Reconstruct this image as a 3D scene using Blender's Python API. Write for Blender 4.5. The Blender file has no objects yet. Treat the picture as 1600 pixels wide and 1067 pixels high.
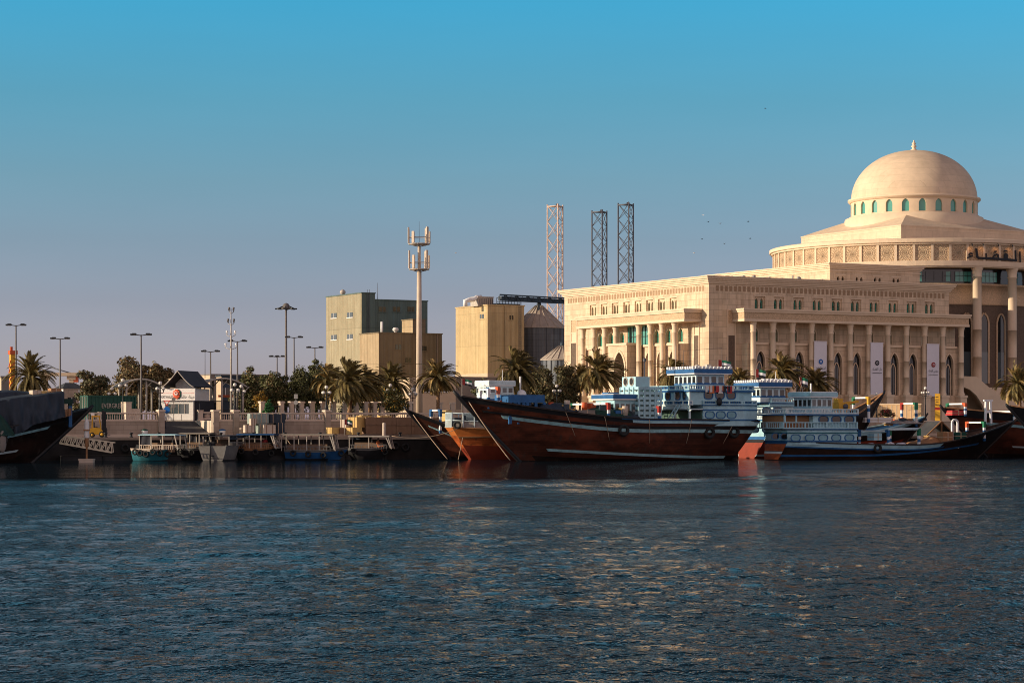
import bpy, math, random
from mathutils import Vector, Matrix, noise
R = math.radians
rnd = random.Random(7)
C = bpy.context.scene.collection
scene = bpy.context.scene
FPX, YH, CH = 3600.0, 664.0, 3.5          # focal length in photo pixels, horizon row, camera height (m)
TH = R(29.0)                               # heading of the buildings
QTH, BT = R(18.0), R(27.0)                 # heading of the quay and of the moored boats
UX, UY = math.cos(TH), math.sin(TH)
VX, VY = -UY, UX
QX, QY = math.cos(QTH), math.sin(QTH)
IX, IY = -QY, QX                           # inland, square to the quay
Q0 = (-41.2, 228.0)
def zp(py, D): return CH + (YH - py) / FPX * D
def at(px, py, D): return Vector(((px - 800) / FPX * D, D, zp(py, D)))
def qpt(a, b, z=0): return Vector((Q0[0] + a * QX + b * IX, Q0[1] + a * QY + b * IY, z))
def qa(px, b):
    k = (px - 800) / FPX
    return (k * (Q0[1] + b * IY) - Q0[0] - b * IX) / (QX - k * QY)
def qp(px, b, z=0): return qpt(qa(px, b), b, z)
def qz(px, b, py):
    p = qp(px, b); return Vector((p.x, p.y, zp(py, p.y)))

# ---------------------------------------------------------------- mesh builder
class MB:
    def __init__(s): s.v = []; s.f = []; s.m = []; s.sm = []; s.uv = {}
    def add(s, vs, fs, m=0, sm=False):
        o = len(s.v); s.v += [tuple(v) for v in vs]
        for f in fs: s.f.append(tuple(i + o for i in f)); s.m.append(m); s.sm.append(sm)
        return s
    def quad(s, a, b, c, d, m=0, uv=False):
        s.add([a, b, c, d], [(0, 1, 2, 3)], m)
        if uv: s.uv[len(s.f) - 1] = ((0, 0), (1, 0), (1, 1), (0, 1))
        return s
    def box(s, x0, x1, y0, y1, z0, z1, m=0):
        return s.add([(x0,y0,z0),(x1,y0,z0),(x1,y1,z0),(x0,y1,z0),(x0,y0,z1),(x1,y0,z1),(x1,y1,z1),(x0,y1,z1)],
              [(3,2,1,0),(4,5,6,7),(0,1,5,4),(1,2,6,5),(2,3,7,6),(3,0,4,7)], m)
    def cbox(s, cx, cy, cz, sx, sy, sz, m=0, rz=0):
        c, n = math.cos(rz), math.sin(rz); vs = []
        for dz in (-.5, .5):
            for dx, dy in ((-.5,-.5),(.5,-.5),(.5,.5),(-.5,.5)):
                x, y = dx * sx, dy * sy
                vs.append((cx + x*c - y*n, cy + x*n + y*c, cz + dz * sz))
        return s.add(vs, [(3,2,1,0),(4,5,6,7),(0,1,5,4),(1,2,6,5),(2,3,7,6),(3,0,4,7)], m)
    def path(s, pts, r, n=6, m=0, sm=True, cap=True):
        pts = [Vector(p) for p in pts]; k = len(pts)
        rs = r if isinstance(r, (list, tuple)) else [r] * k
        vs = []; fs = []; ref = None
        for i, p in enumerate(pts):
            t = (pts[min(i+1, k-1)] - pts[max(i-1, 0)])
            t = t.normalized() if t.length > 1e-9 else Vector((0,0,1))
            if ref is None: ref = Vector((0,0,1)) if abs(t.z) < .9 else Vector((1,0,0))
            a = t.cross(ref).normalized(); b = t.cross(a).normalized(); ref = -b if ref.dot(-b) > 0 else b
            for j in range(n):
                q = 2*math.pi*(j+.5)/n
                vs.append(p + (a*math.cos(q) + b*math.sin(q)) * rs[i])
        for i in range(k-1):
            for j in range(n):
                fs.append((i*n+j, i*n+(j+1)%n, (i+1)*n+(j+1)%n, (i+1)*n+j))
        if cap: fs += [tuple(range(n-1,-1,-1)), tuple((k-1)*n+j for j in range(n))]
        return s.add(vs, fs, m, sm)
    def tube(s, p0, p1, r0, r1=None, n=8, m=0, sm=True): return s.path([p0, p1], [r0, r0 if r1 is None else r1], n, m, sm)
    def beam(s, p0, p1, w, m=0): return s.path([p0, p1], w*.707, 4, m, False)
    def lathe(s, prof, n=16, c=(0,0,0), m=0, sm=True, a0=0, a1=2*math.pi):
        full = abs(a1 - a0 - 2*math.pi) < 1e-6; k = n if full else n + 1; vs = []; fs = []
        for r, z in prof:
            for j in range(k):
                q = a0 + (a1 - a0) * j / n
                vs.append((c[0] + r*math.cos(q), c[1] + r*math.sin(q), c[2] + z))
        for i in range(len(prof)-1):
            for j in range(n):
                j2 = (j+1) % k
                fs.append((i*k+j, i*k+j2, (i+1)*k+j2, (i+1)*k+j))
        return s.add(vs, fs, m, sm)
    def prism(s, poly, z0, z1, m=0, sm=False):
        k = len(poly)
        vs = [(x,y,z0) for x,y in poly] + [(x,y,z1) for x,y in poly]
        return s.add(vs, [tuple(range(k-1,-1,-1)), tuple(range(k,2*k))] + [(i,(i+1)%k,(i+1)%k+k,i+k) for i in range(k)], m, sm)
    def xz(s, poly, y0, y1, m=0):               # polygon in x,z run along y
        k = len(poly)
        vs = [(x,y0,z) for x,z in poly] + [(x,y1,z) for x,z in poly]
        return s.add(vs, [tuple(range(k)), tuple(range(2*k-1,k-1,-1))] + [((i+1)%k,i,i+k,(i+1)%k+k) for i in range(k)], m)
    def yz(s, poly, x0, x1, m=0):
        k = len(poly)
        vs = [(x0,y,z) for y,z in poly] + [(x1,y,z) for y,z in poly]
        return s.add(vs, [tuple(range(k-1,-1,-1)), tuple(range(k,2*k))] + [(i,(i+1)%k,(i+1)%k+k,i+k) for i in range(k)], m)
    def sphere(s, c, r, m=0, nu=12, nv=8, sc=(1,1,1)):
        vs = []; fs = []
        for i in range(nv+1):
            t = math.pi*i/nv
            for j in range(nu):
                q = 2*math.pi*j/nu
                vs.append((c[0]+r*sc[0]*math.sin(t)*math.cos(q), c[1]+r*sc[1]*math.sin(t)*math.sin(q), c[2]-r*sc[2]*math.cos(t)))
        for i in range(nv):
            for j in range(nu): fs.append((i*nu+j, i*nu+(j+1)%nu, (i+1)*nu+(j+1)%nu, (i+1)*nu+j))
        return s.add(vs, fs, m, True)
    def torus(s, c, RR, r, m=0, axis='y', nu=16, nv=8):
        vs = []; fs = []
        for i in range(nu):
            a = 2*math.pi*i/nu
            for j in range(nv):
                b = 2*math.pi*j/nv; d = RR + r*math.cos(b); h = r*math.sin(b)
                p = {'y':(d*math.cos(a), h, d*math.sin(a)), 'x':(h, d*math.cos(a), d*math.sin(a)), 'z':(d*math.cos(a), d*math.sin(a), h)}[axis]
                vs.append((c[0]+p[0], c[1]+p[1], c[2]+p[2]))
        for i in range(nu):
            for j in range(nv): fs.append((i*nv+j, ((i+1)%nu)*nv+j, ((i+1)%nu)*nv+(j+1)%nv, i*nv+(j+1)%nv))
        return s.add(vs, fs, m, True)
    def grid(s, fn, nu, nv, m=0, sm=True, flip=False, mf=None):
        o = len(s.v); s.v += [tuple(fn(i/nu, j/nv)) for i in range(nu+1) for j in range(nv+1)]
        for i in range(nu):
            for j in range(nv):
                f = (o+i*(nv+1)+j, o+(i+1)*(nv+1)+j, o+(i+1)*(nv+1)+j+1, o+i*(nv+1)+j+1)
                s.f.append(f[::-1] if flip else f); s.m.append(m if mf is None else mf((i+.5)/nu, (j+.5)/nv)); s.sm.append(sm)
        return s
    def move(s, d=(0,0,0), rz=0):
        c, n = math.cos(rz), math.sin(rz)
        s.v = [(x*c-y*n+d[0], x*n+y*c+d[1], z+d[2]) for x,y,z in s.v]; return s
    def mesh(s, name, mats):
        me = bpy.data.meshes.new(name); me.from_pydata(s.v, [], s.f)
        for m in (mats if isinstance(mats, (list, tuple)) else [mats]): me.materials.append(m)
        me.polygons.foreach_set('material_index', s.m); me.polygons.foreach_set('use_smooth', s.sm)
        if s.uv:
            ul = me.uv_layers.new(name='uv')
            for fi, u in s.uv.items():
                for k, li in enumerate(me.polygons[fi].loop_indices): ul.data[li].uv = u[k]
        me.update(); return me
    def build(s, name, mats, parent=None, loc=(0,0,0), rz=0):
        return link(name, s.mesh(name, mats), parent, loc, rz)
def link(name, me, parent=None, loc=(0,0,0), rz=0):
    o = bpy.data.objects.new(name, me); C.objects.link(o); o.location = loc; o.rotation_euler = (0,0,rz)
    if parent is not None: o.parent = parent
    return o
def tag(o, label=None, cat=None, group=None, kind=None):
    if label: o['label'] = label
    if cat: o['category'] = cat
    if group: o['group'] = group
    if kind: o['kind'] = kind
    return o
def thing(name, label, cat, loc=(0,0,0), rz=0, group=None):
    o = bpy.data.objects.new(name, None); C.objects.link(o); o.location = loc; o.rotation_euler = (0,0,rz); o.empty_display_size = .2
    return tag(o, label, cat, group)
def dup(root, loc=None, rz=None, label=None, group=None, scale=None, parent=None):
    r = root.copy(); C.objects.link(r)
    if parent is not None: r.parent = parent
    if loc is not None: r.location = loc
    if rz is not None: r.rotation_euler = (0,0,rz)
    if scale is not None: r.scale = (scale,)*3 if not isinstance(scale, tuple) else scale
    if label: r['label'] = label
    if group: r['group'] = group
    for ch in list(root.children): dup(ch, parent=r)
    return r

# ---------------------------------------------------------------- materials
def newmat(name):
    m = bpy.data.materials.new(name); m.use_nodes = True
    return m, m.node_tree, m.node_tree.nodes['Principled BSDF']
def N(nt, t, **k):
    n = nt.nodes.new(t)
    for a, b in k.items(): setattr(n, a, b)
    return n
def mat(name, col, rough=.7, var=.12, scale=1.5, metal=0, bump=0, bscale=None, stretch=(1,1,1), spec=.3, dirt=None, dirtamt=.5):
    """Principled paint/stone with a soft mottle (and optional blotches of dirt with a shape of their own)."""
    m, nt, p = newmat(name)
    tc = N(nt, 'ShaderNodeTexCoord'); mp = N(nt, 'ShaderNodeMapping'); mp.inputs['Scale'].default_value = stretch
    nt.links.new(tc.outputs['Object'], mp.inputs[0])
    nz = N(nt, 'ShaderNodeTexNoise'); nz.inputs['Scale'].default_value = scale; nz.inputs['Detail'].default_value = 5; nz.inputs['Roughness'].default_value = .65
    nt.links.new(mp.outputs[0], nz.inputs['Vector'])
    rp = N(nt, 'ShaderNodeValToRGB'); e = rp.color_ramp.elements
    e[0].position, e[1].position = .3, .7
    e[0].color = tuple(c*(1-var) for c in col) + (1,); e[1].color = tuple(min(1, c*(1+var)) for c in col) + (1,)
    nt.links.new(nz.outputs['Fac'], rp.inputs[0]); out = rp.outputs[0]
    if dirt:
        n2 = N(nt, 'ShaderNodeTexNoise'); n2.inputs['Scale'].default_value = scale*.6; n2.inputs['Detail'].default_value = 8; n2.inputs['Roughness'].default_value = .7
        m2 = N(nt, 'ShaderNodeMapping'); m2.inputs['Scale'].default_value = stretch; m2.inputs['Location'].default_value = (3,7,5)
        nt.links.new(tc.outputs['Object'], m2.inputs[0]); nt.links.new(m2.outputs[0], n2.inputs['Vector'])
        r2 = N(nt, 'ShaderNodeValToRGB'); r2.color_ramp.elements[0].position = .5; r2.color_ramp.elements[1].position = .68
        r2.color_ramp.elements[1].color = (dirtamt,)*3 + (1,)
        nt.links.new(n2.outputs['Fac'], r2.inputs[0])
        mx = N(nt, 'ShaderNodeMix', data_type='RGBA'); nt.links.new(r2.outputs[0], mx.inputs['Factor']); nt.links.new(out, mx.inputs['A']); mx.inputs['B'].default_value = dirt + (1,)
        out = mx.outputs['Result']
    nt.links.new(out, p.inputs['Base Color'])
    p.inputs['Roughness'].default_value = rough; p.inputs['Metallic'].default_value = metal; p.inputs['Specular IOR Level'].default_value = spec
    if bump:
        b = N(nt, 'ShaderNodeBump'); b.inputs['Strength'].default_value = bump; b.inputs['Distance'].default_value = .05
        if bscale:
            n3 = N(nt, 'ShaderNodeTexNoise'); n3.inputs['Scale'].default_value = bscale; nt.links.new(mp.outputs[0], n3.inputs['Vector']); nt.links.new(n3.outputs['Fac'], b.inputs['Height'])
        else: nt.links.new(nz.outputs['Fac'], b.inputs['Height'])
        nt.links.new(b.outputs[0], p.inputs['Normal'])
    return m
def blocks(name, col, bw=1.5, bh=.75, mortar=.03, var=.10, dark=.72, rough=.75, ribs=None, streak=.8):
    """Wall of stone blocks (or, with ribs, sheet cladding) laid along the local x/y directions and z."""
    m, nt, p = newmat(name)
    tc = N(nt, 'ShaderNodeTexCoord'); sp = N(nt, 'ShaderNodeSeparateXYZ'); nt.links.new(tc.outputs['Object'], sp.inputs[0])
    ad = N(nt, 'ShaderNodeMath', operation='ADD'); nt.links.new(sp.outputs[0], ad.inputs[0]); nt.links.new(sp.outputs[1], ad.inputs[1])
    cb = N(nt, 'ShaderNodeCombineXYZ'); nt.links.new(ad.outputs[0], cb.inputs[0]); nt.links.new(sp.outputs[2], cb.inputs[1])
    br = N(nt, 'ShaderNodeTexBrick'); nt.links.new(cb.outputs[0], br.inputs['Vector'])
    br.inputs['Scale'].default_value = 1; br.inputs['Brick Width'].default_value = bw; br.inputs['Row Height'].default_value = bh; br.inputs['Mortar Size'].default_value = mortar
    br.inputs['Mortar Smooth'].default_value = .3; br.offset = 0 if ribs else .5
    br.inputs['Color1'].default_value = tuple(c*(1-var) for c in col)+(1,); br.inputs['Color2'].default_value = tuple(min(1,c*(1+var)) for c in col)+(1,); br.inputs['Mortar'].default_value = tuple(c*dark for c in col)+(1,)
    nz = N(nt, 'ShaderNodeTexNoise'); nz.inputs['Scale'].default_value = .35; nz.inputs['Detail'].default_value = 6; nz.inputs['Roughness'].default_value = .7
    nt.links.new(tc.outputs['Object'], nz.inputs['Vector'])
    rp = N(nt, 'ShaderNodeValToRGB'); rp.color_ramp.elements[0].position = .3; rp.color_ramp.elements[1].position = .7
    rp.color_ramp.elements[0].color = (.84,.83,.82,1); rp.color_ramp.elements[1].color = (1.06,1.05,1.04,1); nt.links.new(nz.outputs['Fac'], rp.inputs[0])
    mx = N(nt, 'ShaderNodeMix', data_type='RGBA', blend_type='MULTIPLY'); mx.inputs['Factor'].default_value = 1
    nt.links.new(br.outputs['Color'], mx.inputs['A']); nt.links.new(rp.outputs[0], mx.inputs['B'])
    out = mx.outputs['Result']
    if ribs:   # streaks running down the cladding
        mp = N(nt, 'ShaderNodeMapping'); mp.inputs['Scale'].default_value = (1.6,1.6,.06); nt.links.new(tc.outputs['Object'], mp.inputs[0])
        n2 = N(nt, 'ShaderNodeTexNoise'); n2.inputs['Scale'].default_value = 1; n2.inputs['Detail'].default_value = 5; nt.links.new(mp.outputs[0], n2.inputs['Vector'])
        r2 = N(nt, 'ShaderNodeValToRGB'); r2.color_ramp.elements[0].position = .35; r2.color_ramp.elements[1].position = .6
        r2.color_ramp.elements[0].color = (.66,.6,.52,1); nt.links.new(n2.outputs['Fac'], r2.inputs[0])
        m2 = N(nt, 'ShaderNodeMix', data_type='RGBA', blend_type='MULTIPLY'); m2.inputs['Factor'].default_value = .55
        nt.links.new(out, m2.inputs['A']); nt.links.new(r2.outputs[0], m2.inputs['B']); out = m2.outputs['Result']
        wv = N(nt, 'ShaderNodeMath', operation='SINE'); mu = N(nt, 'ShaderNodeMath', operation='MULTIPLY'); mu.inputs[1].default_value = 2*math.pi/ribs
        nt.links.new(ad.outputs[0], mu.inputs[0]); nt.links.new(mu.outputs[0], wv.inputs[0])
        b = N(nt, 'ShaderNodeBump'); b.inputs['Strength'].default_value = .5; b.inputs['Distance'].default_value = .05; nt.links.new(wv.outputs[0], b.inputs['Height'])
    else:      # rain streaks and dust
        mp = N(nt, 'ShaderNodeMapping'); mp.inputs['Scale'].default_value = (1.1,1.1,.10); nt.links.new(tc.outputs['Object'], mp.inputs[0])
        n2 = N(nt, 'ShaderNodeTexNoise'); n2.inputs['Scale'].default_value = 1; n2.inputs['Detail'].default_value = 6; n2.inputs['Roughness'].default_value = .65; nt.links.new(mp.outputs[0], n2.inputs['Vector'])
        r2 = N(nt, 'ShaderNodeValToRGB'); r2.color_ramp.elements[0].position = .32; r2.color_ramp.elements[1].position = .55
        r2.color_ramp.elements[0].color = (.70,.66,.62,1); nt.links.new(n2.outputs['Fac'], r2.inputs[0])
        m2 = N(nt, 'ShaderNodeMix', data_type='RGBA', blend_type='MULTIPLY'); m2.inputs['Factor'].default_value = streak
        nt.links.new(out, m2.inputs['A']); nt.links.new(r2.outputs[0], m2.inputs['B']); out = m2.outputs['Result']
        b = N(nt, 'ShaderNodeBump'); b.inputs['Strength'].default_value = .4; b.inputs['Distance'].default_value = .02; b.invert = True; nt.links.new(br.outputs['Fac'], b.inputs['Height'])
    nt.links.new(b.outputs[0], p.inputs['Normal'])
    nt.links.new(out, p.inputs['Base Color']); p.inputs['Roughness'].default_value = rough; p.inputs['Specular IOR Level'].default_value = .25
    return m
def glassy(name, col, rough=.12):
    m, nt, p = newmat(name)
    p.inputs['Base Color'].default_value = col+(1,); p.inputs['Roughness'].default_value = rough; p.inputs['Specular IOR Level'].default_value = .6
    return m
def planks(name, col, var=.25, rough=.5, pw=.22):
    """Hull planking: rows along the length, each with its own tone, plus worn blotches."""
    m, nt, p = newmat(name)
    tc = N(nt, 'ShaderNodeTexCoord'); sp = N(nt, 'ShaderNodeSeparateXYZ'); nt.links.new(tc.outputs['Object'], sp.inputs[0])
    cb = N(nt, 'ShaderNodeCombineXYZ'); nt.links.new(sp.outputs[0], cb.inputs[0]); nt.links.new(sp.outputs[2], cb.inputs[1])
    br = N(nt, 'ShaderNodeTexBrick'); nt.links.new(cb.outputs[0], br.inputs['Vector'])
    br.inputs['Scale'].default_value = 1; br.inputs['Brick Width'].default_value = 6; br.inputs['Row Height'].default_value = pw; br.inputs['Mortar Size'].default_value = .012
    br.inputs['Color1'].default_value = tuple(c*(1-var) for c in col)+(1,); br.inputs['Color2'].default_value = tuple(c*(1+var) for c in col)+(1,); br.inputs['Mortar'].default_value = tuple(c*.45 for c in col)+(1,)
    mp = N(nt, 'ShaderNodeMapping'); mp.inputs['Scale'].default_value = (.35,.35,1.2); nt.links.new(tc.outputs['Object'], mp.inputs[0])
    nz = N(nt, 'ShaderNodeTexNoise'); nz.inputs['Scale'].default_value = 1; nz.inputs['Detail'].default_value = 8; nz.inputs['Roughness'].default_value = .7; nt.links.new(mp.outputs[0], nz.inputs['Vector'])
    rp = N(nt, 'ShaderNodeValToRGB'); rp.color_ramp.elements[0].position = .35; rp.color_ramp.elements[1].position = .68
    rp.color_ramp.elements[0].color = (.55,.5,.48,1); rp.color_ramp.elements[1].color = (1.3,1.25,1.2,1); nt.links.new(nz.outputs['Fac'], rp.inputs[0])
    mx = N(nt, 'ShaderNodeMix', data_type='RGBA', blend_type='MULTIPLY'); mx.inputs['Factor'].default_value = 1
    nt.links.new(br.outputs['Color'], mx.inputs['A']); nt.links.new(rp.outputs[0], mx.inputs['B']); nt.links.new(mx.outputs['Result'], p.inputs['Base Color'])
    # worn, sun-bleached patches and streaks running down from the scuppers
    m3 = N(nt, 'ShaderNodeMapping'); m3.inputs['Scale'].default_value = (.16,.16,.34); nt.links.new(tc.outputs['Object'], m3.inputs[0])
    n3 = N(nt, 'ShaderNodeTexNoise'); n3.inputs['Scale'].default_value = 1; n3.inputs['Detail'].default_value = 9; n3.inputs['Roughness'].default_value = .68; nt.links.new(m3.outputs[0], n3.inputs['Vector'])
    r3 = N(nt, 'ShaderNodeValToRGB'); r3.color_ramp.elements[0].position = .5; r3.color_ramp.elements[1].position = .66; nt.links.new(n3.outputs['Fac'], r3.inputs[0])
    m4 = N(nt, 'ShaderNodeMapping'); m4.inputs['Scale'].default_value = (2.4,2.4,.10); nt.links.new(tc.outputs['Object'], m4.inputs[0])
    n4 = N(nt, 'ShaderNodeTexNoise'); n4.inputs['Scale'].default_value = 1; n4.inputs['Detail'].default_value = 4; nt.links.new(m4.outputs[0], n4.inputs['Vector'])
    r4 = N(nt, 'ShaderNodeValToRGB'); r4.color_ramp.elements[0].position = .58; r4.color_ramp.elements[1].position = .70; nt.links.new(n4.outputs['Fac'], r4.inputs[0])
    w1_ = N(nt, 'ShaderNodeMix', data_type='RGBA'); nt.links.new(r3.outputs[0], w1_.inputs['Factor']); nt.links.new(mx.outputs['Result'], w1_.inputs['A']); w1_.inputs['B'].default_value = (min(1,col[0]*2.6), min(1,col[1]*2.1), min(1,col[2]*1.9), 1)
    w2_ = N(nt, 'ShaderNodeMix', data_type='RGBA'); f2_ = N(nt, 'ShaderNodeMath', operation='MULTIPLY'); f2_.inputs[1].default_value = .55; nt.links.new(r4.outputs[0], f2_.inputs[0]); nt.links.new(f2_.outputs[0], w2_.inputs['Factor'])
    nt.links.new(w1_.outputs['Result'], w2_.inputs['A']); w2_.inputs['B'].default_value = (.06,.045,.035,1); nt.links.new(w2_.outputs['Result'], p.inputs['Base Color'])
    b = N(nt, 'ShaderNodeBump'); b.inputs['Strength'].default_value = .35; b.inputs['Distance'].default_value = .02; nt.links.new(nz.outputs['Fac'], b.inputs['Height']); nt.links.new(b.outputs[0], p.inputs['Normal'])
    p.inputs['Roughness'].default_value = rough; p.inputs['Specular IOR Level'].default_value = .35
    return m
def foliage(name, c0, c1, rough=.6, trans=.25):
    m, nt, p = newmat(name)
    oi = N(nt, 'ShaderNodeObjectInfo'); ge = N(nt, 'ShaderNodeNewGeometry')
    tc = N(nt, 'ShaderNodeTexCoord'); nz = N(nt, 'ShaderNodeTexNoise'); nz.inputs['Scale'].default_value = .9; nz.inputs['Detail'].default_value = 3; nt.links.new(tc.outputs['Object'], nz.inputs['Vector'])
    ad = N(nt, 'ShaderNodeMath', operation='MULTIPLY_ADD'); ad.inputs[1].default_value = .5; nt.links.new(ge.outputs['Random Per Island'], ad.inputs[0]); nt.links.new(nz.outputs['Fac'], ad.inputs[2])
    rp = N(nt, 'ShaderNodeValToRGB'); rp.color_ramp.elements[0].position = .35; rp.color_ramp.elements[1].position = 1.0
    rp.color_ramp.elements[0].color = c0+(1,); rp.color_ramp.elements[1].color = c1+(1,); nt.links.new(ad.outputs[0], rp.inputs[0])
    nt.links.new(rp.outputs[0], p.inputs['Base Color']); p.inputs['Roughness'].default_value = rough; p.inputs['Specular IOR Level'].default_value = .25
    return m

STONE = (.69,.53,.37)
M = {}
M['stone'] = blocks('cream_stone_blocks', STONE, 1.6, .8, .035, .11, .72)
M['stone_plain'] = mat('cream_stone', STONE, .75, .07, .6)
M['stone_trim'] = mat('cream_stone_trim', (.71,.545,.385), .75, .06, .8)
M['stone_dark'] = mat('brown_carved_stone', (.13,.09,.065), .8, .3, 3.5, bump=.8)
M['stone_frieze'] = mat('carved_frieze_stone', (.55,.385,.24), .8, .3, 6, bump=1)
M['dome'] = blocks('dome_stone', (.70,.54,.385), 2.2, 1.1, .03, .04, .84, streak=.15)
M['concrete'] = mat('concrete', (.34,.27,.21), .85, .15, .8)
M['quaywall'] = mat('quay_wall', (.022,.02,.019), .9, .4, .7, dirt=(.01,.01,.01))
M['deckpave'] = mat('quay_paving', (.3,.25,.2), .9, .15, .8)
M['retain'] = blocks('retaining_wall_stone', (.44,.35,.28), 1.4, .5, .02, .08, .8)
M['baluster'] = mat('balustrade_stone', (.66,.52,.41), .8, .08, 1.2, dirt=(.4,.3,.22), dirtamt=.35)
M['asphalt'] = mat('asphalt', (.065,.06,.058), .9, .2, 1.2)
M['ground'] = mat('plaza_ground', (.22,.18,.14), .9, .2, .15)
M['glass_green'] = glassy('green_window_glass', (.05,.26,.19), .1)
M['glass_teal'] = glassy('teal_window_glass', (.08,.30,.25), .12)
M['glass_dark'] = glassy('dark_window_glass', (.012,.014,.016), .1)
M['glass_grey'] = glassy('grey_window_glass', (.08,.10,.11), .1)
M['white'] = mat('white_paint', (.74,.70,.66), .55, .06, 1.2, dirt=(.5,.42,.34), dirtamt=.35)
M['cleanwhite'] = mat('clean_white', (.80,.78,.77), .6, .03, 1)
M['banner'] = mat('banner_cloth', (.72,.68,.72), .8, .04, .8)
M['blue'] = mat('blue_boat_paint', (.022,.11,.28), .5, .2, 1.5, dirt=(.012,.05,.11), dirtamt=.5)
M['ltblue'] = mat('pale_blue_boat_paint', (.38,.60,.67), .5, .12, 1.2, dirt=(.2,.3,.34), dirtamt=.5)
M['cyan'] = mat('turquoise_boat_paint', (.022,.14,.18), .5, .2, 1.5, dirt=(.01,.04,.05), dirtamt=.7)
M['aqua'] = mat('aqua_stripe_paint', (.32,.54,.58), .5, .15, 1.8, dirt=(.16,.2,.2), dirtamt=.6)
M['hull_brown'] = planks('varnished_hull', (.074,.024,.014))
M['hull_dark'] = planks('dark_hull', (.015,.008,.006))
M['hull_orange'] = planks('orange_hull', (.46,.11,.03))
M['hull_red'] = mat('red_antifouling', (.26,.04,.018), .6, .15, 1.5, dirt=(.3,.06,.03))
M['black'] = mat('black_paint', (.018,.018,.02), .5, .2, 2)
M['rubber'] = mat('tyre_rubber', (.02,.02,.02), .8, .2, 4)
M['wood'] = mat('bare_wood', (.34,.17,.08), .7, .2, 2, stretch=(1,1,6))
M['deckwood'] = mat('deck_wood', (.22,.14,.09), .8, .2, 1.5)
M['tarp'] = mat('blue_grey_tarpaulin', (.030,.041,.058), .7, .25, .9, bump=1, bscale=1.6, stretch=(2.2,2.2,.5))
M['greentarp'] = mat('dark_green_tarpaulin', (.012,.045,.035), .7, .2, .8)
M['rust'] = mat('orange_red_caps', (.55,.10,.03), .5, .1, 2)
M['green'] = mat('green_paint', (.015,.15,.075), .5, .12, 2)
M['red'] = mat('red_paint', (.34,.028,.02), .5, .12, 2)
M['yellow'] = mat('yellow_paint', (.68,.36,.03), .5, .12, 1.5, dirt=(.3,.16,.03))
M['steel'] = mat('galvanised_steel', (.28,.26,.25), .5, .1, 2, metal=.3)
M['polegrey'] = mat('lamp_pole_grey', (.16,.14,.13), .6, .1, 2)
M['darkiron'] = mat('dark_cast_iron', (.022,.022,.024), .5, .2, 2)
M['globe'] = mat('frosted_globe', (.72,.66,.6), .3, .03, 2)
M['alu'] = mat('weathered_aluminium', (.46,.40,.34), .5, .12, 2)
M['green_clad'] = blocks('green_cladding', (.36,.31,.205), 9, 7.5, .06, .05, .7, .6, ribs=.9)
M['teal_shade_clad'] = blocks('teal_shade_cladding', (.12,.175,.165), 9, 7.5, .06, .05, .7, .6, ribs=.9)  # shade tone of the green cladding, put into the colour
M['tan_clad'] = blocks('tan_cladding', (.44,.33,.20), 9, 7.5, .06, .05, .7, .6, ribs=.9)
M['olive_shade_clad'] = blocks('olive_shade_cladding', (.21,.165,.105), 9, 7.5, .06, .05, .75, .6, ribs=.9)  # tan cladding darkened in its colour for the shaded faces
M['yellow_clad'] = blocks('yellow_cladding', (.56,.42,.225), 7, 6, .05, .04, .78, .6, ribs=.9)
M['silo'] = blocks('corrugated_silo_steel', (.13,.145,.17), 2.2, 1.1, .04, .12, .7, .45, ribs=.6)
M['silo_roof'] = mat('silo_roof_steel', (.40,.33,.27), .5, .15, 1.2)
M['rust_steel'] = mat('rusty_lattice_steel', (.64,.47,.38), .7, .3, 1.5)
M['grey_steel'] = mat('dark_lattice_steel', (.10,.10,.115), .6, .2, 1.5)
M['bluesteel'] = mat('blue_grey_steel', (.035,.05,.07), .6, .15, 1.5)
M['roofgrey'] = mat('grey_fabric_roof', (.055,.055,.06), .7, .15, 1.2, dirt=(.09,.085,.08))
M['mastbeige'] = mat('beige_mast_paint', (.60,.47,.36), .6, .08, 1.2)
M['ferrygrey'] = mat('grubby_white_ferry_paint', (.17,.16,.15), .6, .2, 1.5, dirt=(.1,.09,.08))
M['ferryblue'] = mat('grubby_blue_ferry_paint', (.015,.075,.20), .5, .2, 1.5, dirt=(.01,.03,.07))
M['oval'] = mat('faded_teal_panel', (.20,.38,.44), .5, .15, 2)
M['orange_top'] = mat('orange_bulwark_paint', (.56,.17,.04), .55, .15, 1.5, dirt=(.3,.1,.03))
M['ferryroof'] = mat('grubby_ferry_roof', (.30,.25,.20), .7, .15, 1.5, dirt=(.15,.12,.1))
M['frieze_dark'] = mat('dark_frieze_stone', (.34,.225,.135), .85, .15, 3)
M['wallwarm'] = mat('warm_render', (.64,.43,.235), .85, .08, .6)
M['boatwhite'] = mat('weathered_boat_white', (.60,.70,.715), .55, .10, 1.5, dirt=(.36,.40,.40), dirtamt=.55)
M['container'] = mat('green_container_paint', (.011,.068,.048), .55, .12, 1.5)
M['carton'] = mat('cardboard', (.60,.40,.15), .85, .1, 1.5)
M['carton_brown'] = mat('brown_cardboard', (.22,.13,.08), .85, .1, 1.5)
M['bale'] = mat('wrapped_bale', (.28,.33,.30), .7, .2, 1.6, dirt=(.42,.38,.3))
M['cartonwhite'] = mat('pale_carton', (.56,.45,.36), .8, .08, 1.5)
M['trunk'] = mat('palm_trunk_bark', (.24,.135,.075), .95, .4, 5, bump=1)
M['bark'] = mat('tree_bark', (.09,.065,.05), .95, .3, 3, bump=.8)
M['palm'] = foliage('palm_fronds', (.030,.034,.016), (.26,.19,.07))
M['palm2'] = foliage('dry_sunlit_fronds', (.10,.07,.03), (.50,.33,.12))  # dry fronds; the gold also stands in for sunlight on them
M['leaf'] = foliage('dark_leaves', (.016,.028,.010), (.125,.12,.042))
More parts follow.
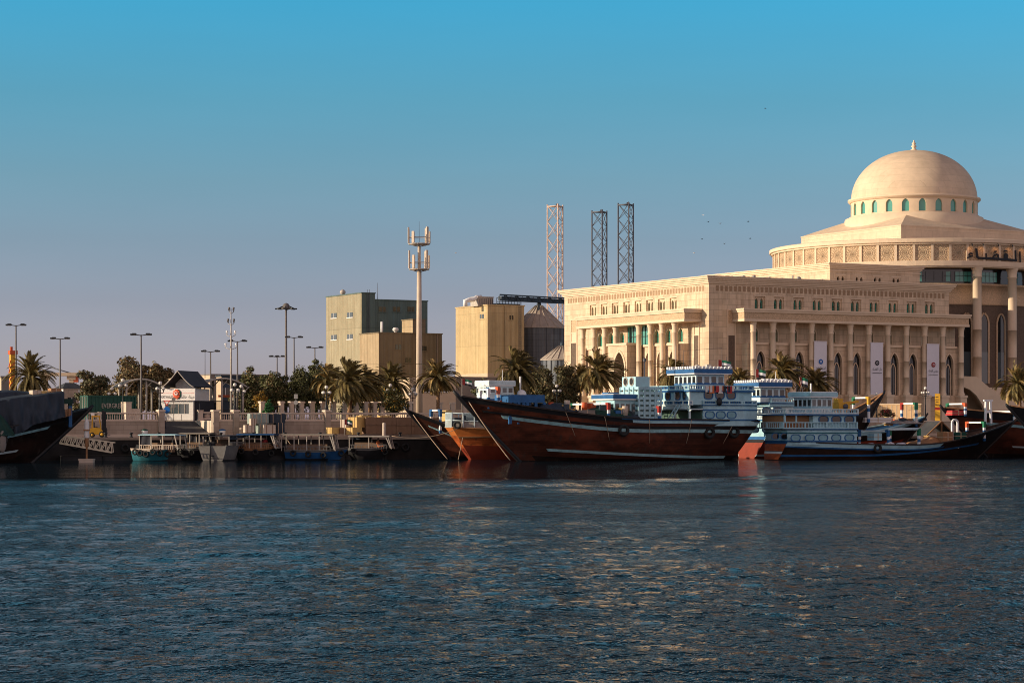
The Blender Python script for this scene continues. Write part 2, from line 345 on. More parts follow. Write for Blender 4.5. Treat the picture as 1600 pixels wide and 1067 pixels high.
M['leafbrown'] = foliage('dusty_leaves', (.05,.04,.018), (.29,.19,.085))
M['leafolive'] = foliage('olive_leaves', (.03,.038,.017), (.16,.14,.065))
M['leafyellow'] = foliage('yellow_blossom_leaves', (.05,.05,.012), (.42,.22,.03))
M['leafgreen'] = foliage('fresh_green_leaves', (.012,.07,.02), (.05,.17,.05))
M['flower'] = mat('red_flowers', (.5,.05,.06), .7, .2, 3)
M['rope'] = mat('mooring_rope', (.5,.36,.25), .9, .2, 4)
M['net'] = mat('grey_netting', (.32,.28,.25), .8, .2, 3)
M['skin'] = mat('skin', (.25,.13,.08), .6, .05, 3)
M['orangecloth'] = mat('orange_cloth', (.60,.16,.05), .85, .1, 4)
M['redcloth'] = mat('red_cloth', (.45,.05,.05), .85, .1, 4)
M['whitecloth'] = mat('white_cloth', (.7,.66,.62), .85, .05, 4)
M['darkcloth'] = mat('dark_cloth', (.03,.03,.04), .85, .1, 4)
M['signblue'] = mat('sign_blue', (.01,.12,.42), .4, .03, 2)
M['signwhite'] = mat('sign_white', (.80,.74,.70), .5, .02, 1)
M['signred'] = mat('sign_red', (.60,.05,.03), .5, .03, 1)
M['emblem'] = mat('emblem_orange_red', (.68,.11,.05), .5, .08, 3)
M['ink'] = mat('dark_lettering', (.018,.018,.022), .6, .05, 2)
M['hatchgreen'] = mat('grey_green_paint', (.33,.43,.40), .6, .1, 1.5)
M['shade_panel'] = mat('gallery_shade_green', (.06,.11,.085), .7, .1, 1.5)  # green darkened to read as shade below the dhow gallery
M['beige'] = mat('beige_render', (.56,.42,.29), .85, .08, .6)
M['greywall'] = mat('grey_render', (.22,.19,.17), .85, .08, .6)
M['emit_warm'] = newmat('spot_lamp_glow')[0]
_p = M['emit_warm'].node_tree.nodes['Principled BSDF']; _p.inputs['Emission Color'].default_value = (1,.55,.2,1); _p.inputs['Emission Strength'].default_value = 4

# ---------------------------------------------------------------- lettering
AR = {'ا':0xFE8D,'ب':0xFE8F,'ة':0xFE93,'ج':0xFE9D,'خ':0xFEA5,'د':0xFEA9,'ر':0xFEAD,'س':0xFEB1,'ض':0xFEBD,'ع':0xFEC9,'ق':0xFED5,'ل':0xFEDD,'م':0xFEE1,'ن':0xFEE5,'ي':0xFEF1,'ئ':0xFE89,'ء':0xFE80}
NOJOIN = set('اةدرء')
def arabic(word):
    out = []
    for i, ch in enumerate(word):
        if ch not in AR: out.append(ch); continue
        prv = i > 0 and word[i-1] in AR and word[i-1] not in NOJOIN and ch != 'ء'
        nxt = i+1 < len(word) and word[i+1] in AR and word[i+1] != 'ء' and ch not in NOJOIN
        k = (3 if nxt else 1) if prv else (2 if nxt else 0)
        out.append(chr(AR[ch] + k))
    return ''.join(reversed(out))
def text_mb(body, w, h, m=0, depth=.02):
    """Lettering as a flat mesh in x,z, centred, fitted into w x h, raised towards -y by depth."""
    cu = bpy.data.curves.new('lettering', 'FONT'); cu.body = body; cu.resolution_u = 2
    ob = bpy.data.objects.new('lettering', cu); C.objects.link(ob)
    me = bpy.data.meshes.new_from_object(ob.evaluated_get(bpy.context.evaluated_depsgraph_get()))
    bpy.data.objects.remove(ob); bpy.data.curves.remove(cu)
    xs = [v.co.x for v in me.vertices]; ys = [v.co.y for v in me.vertices]
    x0, x1, y0, y1 = min(xs), max(xs), min(ys), max(ys)
    sx, sz = w/(x1-x0), h/(y1-y0)
    mb = MB(); mb.add([((v.co.x-(x0+x1)/2)*sx, -depth, (v.co.y-(y0+y1)/2)*sz) for v in me.vertices], [tuple(p.vertices) for p in me.polygons], m)
    bpy.data.meshes.remove(me); return mb
# ---------------------------------------------------------------- camera, sky, sun
cam = bpy.data.cameras.new('camera'); co = bpy.data.objects.new('camera', cam); C.objects.link(co)
co.location = (0, 0, CH); co.rotation_euler = (R(90), 0, 0); cam.sensor_width = 36; cam.lens = 36 * FPX / 1600
cam.shift_y = (YH - 533.5) / 1600; cam.clip_start = .5; cam.clip_end = 9000; scene.camera = co
SUN_EL, SUN_DIR = 14.0, (-.985, -.175)
scene.view_settings.view_transform = 'Standard'; scene.view_settings.look = 'None'; scene.view_settings.exposure = .12; scene.view_settings.gamma = 1
scene.cycles.use_denoising = True; scene.cycles.pixel_filter_type = 'BLACKMAN_HARRIS'; scene.cycles.filter_width = 1.0; scene.cycles.max_bounces = 6; scene.cycles.diffuse_bounces = 3; scene.cycles.glossy_bounces = 3; scene.cycles.caustics_reflective = False
w = bpy.data.worlds.new('World'); scene.world = w; w.use_nodes = True
nt = w.node_tree; bg = nt.nodes['Background']
sky = N(nt, 'ShaderNodeTexSky'); sky.sky_type = 'NISHITA'; sky.sun_disc = False
sky.sun_elevation = R(SUN_EL); sky.sun_rotation = math.atan2(SUN_DIR[0], SUN_DIR[1]) % (2*math.pi)
# the sky is graded by elevation (teal above, mauve dust at the horizon), the same from everywhere
tc = N(nt, 'ShaderNodeTexCoord'); sp = N(nt, 'ShaderNodeSeparateXYZ'); nt.links.new(tc.outputs['Generated'], sp.inputs[0])
mr = N(nt, 'ShaderNodeMapRange'); mr.inputs['From Min'].default_value = 0; mr.inputs['From Max'].default_value = .5; nt.links.new(sp.outputs[2], mr.inputs[0])
rp = N(nt, 'ShaderNodeValToRGB'); nt.links.new(mr.outputs[0], rp.inputs[0])
SKYRAMP = [(0.0, (1.419, 1.229, 2.38)), (0.03, (1.139, 1.147, 2.129)), (0.104, (0.801, 0.832, 1.417)), (0.16, (0.659, 0.81, 1.228)), (0.21, (0.568, 0.874, 1.207)), (0.28, (0.411, 0.986, 1.315)), (0.36, (0.268, 1.193, 1.638)), (0.5, (0.322, 0.634, 0.739)), (0.75, (0.402, 0.53, 0.598)), (1.0, (0.714, 0.664, 0.684))]
while len(rp.color_ramp.elements) < len(SKYRAMP): rp.color_ramp.elements.new(.5)
for e, (p, c) in zip(rp.color_ramp.elements, SKYRAMP): e.position = p; e.color = tuple(v/5 for v in c) + (1,)
m1 = N(nt, 'ShaderNodeMix', data_type='RGBA', blend_type='MULTIPLY'); m1.inputs['Factor'].default_value = 1
nt.links.new(sky.outputs[0], m1.inputs['A']); nt.links.new(rp.outputs[0], m1.inputs['B'])
vm = N(nt, 'ShaderNodeVectorMath', operation='SCALE'); vm.inputs['Scale'].default_value = 5; nt.links.new(m1.outputs['Result'], vm.inputs[0])
# warm glow added to the unseen sky behind the viewer, filling shaded fronts
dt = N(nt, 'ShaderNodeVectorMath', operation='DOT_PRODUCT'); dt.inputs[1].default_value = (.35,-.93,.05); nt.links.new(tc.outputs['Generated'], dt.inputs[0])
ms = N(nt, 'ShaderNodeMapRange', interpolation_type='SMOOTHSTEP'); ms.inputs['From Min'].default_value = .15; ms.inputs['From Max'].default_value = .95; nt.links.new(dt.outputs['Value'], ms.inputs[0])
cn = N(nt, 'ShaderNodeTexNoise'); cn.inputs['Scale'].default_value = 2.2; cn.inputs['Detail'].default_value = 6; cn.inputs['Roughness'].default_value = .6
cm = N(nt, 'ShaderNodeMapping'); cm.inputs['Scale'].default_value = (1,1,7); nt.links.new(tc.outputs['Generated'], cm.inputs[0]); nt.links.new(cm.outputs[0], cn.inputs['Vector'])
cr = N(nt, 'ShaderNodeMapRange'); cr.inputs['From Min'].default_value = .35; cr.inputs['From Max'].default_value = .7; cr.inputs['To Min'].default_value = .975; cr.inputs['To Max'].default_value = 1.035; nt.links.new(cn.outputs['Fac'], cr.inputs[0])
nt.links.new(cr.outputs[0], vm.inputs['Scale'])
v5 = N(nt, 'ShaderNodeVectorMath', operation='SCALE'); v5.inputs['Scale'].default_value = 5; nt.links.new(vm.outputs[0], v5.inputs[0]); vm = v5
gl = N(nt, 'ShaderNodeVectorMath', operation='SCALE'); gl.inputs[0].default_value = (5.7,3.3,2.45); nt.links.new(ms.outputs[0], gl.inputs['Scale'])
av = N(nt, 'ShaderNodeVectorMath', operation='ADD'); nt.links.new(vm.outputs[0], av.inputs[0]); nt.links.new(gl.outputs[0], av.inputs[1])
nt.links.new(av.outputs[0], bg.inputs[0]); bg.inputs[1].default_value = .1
sl = bpy.data.lights.new('sun', 'SUN'); sl.energy = 5.0; sl.angle = R(.5); sl.color = (1, .82, .61)
so = bpy.data.objects.new('sun', sl); C.objects.link(so)
h = math.hypot(*SUN_DIR); ce, se = math.cos(R(SUN_EL)), math.sin(R(SUN_EL))
sd = Vector((SUN_DIR[0]/h*ce, SUN_DIR[1]/h*ce, se)); so.rotation_euler = sd.to_track_quat('Z', 'Y').to_euler(); so.location = (-60, 60, 60)

# ---------------------------------------------------------------- water
m, nt, p = newmat('creek_water')
p.inputs['Base Color'].default_value = (.004, .010, .014, 1); p.inputs['Roughness'].default_value = .03; p.inputs['IOR'].default_value = 1.12; p.inputs['Specular Tint'].default_value = (.68,.87,1,1)
tc = N(nt, 'ShaderNodeTexCoord'); sp = N(nt, 'ShaderNodeSeparateXYZ'); nt.links.new(tc.outputs['Object'], sp.inputs[0])
def noise_n(scale, detail, rough, st=(1,1,1), dist=0):
    mp = N(nt, 'ShaderNodeMapping'); mp.inputs['Scale'].default_value = st; nt.links.new(tc.outputs['Object'], mp.inputs[0])
    z = N(nt, 'ShaderNodeTexNoise'); z.inputs['Scale'].default_value = scale; z.inputs['Detail'].default_value = detail; z.inputs['Roughness'].default_value = rough; z.inputs['Distortion'].default_value = dist
    nt.links.new(mp.outputs[0], z.inputs['Vector']); return z.outputs['Fac']
def mth(op, a, b=None, c=None, clamp=False):
    n = N(nt, 'ShaderNodeMath', operation=op); n.use_clamp = clamp
    for i, v in enumerate((a, b, c)):
        if v is None: continue
        if isinstance(v, (int, float)): n.inputs[i].default_value = v
        else: nt.links.new(v, n.inputs[i])
    return n.outputs[0]
patch = noise_n(.016, 3, .55, (.5, 2.2, 1))
wob = noise_n(.012, 4, .6, (.6, 1.5, 1))
# wind line: rippled out in the creek, calm under the moored boats
yy = mth('MULTIPLY_ADD', wob, 34, sp.outputs[1])
calm = mth('MULTIPLY_ADD', yy, 1/8, -(160)/8, True)
cx = mth('MULTIPLY_ADD', sp.outputs[0], -1/30, 1.3, True)
calm = mth('MULTIPLY', calm, cx)
amp = mth('MULTIPLY_ADD', calm, -.93, 1)
pm = N(nt, 'ShaderNodeMapRange'); pm.inputs['From Min'].default_value = .36; pm.inputs['From Max'].default_value = .62; pm.inputs['To Min'].default_value = .45; pm.inputs['To Max'].default_value = 1.1; nt.links.new(patch, pm.inputs[0])
amp = mth('MULTIPLY', amp, pm.outputs[0])
SEA = .0118
h1 = noise_n(1.0, 2, .5, (1.5, .62, 1), .5)
h0 = noise_n(1.0, 2, .5, (13, 5.5, 1), .5)
h2 = noise_n(1.0, 2, .5, (5.2, 2.2, 1), .6)
h3 = noise_n(1.0, 2, .5, (.6, .26, 1), .5)
h4 = noise_n(1.0, 2, .5, (.25, .11, 1), .5)
hh = mth('ADD', mth('MULTIPLY', h1, .50), mth('ADD', mth('MULTIPLY_ADD', h0, .085, mth('MULTIPLY', h2, .24)), mth('ADD', mth('MULTIPLY', h3, .5), mth('MULTIPLY', h4, .5))))
hh = mth('MULTIPLY', hh, mth('MULTIPLY', amp, .5))
b = N(nt, 'ShaderNodeBump'); b.inputs['Strength'].default_value = 1; b.inputs['Distance'].default_value = 1.0; nt.links.new(hh, b.inputs['Height']); nt.links.new(b.outputs[0], p.inputs['Normal'])
# murky creek water: only part of the light comes back from the surface
gd = N(nt, 'ShaderNodeBsdfDiffuse'); gd.inputs['Color'].default_value = (.004,.013,.021,1); mxs = N(nt, 'ShaderNodeMixShader'); mxs.inputs[0].default_value = .25
nt.links.new(p.outputs[0], mxs.inputs[1]); nt.links.new(gd.outputs[0], mxs.inputs[2]); nt.links.new(mxs.outputs[0], nt.nodes['Material Output'].inputs[0])
M['water'] = m
import numpy as np
# chop modelled in the mesh itself: a sum of wind waves, finer where the creek is close to the bank we stand on
FH = FPX*CH
ys = np.concatenate([[-400, -60, 0, 12, 20, 25], FH/(np.arange(1096, 722, -.72)-YH), [235, 260, 400, 900]])
ts = np.concatenate([[-60, -20, -8, -4, -2, -1, -.8, -.62, -.52, -.47], np.linspace(-.44, .44, 1150), [.47, .52, .62, .8, 1, 2, 4, 8, 20, 60]])
Y, T = np.meshgrid(ys, ts, indexing='ij'); X = T*np.maximum(Y, 25)
dy = np.abs(np.gradient(Y, axis=0)); dx = np.abs(np.gradient(X, axis=1)) + 1e-6
rg_ = np.random.default_rng(12); Hh_ = np.zeros_like(X)
for i in range(150):
    lam = .16*(20.0**rg_.random()); th = rg_.normal(0, .75); sn, cs_ = math.sin(th), math.cos(th); k_ = 2*math.pi/lam
    wt = np.clip((lam/(dy*abs(cs_)+dx*abs(sn)) - 2.4)/3.0, 0, 1)
    sl_ = SEA*(1.0 if lam < 1.0 else (1.0/lam)**1.25)
    ph = k_*(X*sn + Y*cs_) + rg_.random()*6.28 + .6*np.sin(X*.07+i)*np.cos(Y*.05+i*2)
    Hh_ += wt*sl_/k_*np.sin(ph)
far_ = np.clip((Y-55)/55, 0, 1)
for i in range(70):      # longer wind waves out in the middle of the creek
    lam = 2.2*(6.0**rg_.random()); th = rg_.normal(0, .6); sn, cs_ = math.sin(th), math.cos(th); k_ = 2*math.pi/lam
    wt = np.clip((lam/(dy*abs(cs_)+dx*abs(sn)) - 2.2)/2.5, 0, 1)
    Hh_ += far_*wt*.0085/k_*np.sin(k_*(X*sn + Y*cs_) + rg_.random()*6.28 + .8*np.sin(X*.05+i)*np.cos(Y*.04+i*2))
pt_ = np.zeros_like(X)
for i in range(14):
    a_ = rg_.random()*6.28; f_ = .012+.05*rg_.random(); pt_ += np.sin(X*f_*.6*math.cos(a_)+Y*f_*1.6*math.sin(a_)+rg_.random()*6.28)
pt_ = np.clip(.78+.16*pt_, .3, 1.25)
cl_ = np.clip((146 + 7*np.sin(X*.05) + 4*np.sin(X*.19+1) + 2*np.sin(X*.7) + 1.2*np.sin(X*1.9+2) + np.maximum(0, X-8)*1.6 - Y)/10, 0, 1)*np.clip((205-Y)/30, 0, 1)
Hh_ *= pt_*cl_*np.clip((Y-5)/25, 0, 1)
V_ = np.stack([X, Y, Hh_], -1).reshape(-1, 3); nr_, nc_ = X.shape
ii = (np.arange(nr_-1)[:,None]*nc_ + np.arange(nc_-1)[None,:]).reshape(-1)
F_ = np.stack([ii, ii+1, ii+nc_+1, ii+nc_], -1)
me = bpy.data.meshes.new('water'); me.vertices.add(len(V_)); me.vertices.foreach_set('co', V_.reshape(-1))
me.loops.add(F_.size); me.loops.foreach_set('vertex_index', F_.reshape(-1).astype(np.int32)); me.polygons.add(len(F_)); me.polygons.foreach_set('loop_start', np.arange(0, F_.size, 4, dtype=np.int32))
me.update(calc_edges=True); me.polygons.foreach_set('use_smooth', np.ones(len(F_), dtype=bool)); me.materials.append(M['water']); me.update()
tag(link('water', me), kind='structure')

# ---------------------------------------------------------------- land, quay, ramp
ZP, ZD, BW = 3.9, 2.27, 6.0                 # plaza level, lower quay level, width of the lower quay
A0, A1 = qa(254.5, BW), qa(334, BW)         # the ramp up to the kiosk
RB = 17.0
mb = MB()
for a0, a1, b0, b1 in ((-900, A0, BW, RB), (A1, 2400, BW, RB), (-900, 2400, RB, 5200)):
    mb.quad(qpt(a0,b0,ZP), qpt(a1,b0,ZP), qpt(a1,b1,ZP), qpt(a0,b1,ZP))
tag(mb.build('ground', M['ground']), kind='structure')
mb = MB(); ins = .0
mb.quad(qpt(A0,BW,ZD+.004), qpt(A1,BW,ZD+.004), qpt(A1,RB,ZP), qpt(A0,RB,ZP))
tag(mb.build('ramp_pavement', M['asphalt']), kind='structure')
mb = MB()
mb.quad(qpt(-900,0,ZD), qpt(2400,0,ZD), qpt(2400,BW,ZD), qpt(-900,BW,ZD), 1)
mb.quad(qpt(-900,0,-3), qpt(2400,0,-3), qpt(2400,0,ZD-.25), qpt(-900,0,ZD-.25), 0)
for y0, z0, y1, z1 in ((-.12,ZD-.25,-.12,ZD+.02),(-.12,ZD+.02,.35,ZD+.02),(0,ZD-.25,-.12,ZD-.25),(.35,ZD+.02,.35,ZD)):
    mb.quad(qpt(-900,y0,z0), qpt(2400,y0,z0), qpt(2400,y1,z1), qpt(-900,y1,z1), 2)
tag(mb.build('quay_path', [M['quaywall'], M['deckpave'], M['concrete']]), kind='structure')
mb = MB()
mb.quad(qpt(-900,BW+30,ZP+.004), qpt(2400,BW+30,ZP+.004), qpt(2400,BW+44,ZP+.004), qpt(-900,BW+44,ZP+.004))
tag(mb.build('corniche_road', M['asphalt']), kind='structure')
# retaining wall: two runs either side of the ramp, with coping
def retaining(name, a0, a1, label, side=None):
    t = thing(name, label, 'wall', qpt(a0, BW, 0), QTH); L = a1 - a0
    mb = MB(); mb.box(0, L, -.02, .4, ZD, ZP); mb.build('wall_face', M['retain'], t)
    mb = MB(); mb.box(0, L, -.12, .45, ZP, ZP+.10); mb.box(0, L, -.06, -.02, ZD, ZD+.3); mb.build('coping', M['baluster'], t)
    if side is not None:
        mb = MB()
        x0, x1 = (L-.4, L) if side > 0 else (0, .4)
        mb.box(x0, x1, .4, RB-BW, ZD, ZP+.06); mb.build('side_face', M['baluster'], t)
    return t
retaining('retaining_wall', qa(-60, BW), A0, 'grey stone retaining wall below the balustrade behind the forklift', 1)
retaining('retaining_wall', A1, qa(1900, BW), 'long stone retaining wall right of the ramp behind the small ferries', -1)

# balustrades: one thing per run between pillars
bal = MB(); bal.lathe([(.05,0),(.05,.06),(.035,.09),(.06,.2),(.062,.27),(.035,.42),(.03,.48),(.05,.52),(.05,.58)], 8)
BALUSTER = bal.mesh('baluster', M['baluster'])
def balustrade(p0, p1, label, b=BW+.2, along=None):
    a0, a1 = qa(p0, b), qa(p1, b)
    t = thing('balustrade', label, 'balustrade', qpt(a0, b, ZP+.10), QTH, 'stone balustrades along the quay'); L = a1 - a0
    mb = MB(); mb.box(0, L, -.16, .16, 0, .08); mb.build('bottom_rail', M['baluster'], t)
    mb = MB(); mb.box(0, L, -.17, .17, .66, .79); mb.box(0, L, -.12, .12, .62, .66); mb.build('top_rail', M['baluster'], t)
    n = min(98, int(L/.235))
    for i in range(n): link('baluster', BALUSTER, t, ((i+.5)*L/n, 0, .07))
    k = max(1, int(L/5))
    for i in range(1, k):
        mb = MB(); mb.box(-.16, .16, -.19, .19, 0, .84); mb.build('post', M['baluster'], t, (i*L/k+.117, 0, .0))
def pillar(px, label, b=BW+.2, h=1.0, w=.62, z=ZD):
    p_ = qp(px, b, z); t = thing('balustrade_pillar', label, 'pillar', p_, QTH+R(14), 'square stone pillars of the quay balustrade')
    mb = MB(); mb.box(-w/2, w/2, -w/2-.1, w/2-.1, 0, ZP+h-z); mb.build('shaft', M['retain'], t)
    mb = MB(); H = ZP+h-z; mb.box(-w/2-.08, w/2+.08, -w/2-.18, w/2-.02, H, H+.12); mb.box(-w/2-.04, w/2+.04, -w/2-.14, w/2-.06, H+.12, H+.17); mb.build('cap', M['baluster'], t)
balustrade(60, 246, 'stone balustrade in front of the green container and forklift')
balustrade(341, 363, 'short stone balustrade between two pillars right of the ramp')
balustrade(372, 505.5, 'stone balustrade behind the wrapped cargo bales')
balustrade(515, 760, 'long stone balustrade behind the stacked cartons and palm')
pillar(250.5, 'stone pillar at the left foot of the ramp carrying a lamp')
pillar(335.5, 'stone pillar at the right foot of the ramp')
pillar(367, 'stone pillar with lamp just right of the short balustrade')
pillar(510, 'stone pillar with globe lamp left of the stacked cartons')
# the low return of the balustrade at the head of the ramp
t = thing('ramp_railing', 'short low stone railing at the top right of the ramp beside the kiosk', 'balustrade', qp(309.5, 15, ZP), QTH)
L = qa(330, 15) - qa(309.5, 15)
mb = MB(); mb.box(0,.5,-.25,.25,0,1.1); mb.box(-.06,.56,-.31,.31,1.1,1.2); mb.box(-.08,.58,-.33,.33,0,.18); mb.build('end_post', M['baluster'], t)
mb = MB(); mb.box(.5,L,-.16,.16,.15,.35); mb.box(.5,L,-.17,.17,.88,1.02); mb.build('rail', M['baluster'], t)
for i in range(5): link('baluster', BALUSTER, t, (.75+i*(L-.9)/4, 0, .33))
# ---------------------------------------------------------------- courthouse
B0 = (28.2, 330.0)
def bpt(x, y, z=0): return Vector((B0[0] + x*UX + y*VX, B0[1] + x*UY + y*VY, z))
def bx(px, y):
    k = (px-800)/FPX; return (k*(B0[1]+y*VY) - B0[0] - y*VX)/(UX - k*UY)
def by(px, x):
    k = (px-800)/FPX; return (k*(B0[1]+x*UY) - B0[0] - x*UX)/(VX - k*VY)
def bD(x, y): return B0[1] + x*UY + y*VY
court = thing('courthouse', 'huge cream stone courthouse with pillared wings and a domed rotunda', 'courthouse', bpt(0,0), TH)
def arch(c, w, spring, apex, n=7):
    pts = []
    for i in range(n+1):
        t = i/n; pts.append((c - w/2*(1-t**1.7), spring + (apex-spring)*(1-(1-t)**1.35)))
    return pts + [(2*c-x, z) for x, z in reversed(pts[:-1])]
def wall_bay(mb, Mp, x0, x1, z0, z1, c, w, zb, spring, apex, depth, m=0, mr=0):
    """A stretch of wall with one pointed opening and its reveal; returns the outline of the opening at the back of the reveal."""
    a = arch(c, w, spring, apex); l, r = c-w/2, c+w/2
    Q = lambda *pts: mb.quad(*[Mp(x, z, 0) for x, z in pts], m)
    if zb > z0: Q((x0,z0),(x1,z0),(x1,zb),(x0,zb))
    Q((x0,zb),(l,zb),(l,spring),(x0,spring)); Q((r,zb),(x1,zb),(x1,spring),(r,spring))
    Q((x0,spring),(l,spring),(l,z1),(x0,z1)); Q((r,spring),(x1,spring),(x1,z1),(r,z1))
    for (xa,za),(xb,zc) in zip(a, a[1:]): Q((xa,za),(xb,zc),(xb,z1),(xa,z1))
    out = [(l,zb)] + a + [(r,zb)]
    for (xa,za),(xb,zc) in zip(out, out[1:] + out[:1]):
        mb.quad(Mp(xa,za,0), Mp(xb,zc,0), Mp(xb,zc,depth), Mp(xa,za,depth), mr)
    return out
def pane(name, Mp, out, depth, mats, parent, inner=None, bars=()):
    mb = MB(); mb.add([Mp(x,z,depth-.01) for x,z in out], [tuple(range(len(out)))], 0)
    def strip(pts, wd, d, m):
        for (xa,za),(xb,zb_) in zip(pts, pts[1:]):
            dx, dz = xb-xa, zb_-za; L = math.hypot(dx,dz) or 1; nx, nz = -dz/L*wd/2, dx/L*wd/2
            q = [(xa-nx,za-nz),(xb-nx,zb_-nz),(xb+nx,zb_+nz),(xa+nx,za+nz)]
            v = [Mp(x,z,depth-.01) for x,z in q] + [Mp(x,z,depth-d) for x,z in q]
            mb.add(v, [(4,5,6,7),(0,1,5,4),(1,2,6,5),(2,3,7,6),(3,0,4,7)], m)
    if inner:
        c, w, zb, s, ap = inner; strip([(c-w/2,zb)] + arch(c,w,s,ap) + [(c+w/2,zb)], .13, .12, 1)
    for pts in bars: strip(pts, .06, .05, 2)
    return mb.build(name, mats, parent)
def outline_trim(mb, Mp, out, wd=.18, proud=.06, m=0):
    for (xa,za),(xb,zb_) in zip(out, out[1:]):
        dx, dz = xb-xa, zb_-za; L = math.hypot(dx,dz) or 1; nx, nz = -dz/L*wd, dx/L*wd
        q = [(xa,za),(xb,zb_),(xb+nx,zb_+nz),(xa+nx,za+nz)]
        v = [Mp(x,z,0) for x,z in q] + [Mp(x,z,-proud) for x,z in q]
        mb.add(v, [(4,5,6,7),(0,1,5,4),(1,2,6,5),(2,3,7,6),(3,0,4,7)], m)
RF = lambda x, z, d: (x, d, z)              # right facade (in shade), d inwards
LF = lambda s, z, d: (d, s, z)              # left facade (in sun)
def shifted(Mp, o): return lambda x, z, d: Mp(x, z, d + o)
ZG, ZPL, ZLED, ZE0, ZE1, ZTOP = 3.9, 8.0, 15.3, 18.35, 20.2, 24.85
XR, YL = bx(1483, 0), 41.0
WM = [M['glass_dark'], M['stone_trim'], M['black']]
GM = [M['glass_green'], M['stone_trim'], M['black']]
wall = MB(); trim = MB()
def col_mesh(r, z0, z1):
    mb = MB(); h = z1 - z0
    mb.lathe([(r*1.35,0),(r*1.35,.25),(r*1.15,.4),(r,.6),(r,h*.25),(r*1.03,h*.25),(r*1.03,h*.25+.06),(r,h*.25+.07),(r,h*.48),(r*1.03,h*.48),(r*1.03,h*.48+.06),(r,h*.48+.07),(r*.97,h-1.55),(r*1.12,h-1.5),(r*1.12,h-1.35),(r*.98,h-1.3),(r*1.1,h-.5),(r*1.4,h-.1),(r*1.4,h)], 16)
    return mb
COL = col_mesh(.40, 0, ZE0-ZPL).mesh('column', M['stone_trim'])
def facade(Mp, s0, s1, e0, e1, cols, pairs, fore, zlow=ZPL, sgn=1, skip=(), proj=3.0):
    """One pillared wing front: upper wall with paired windows, recessed gallery, arched lower wall, entablature, cornice."""
    SM = shifted(Mp, 0.0)
    # upper wall above the entablature, in bays round each pair of windows
    edges = [s0] + [(a+b)/2 for a, b in zip(pairs, pairs[1:])] + [s1]
    for i, c in enumerate(pairs):
        a, b_ = edges[i], edges[i+1]; hw = .92; zb, sp_, ap, zt = 20.35, 21.35, 21.85, 22.15
        for q in ((a, ZE1-1, c-hw, zt+1e-3), (c+hw, ZE1-1, b_, zt+1e-3), (c-hw, ZE1-1, c+hw, zb), (a, zt+1e-3, b_, ZTOP-.3)):
            wall.quad(Mp(q[0],q[1],0), Mp(q[2],q[1],0), Mp(q[2],q[3],0), Mp(q[0],q[3],0))
        RM = shifted(Mp, .22)
        for (xa,za),(xb,zc) in (((c-hw,zb),(c-hw,zt)),((c-hw,zt),(c+hw,zt)),((c+hw,zt),(c+hw,zb)),((c+hw,zb),(c-hw,zb))):
            wall.quad(Mp(xa,za,0), Mp(xb,zc,0), Mp(xb,zc,.22), Mp(xa,za,.22))
        for dc in (-.46, .46):
            o = wall_bay(wall, RM, c+dc-.46, c+dc+.46, zb, zt, c+dc, .56, zb, sp_, ap, .35)
            pane('window', shifted(Mp, .22), o, .33, GM, court, bars=[[(c+dc, zb), (c+dc, sp_)], [(c+dc-.28, 21.0), (c+dc+.28, 21.0)]])
        tm_ = MB(); tm_.add([Mp(x,z,d) for d in (-.05,-.001) for x,z in ((c-hw-.15,zt+.02),(c+hw+.15,zt+.02),(c+hw+.15,zt+.2),(c-hw-.15,zt+.2))], [(0,1,2,3),(0,4,5,1),(2,6,7,3),(1,5,6,2),(3,7,4,0)]); tm_.build('window_lintel', M['stone_trim'], court)
    # gallery behind the columns
    g0, g1 = e0, e1; cs = sorted(cols)
    for a, b_ in ((s0, cs[0]-.55), (cs[-1]+.55, s1)):
        if b_ > a: wall.quad(Mp(a,ZG,0), Mp(b_,ZG,0), Mp(b_,ZE1-1,0), Mp(a,ZE1-1,0))
    cs = sorted(cols); LM = shifted(Mp, fore)
    ce = [cs[0]-.55] + cs + [cs[-1]+.55]
    for a, b_ in zip(cs, cs[1:]):
        c = (a+b_)/2
        if any(k0 < c < k1 for k0, k1 in skip): continue
        o = wall_bay(wall, Mp, a, b_, ZLED, ZE1-1, c, 1.25, ZLED+.35, ZLED+1.5, ZLED+2.35, .4)
        tm_ = MB(); outline_trim(tm_, Mp, o, .14, .05); tm_.build('arch_moulding', M['stone_trim'], court)
        pane('window', Mp, o, .38, GM, court, bars=[[(c, ZLED+.35), (c, ZLED+2.3)], [(c-.6, ZLED+1.3), (c+.6, ZLED+1.3)]])
        o = wall_bay(wall, LM, a, b_, zlow-.05, ZLED-.001, c, 1.5, zlow-.04, 12.7, 14.2, .45)
        tm_ = MB(); outline_trim(tm_, LM, o, .2, .08); tm_.build('arch_moulding', M['stone_trim'], court)
        pane('window', LM, o, .43, WM, court, inner=(c, .95, zlow, 11.6, 12.7), bars=[[(c, zlow), (c, 14.1)]])
    for a, b_ in ((ce[0], cs[0]), (cs[-1], ce[-1])):
        wall.quad(LM(a,ZG,0), LM(b_,ZG,0), LM(b_,ZLED,0), LM(a,ZLED,0)); wall.quad(Mp(a,ZLED,0), Mp(b_,ZLED,0), Mp(b_,ZE1-1,0), Mp(a,ZE1-1,0))
    a, b_ = ce[0], ce[-1]
    wall.quad(LM(a,ZG,0), LM(b_,ZG,0), LM(b_,zlow-.05,0), LM(a,zlow-.05,0))
    wall.quad(LM(a,ZLED,0), LM(b_,ZLED,0), Mp(b_,ZLED,0), Mp(a,ZLED,0))
    for s_ in (a, b_): wall.quad(LM(s_,ZG,0), LM(s_,ZLED,0), Mp(s_,ZLED,0), Mp(s_,ZG,0))
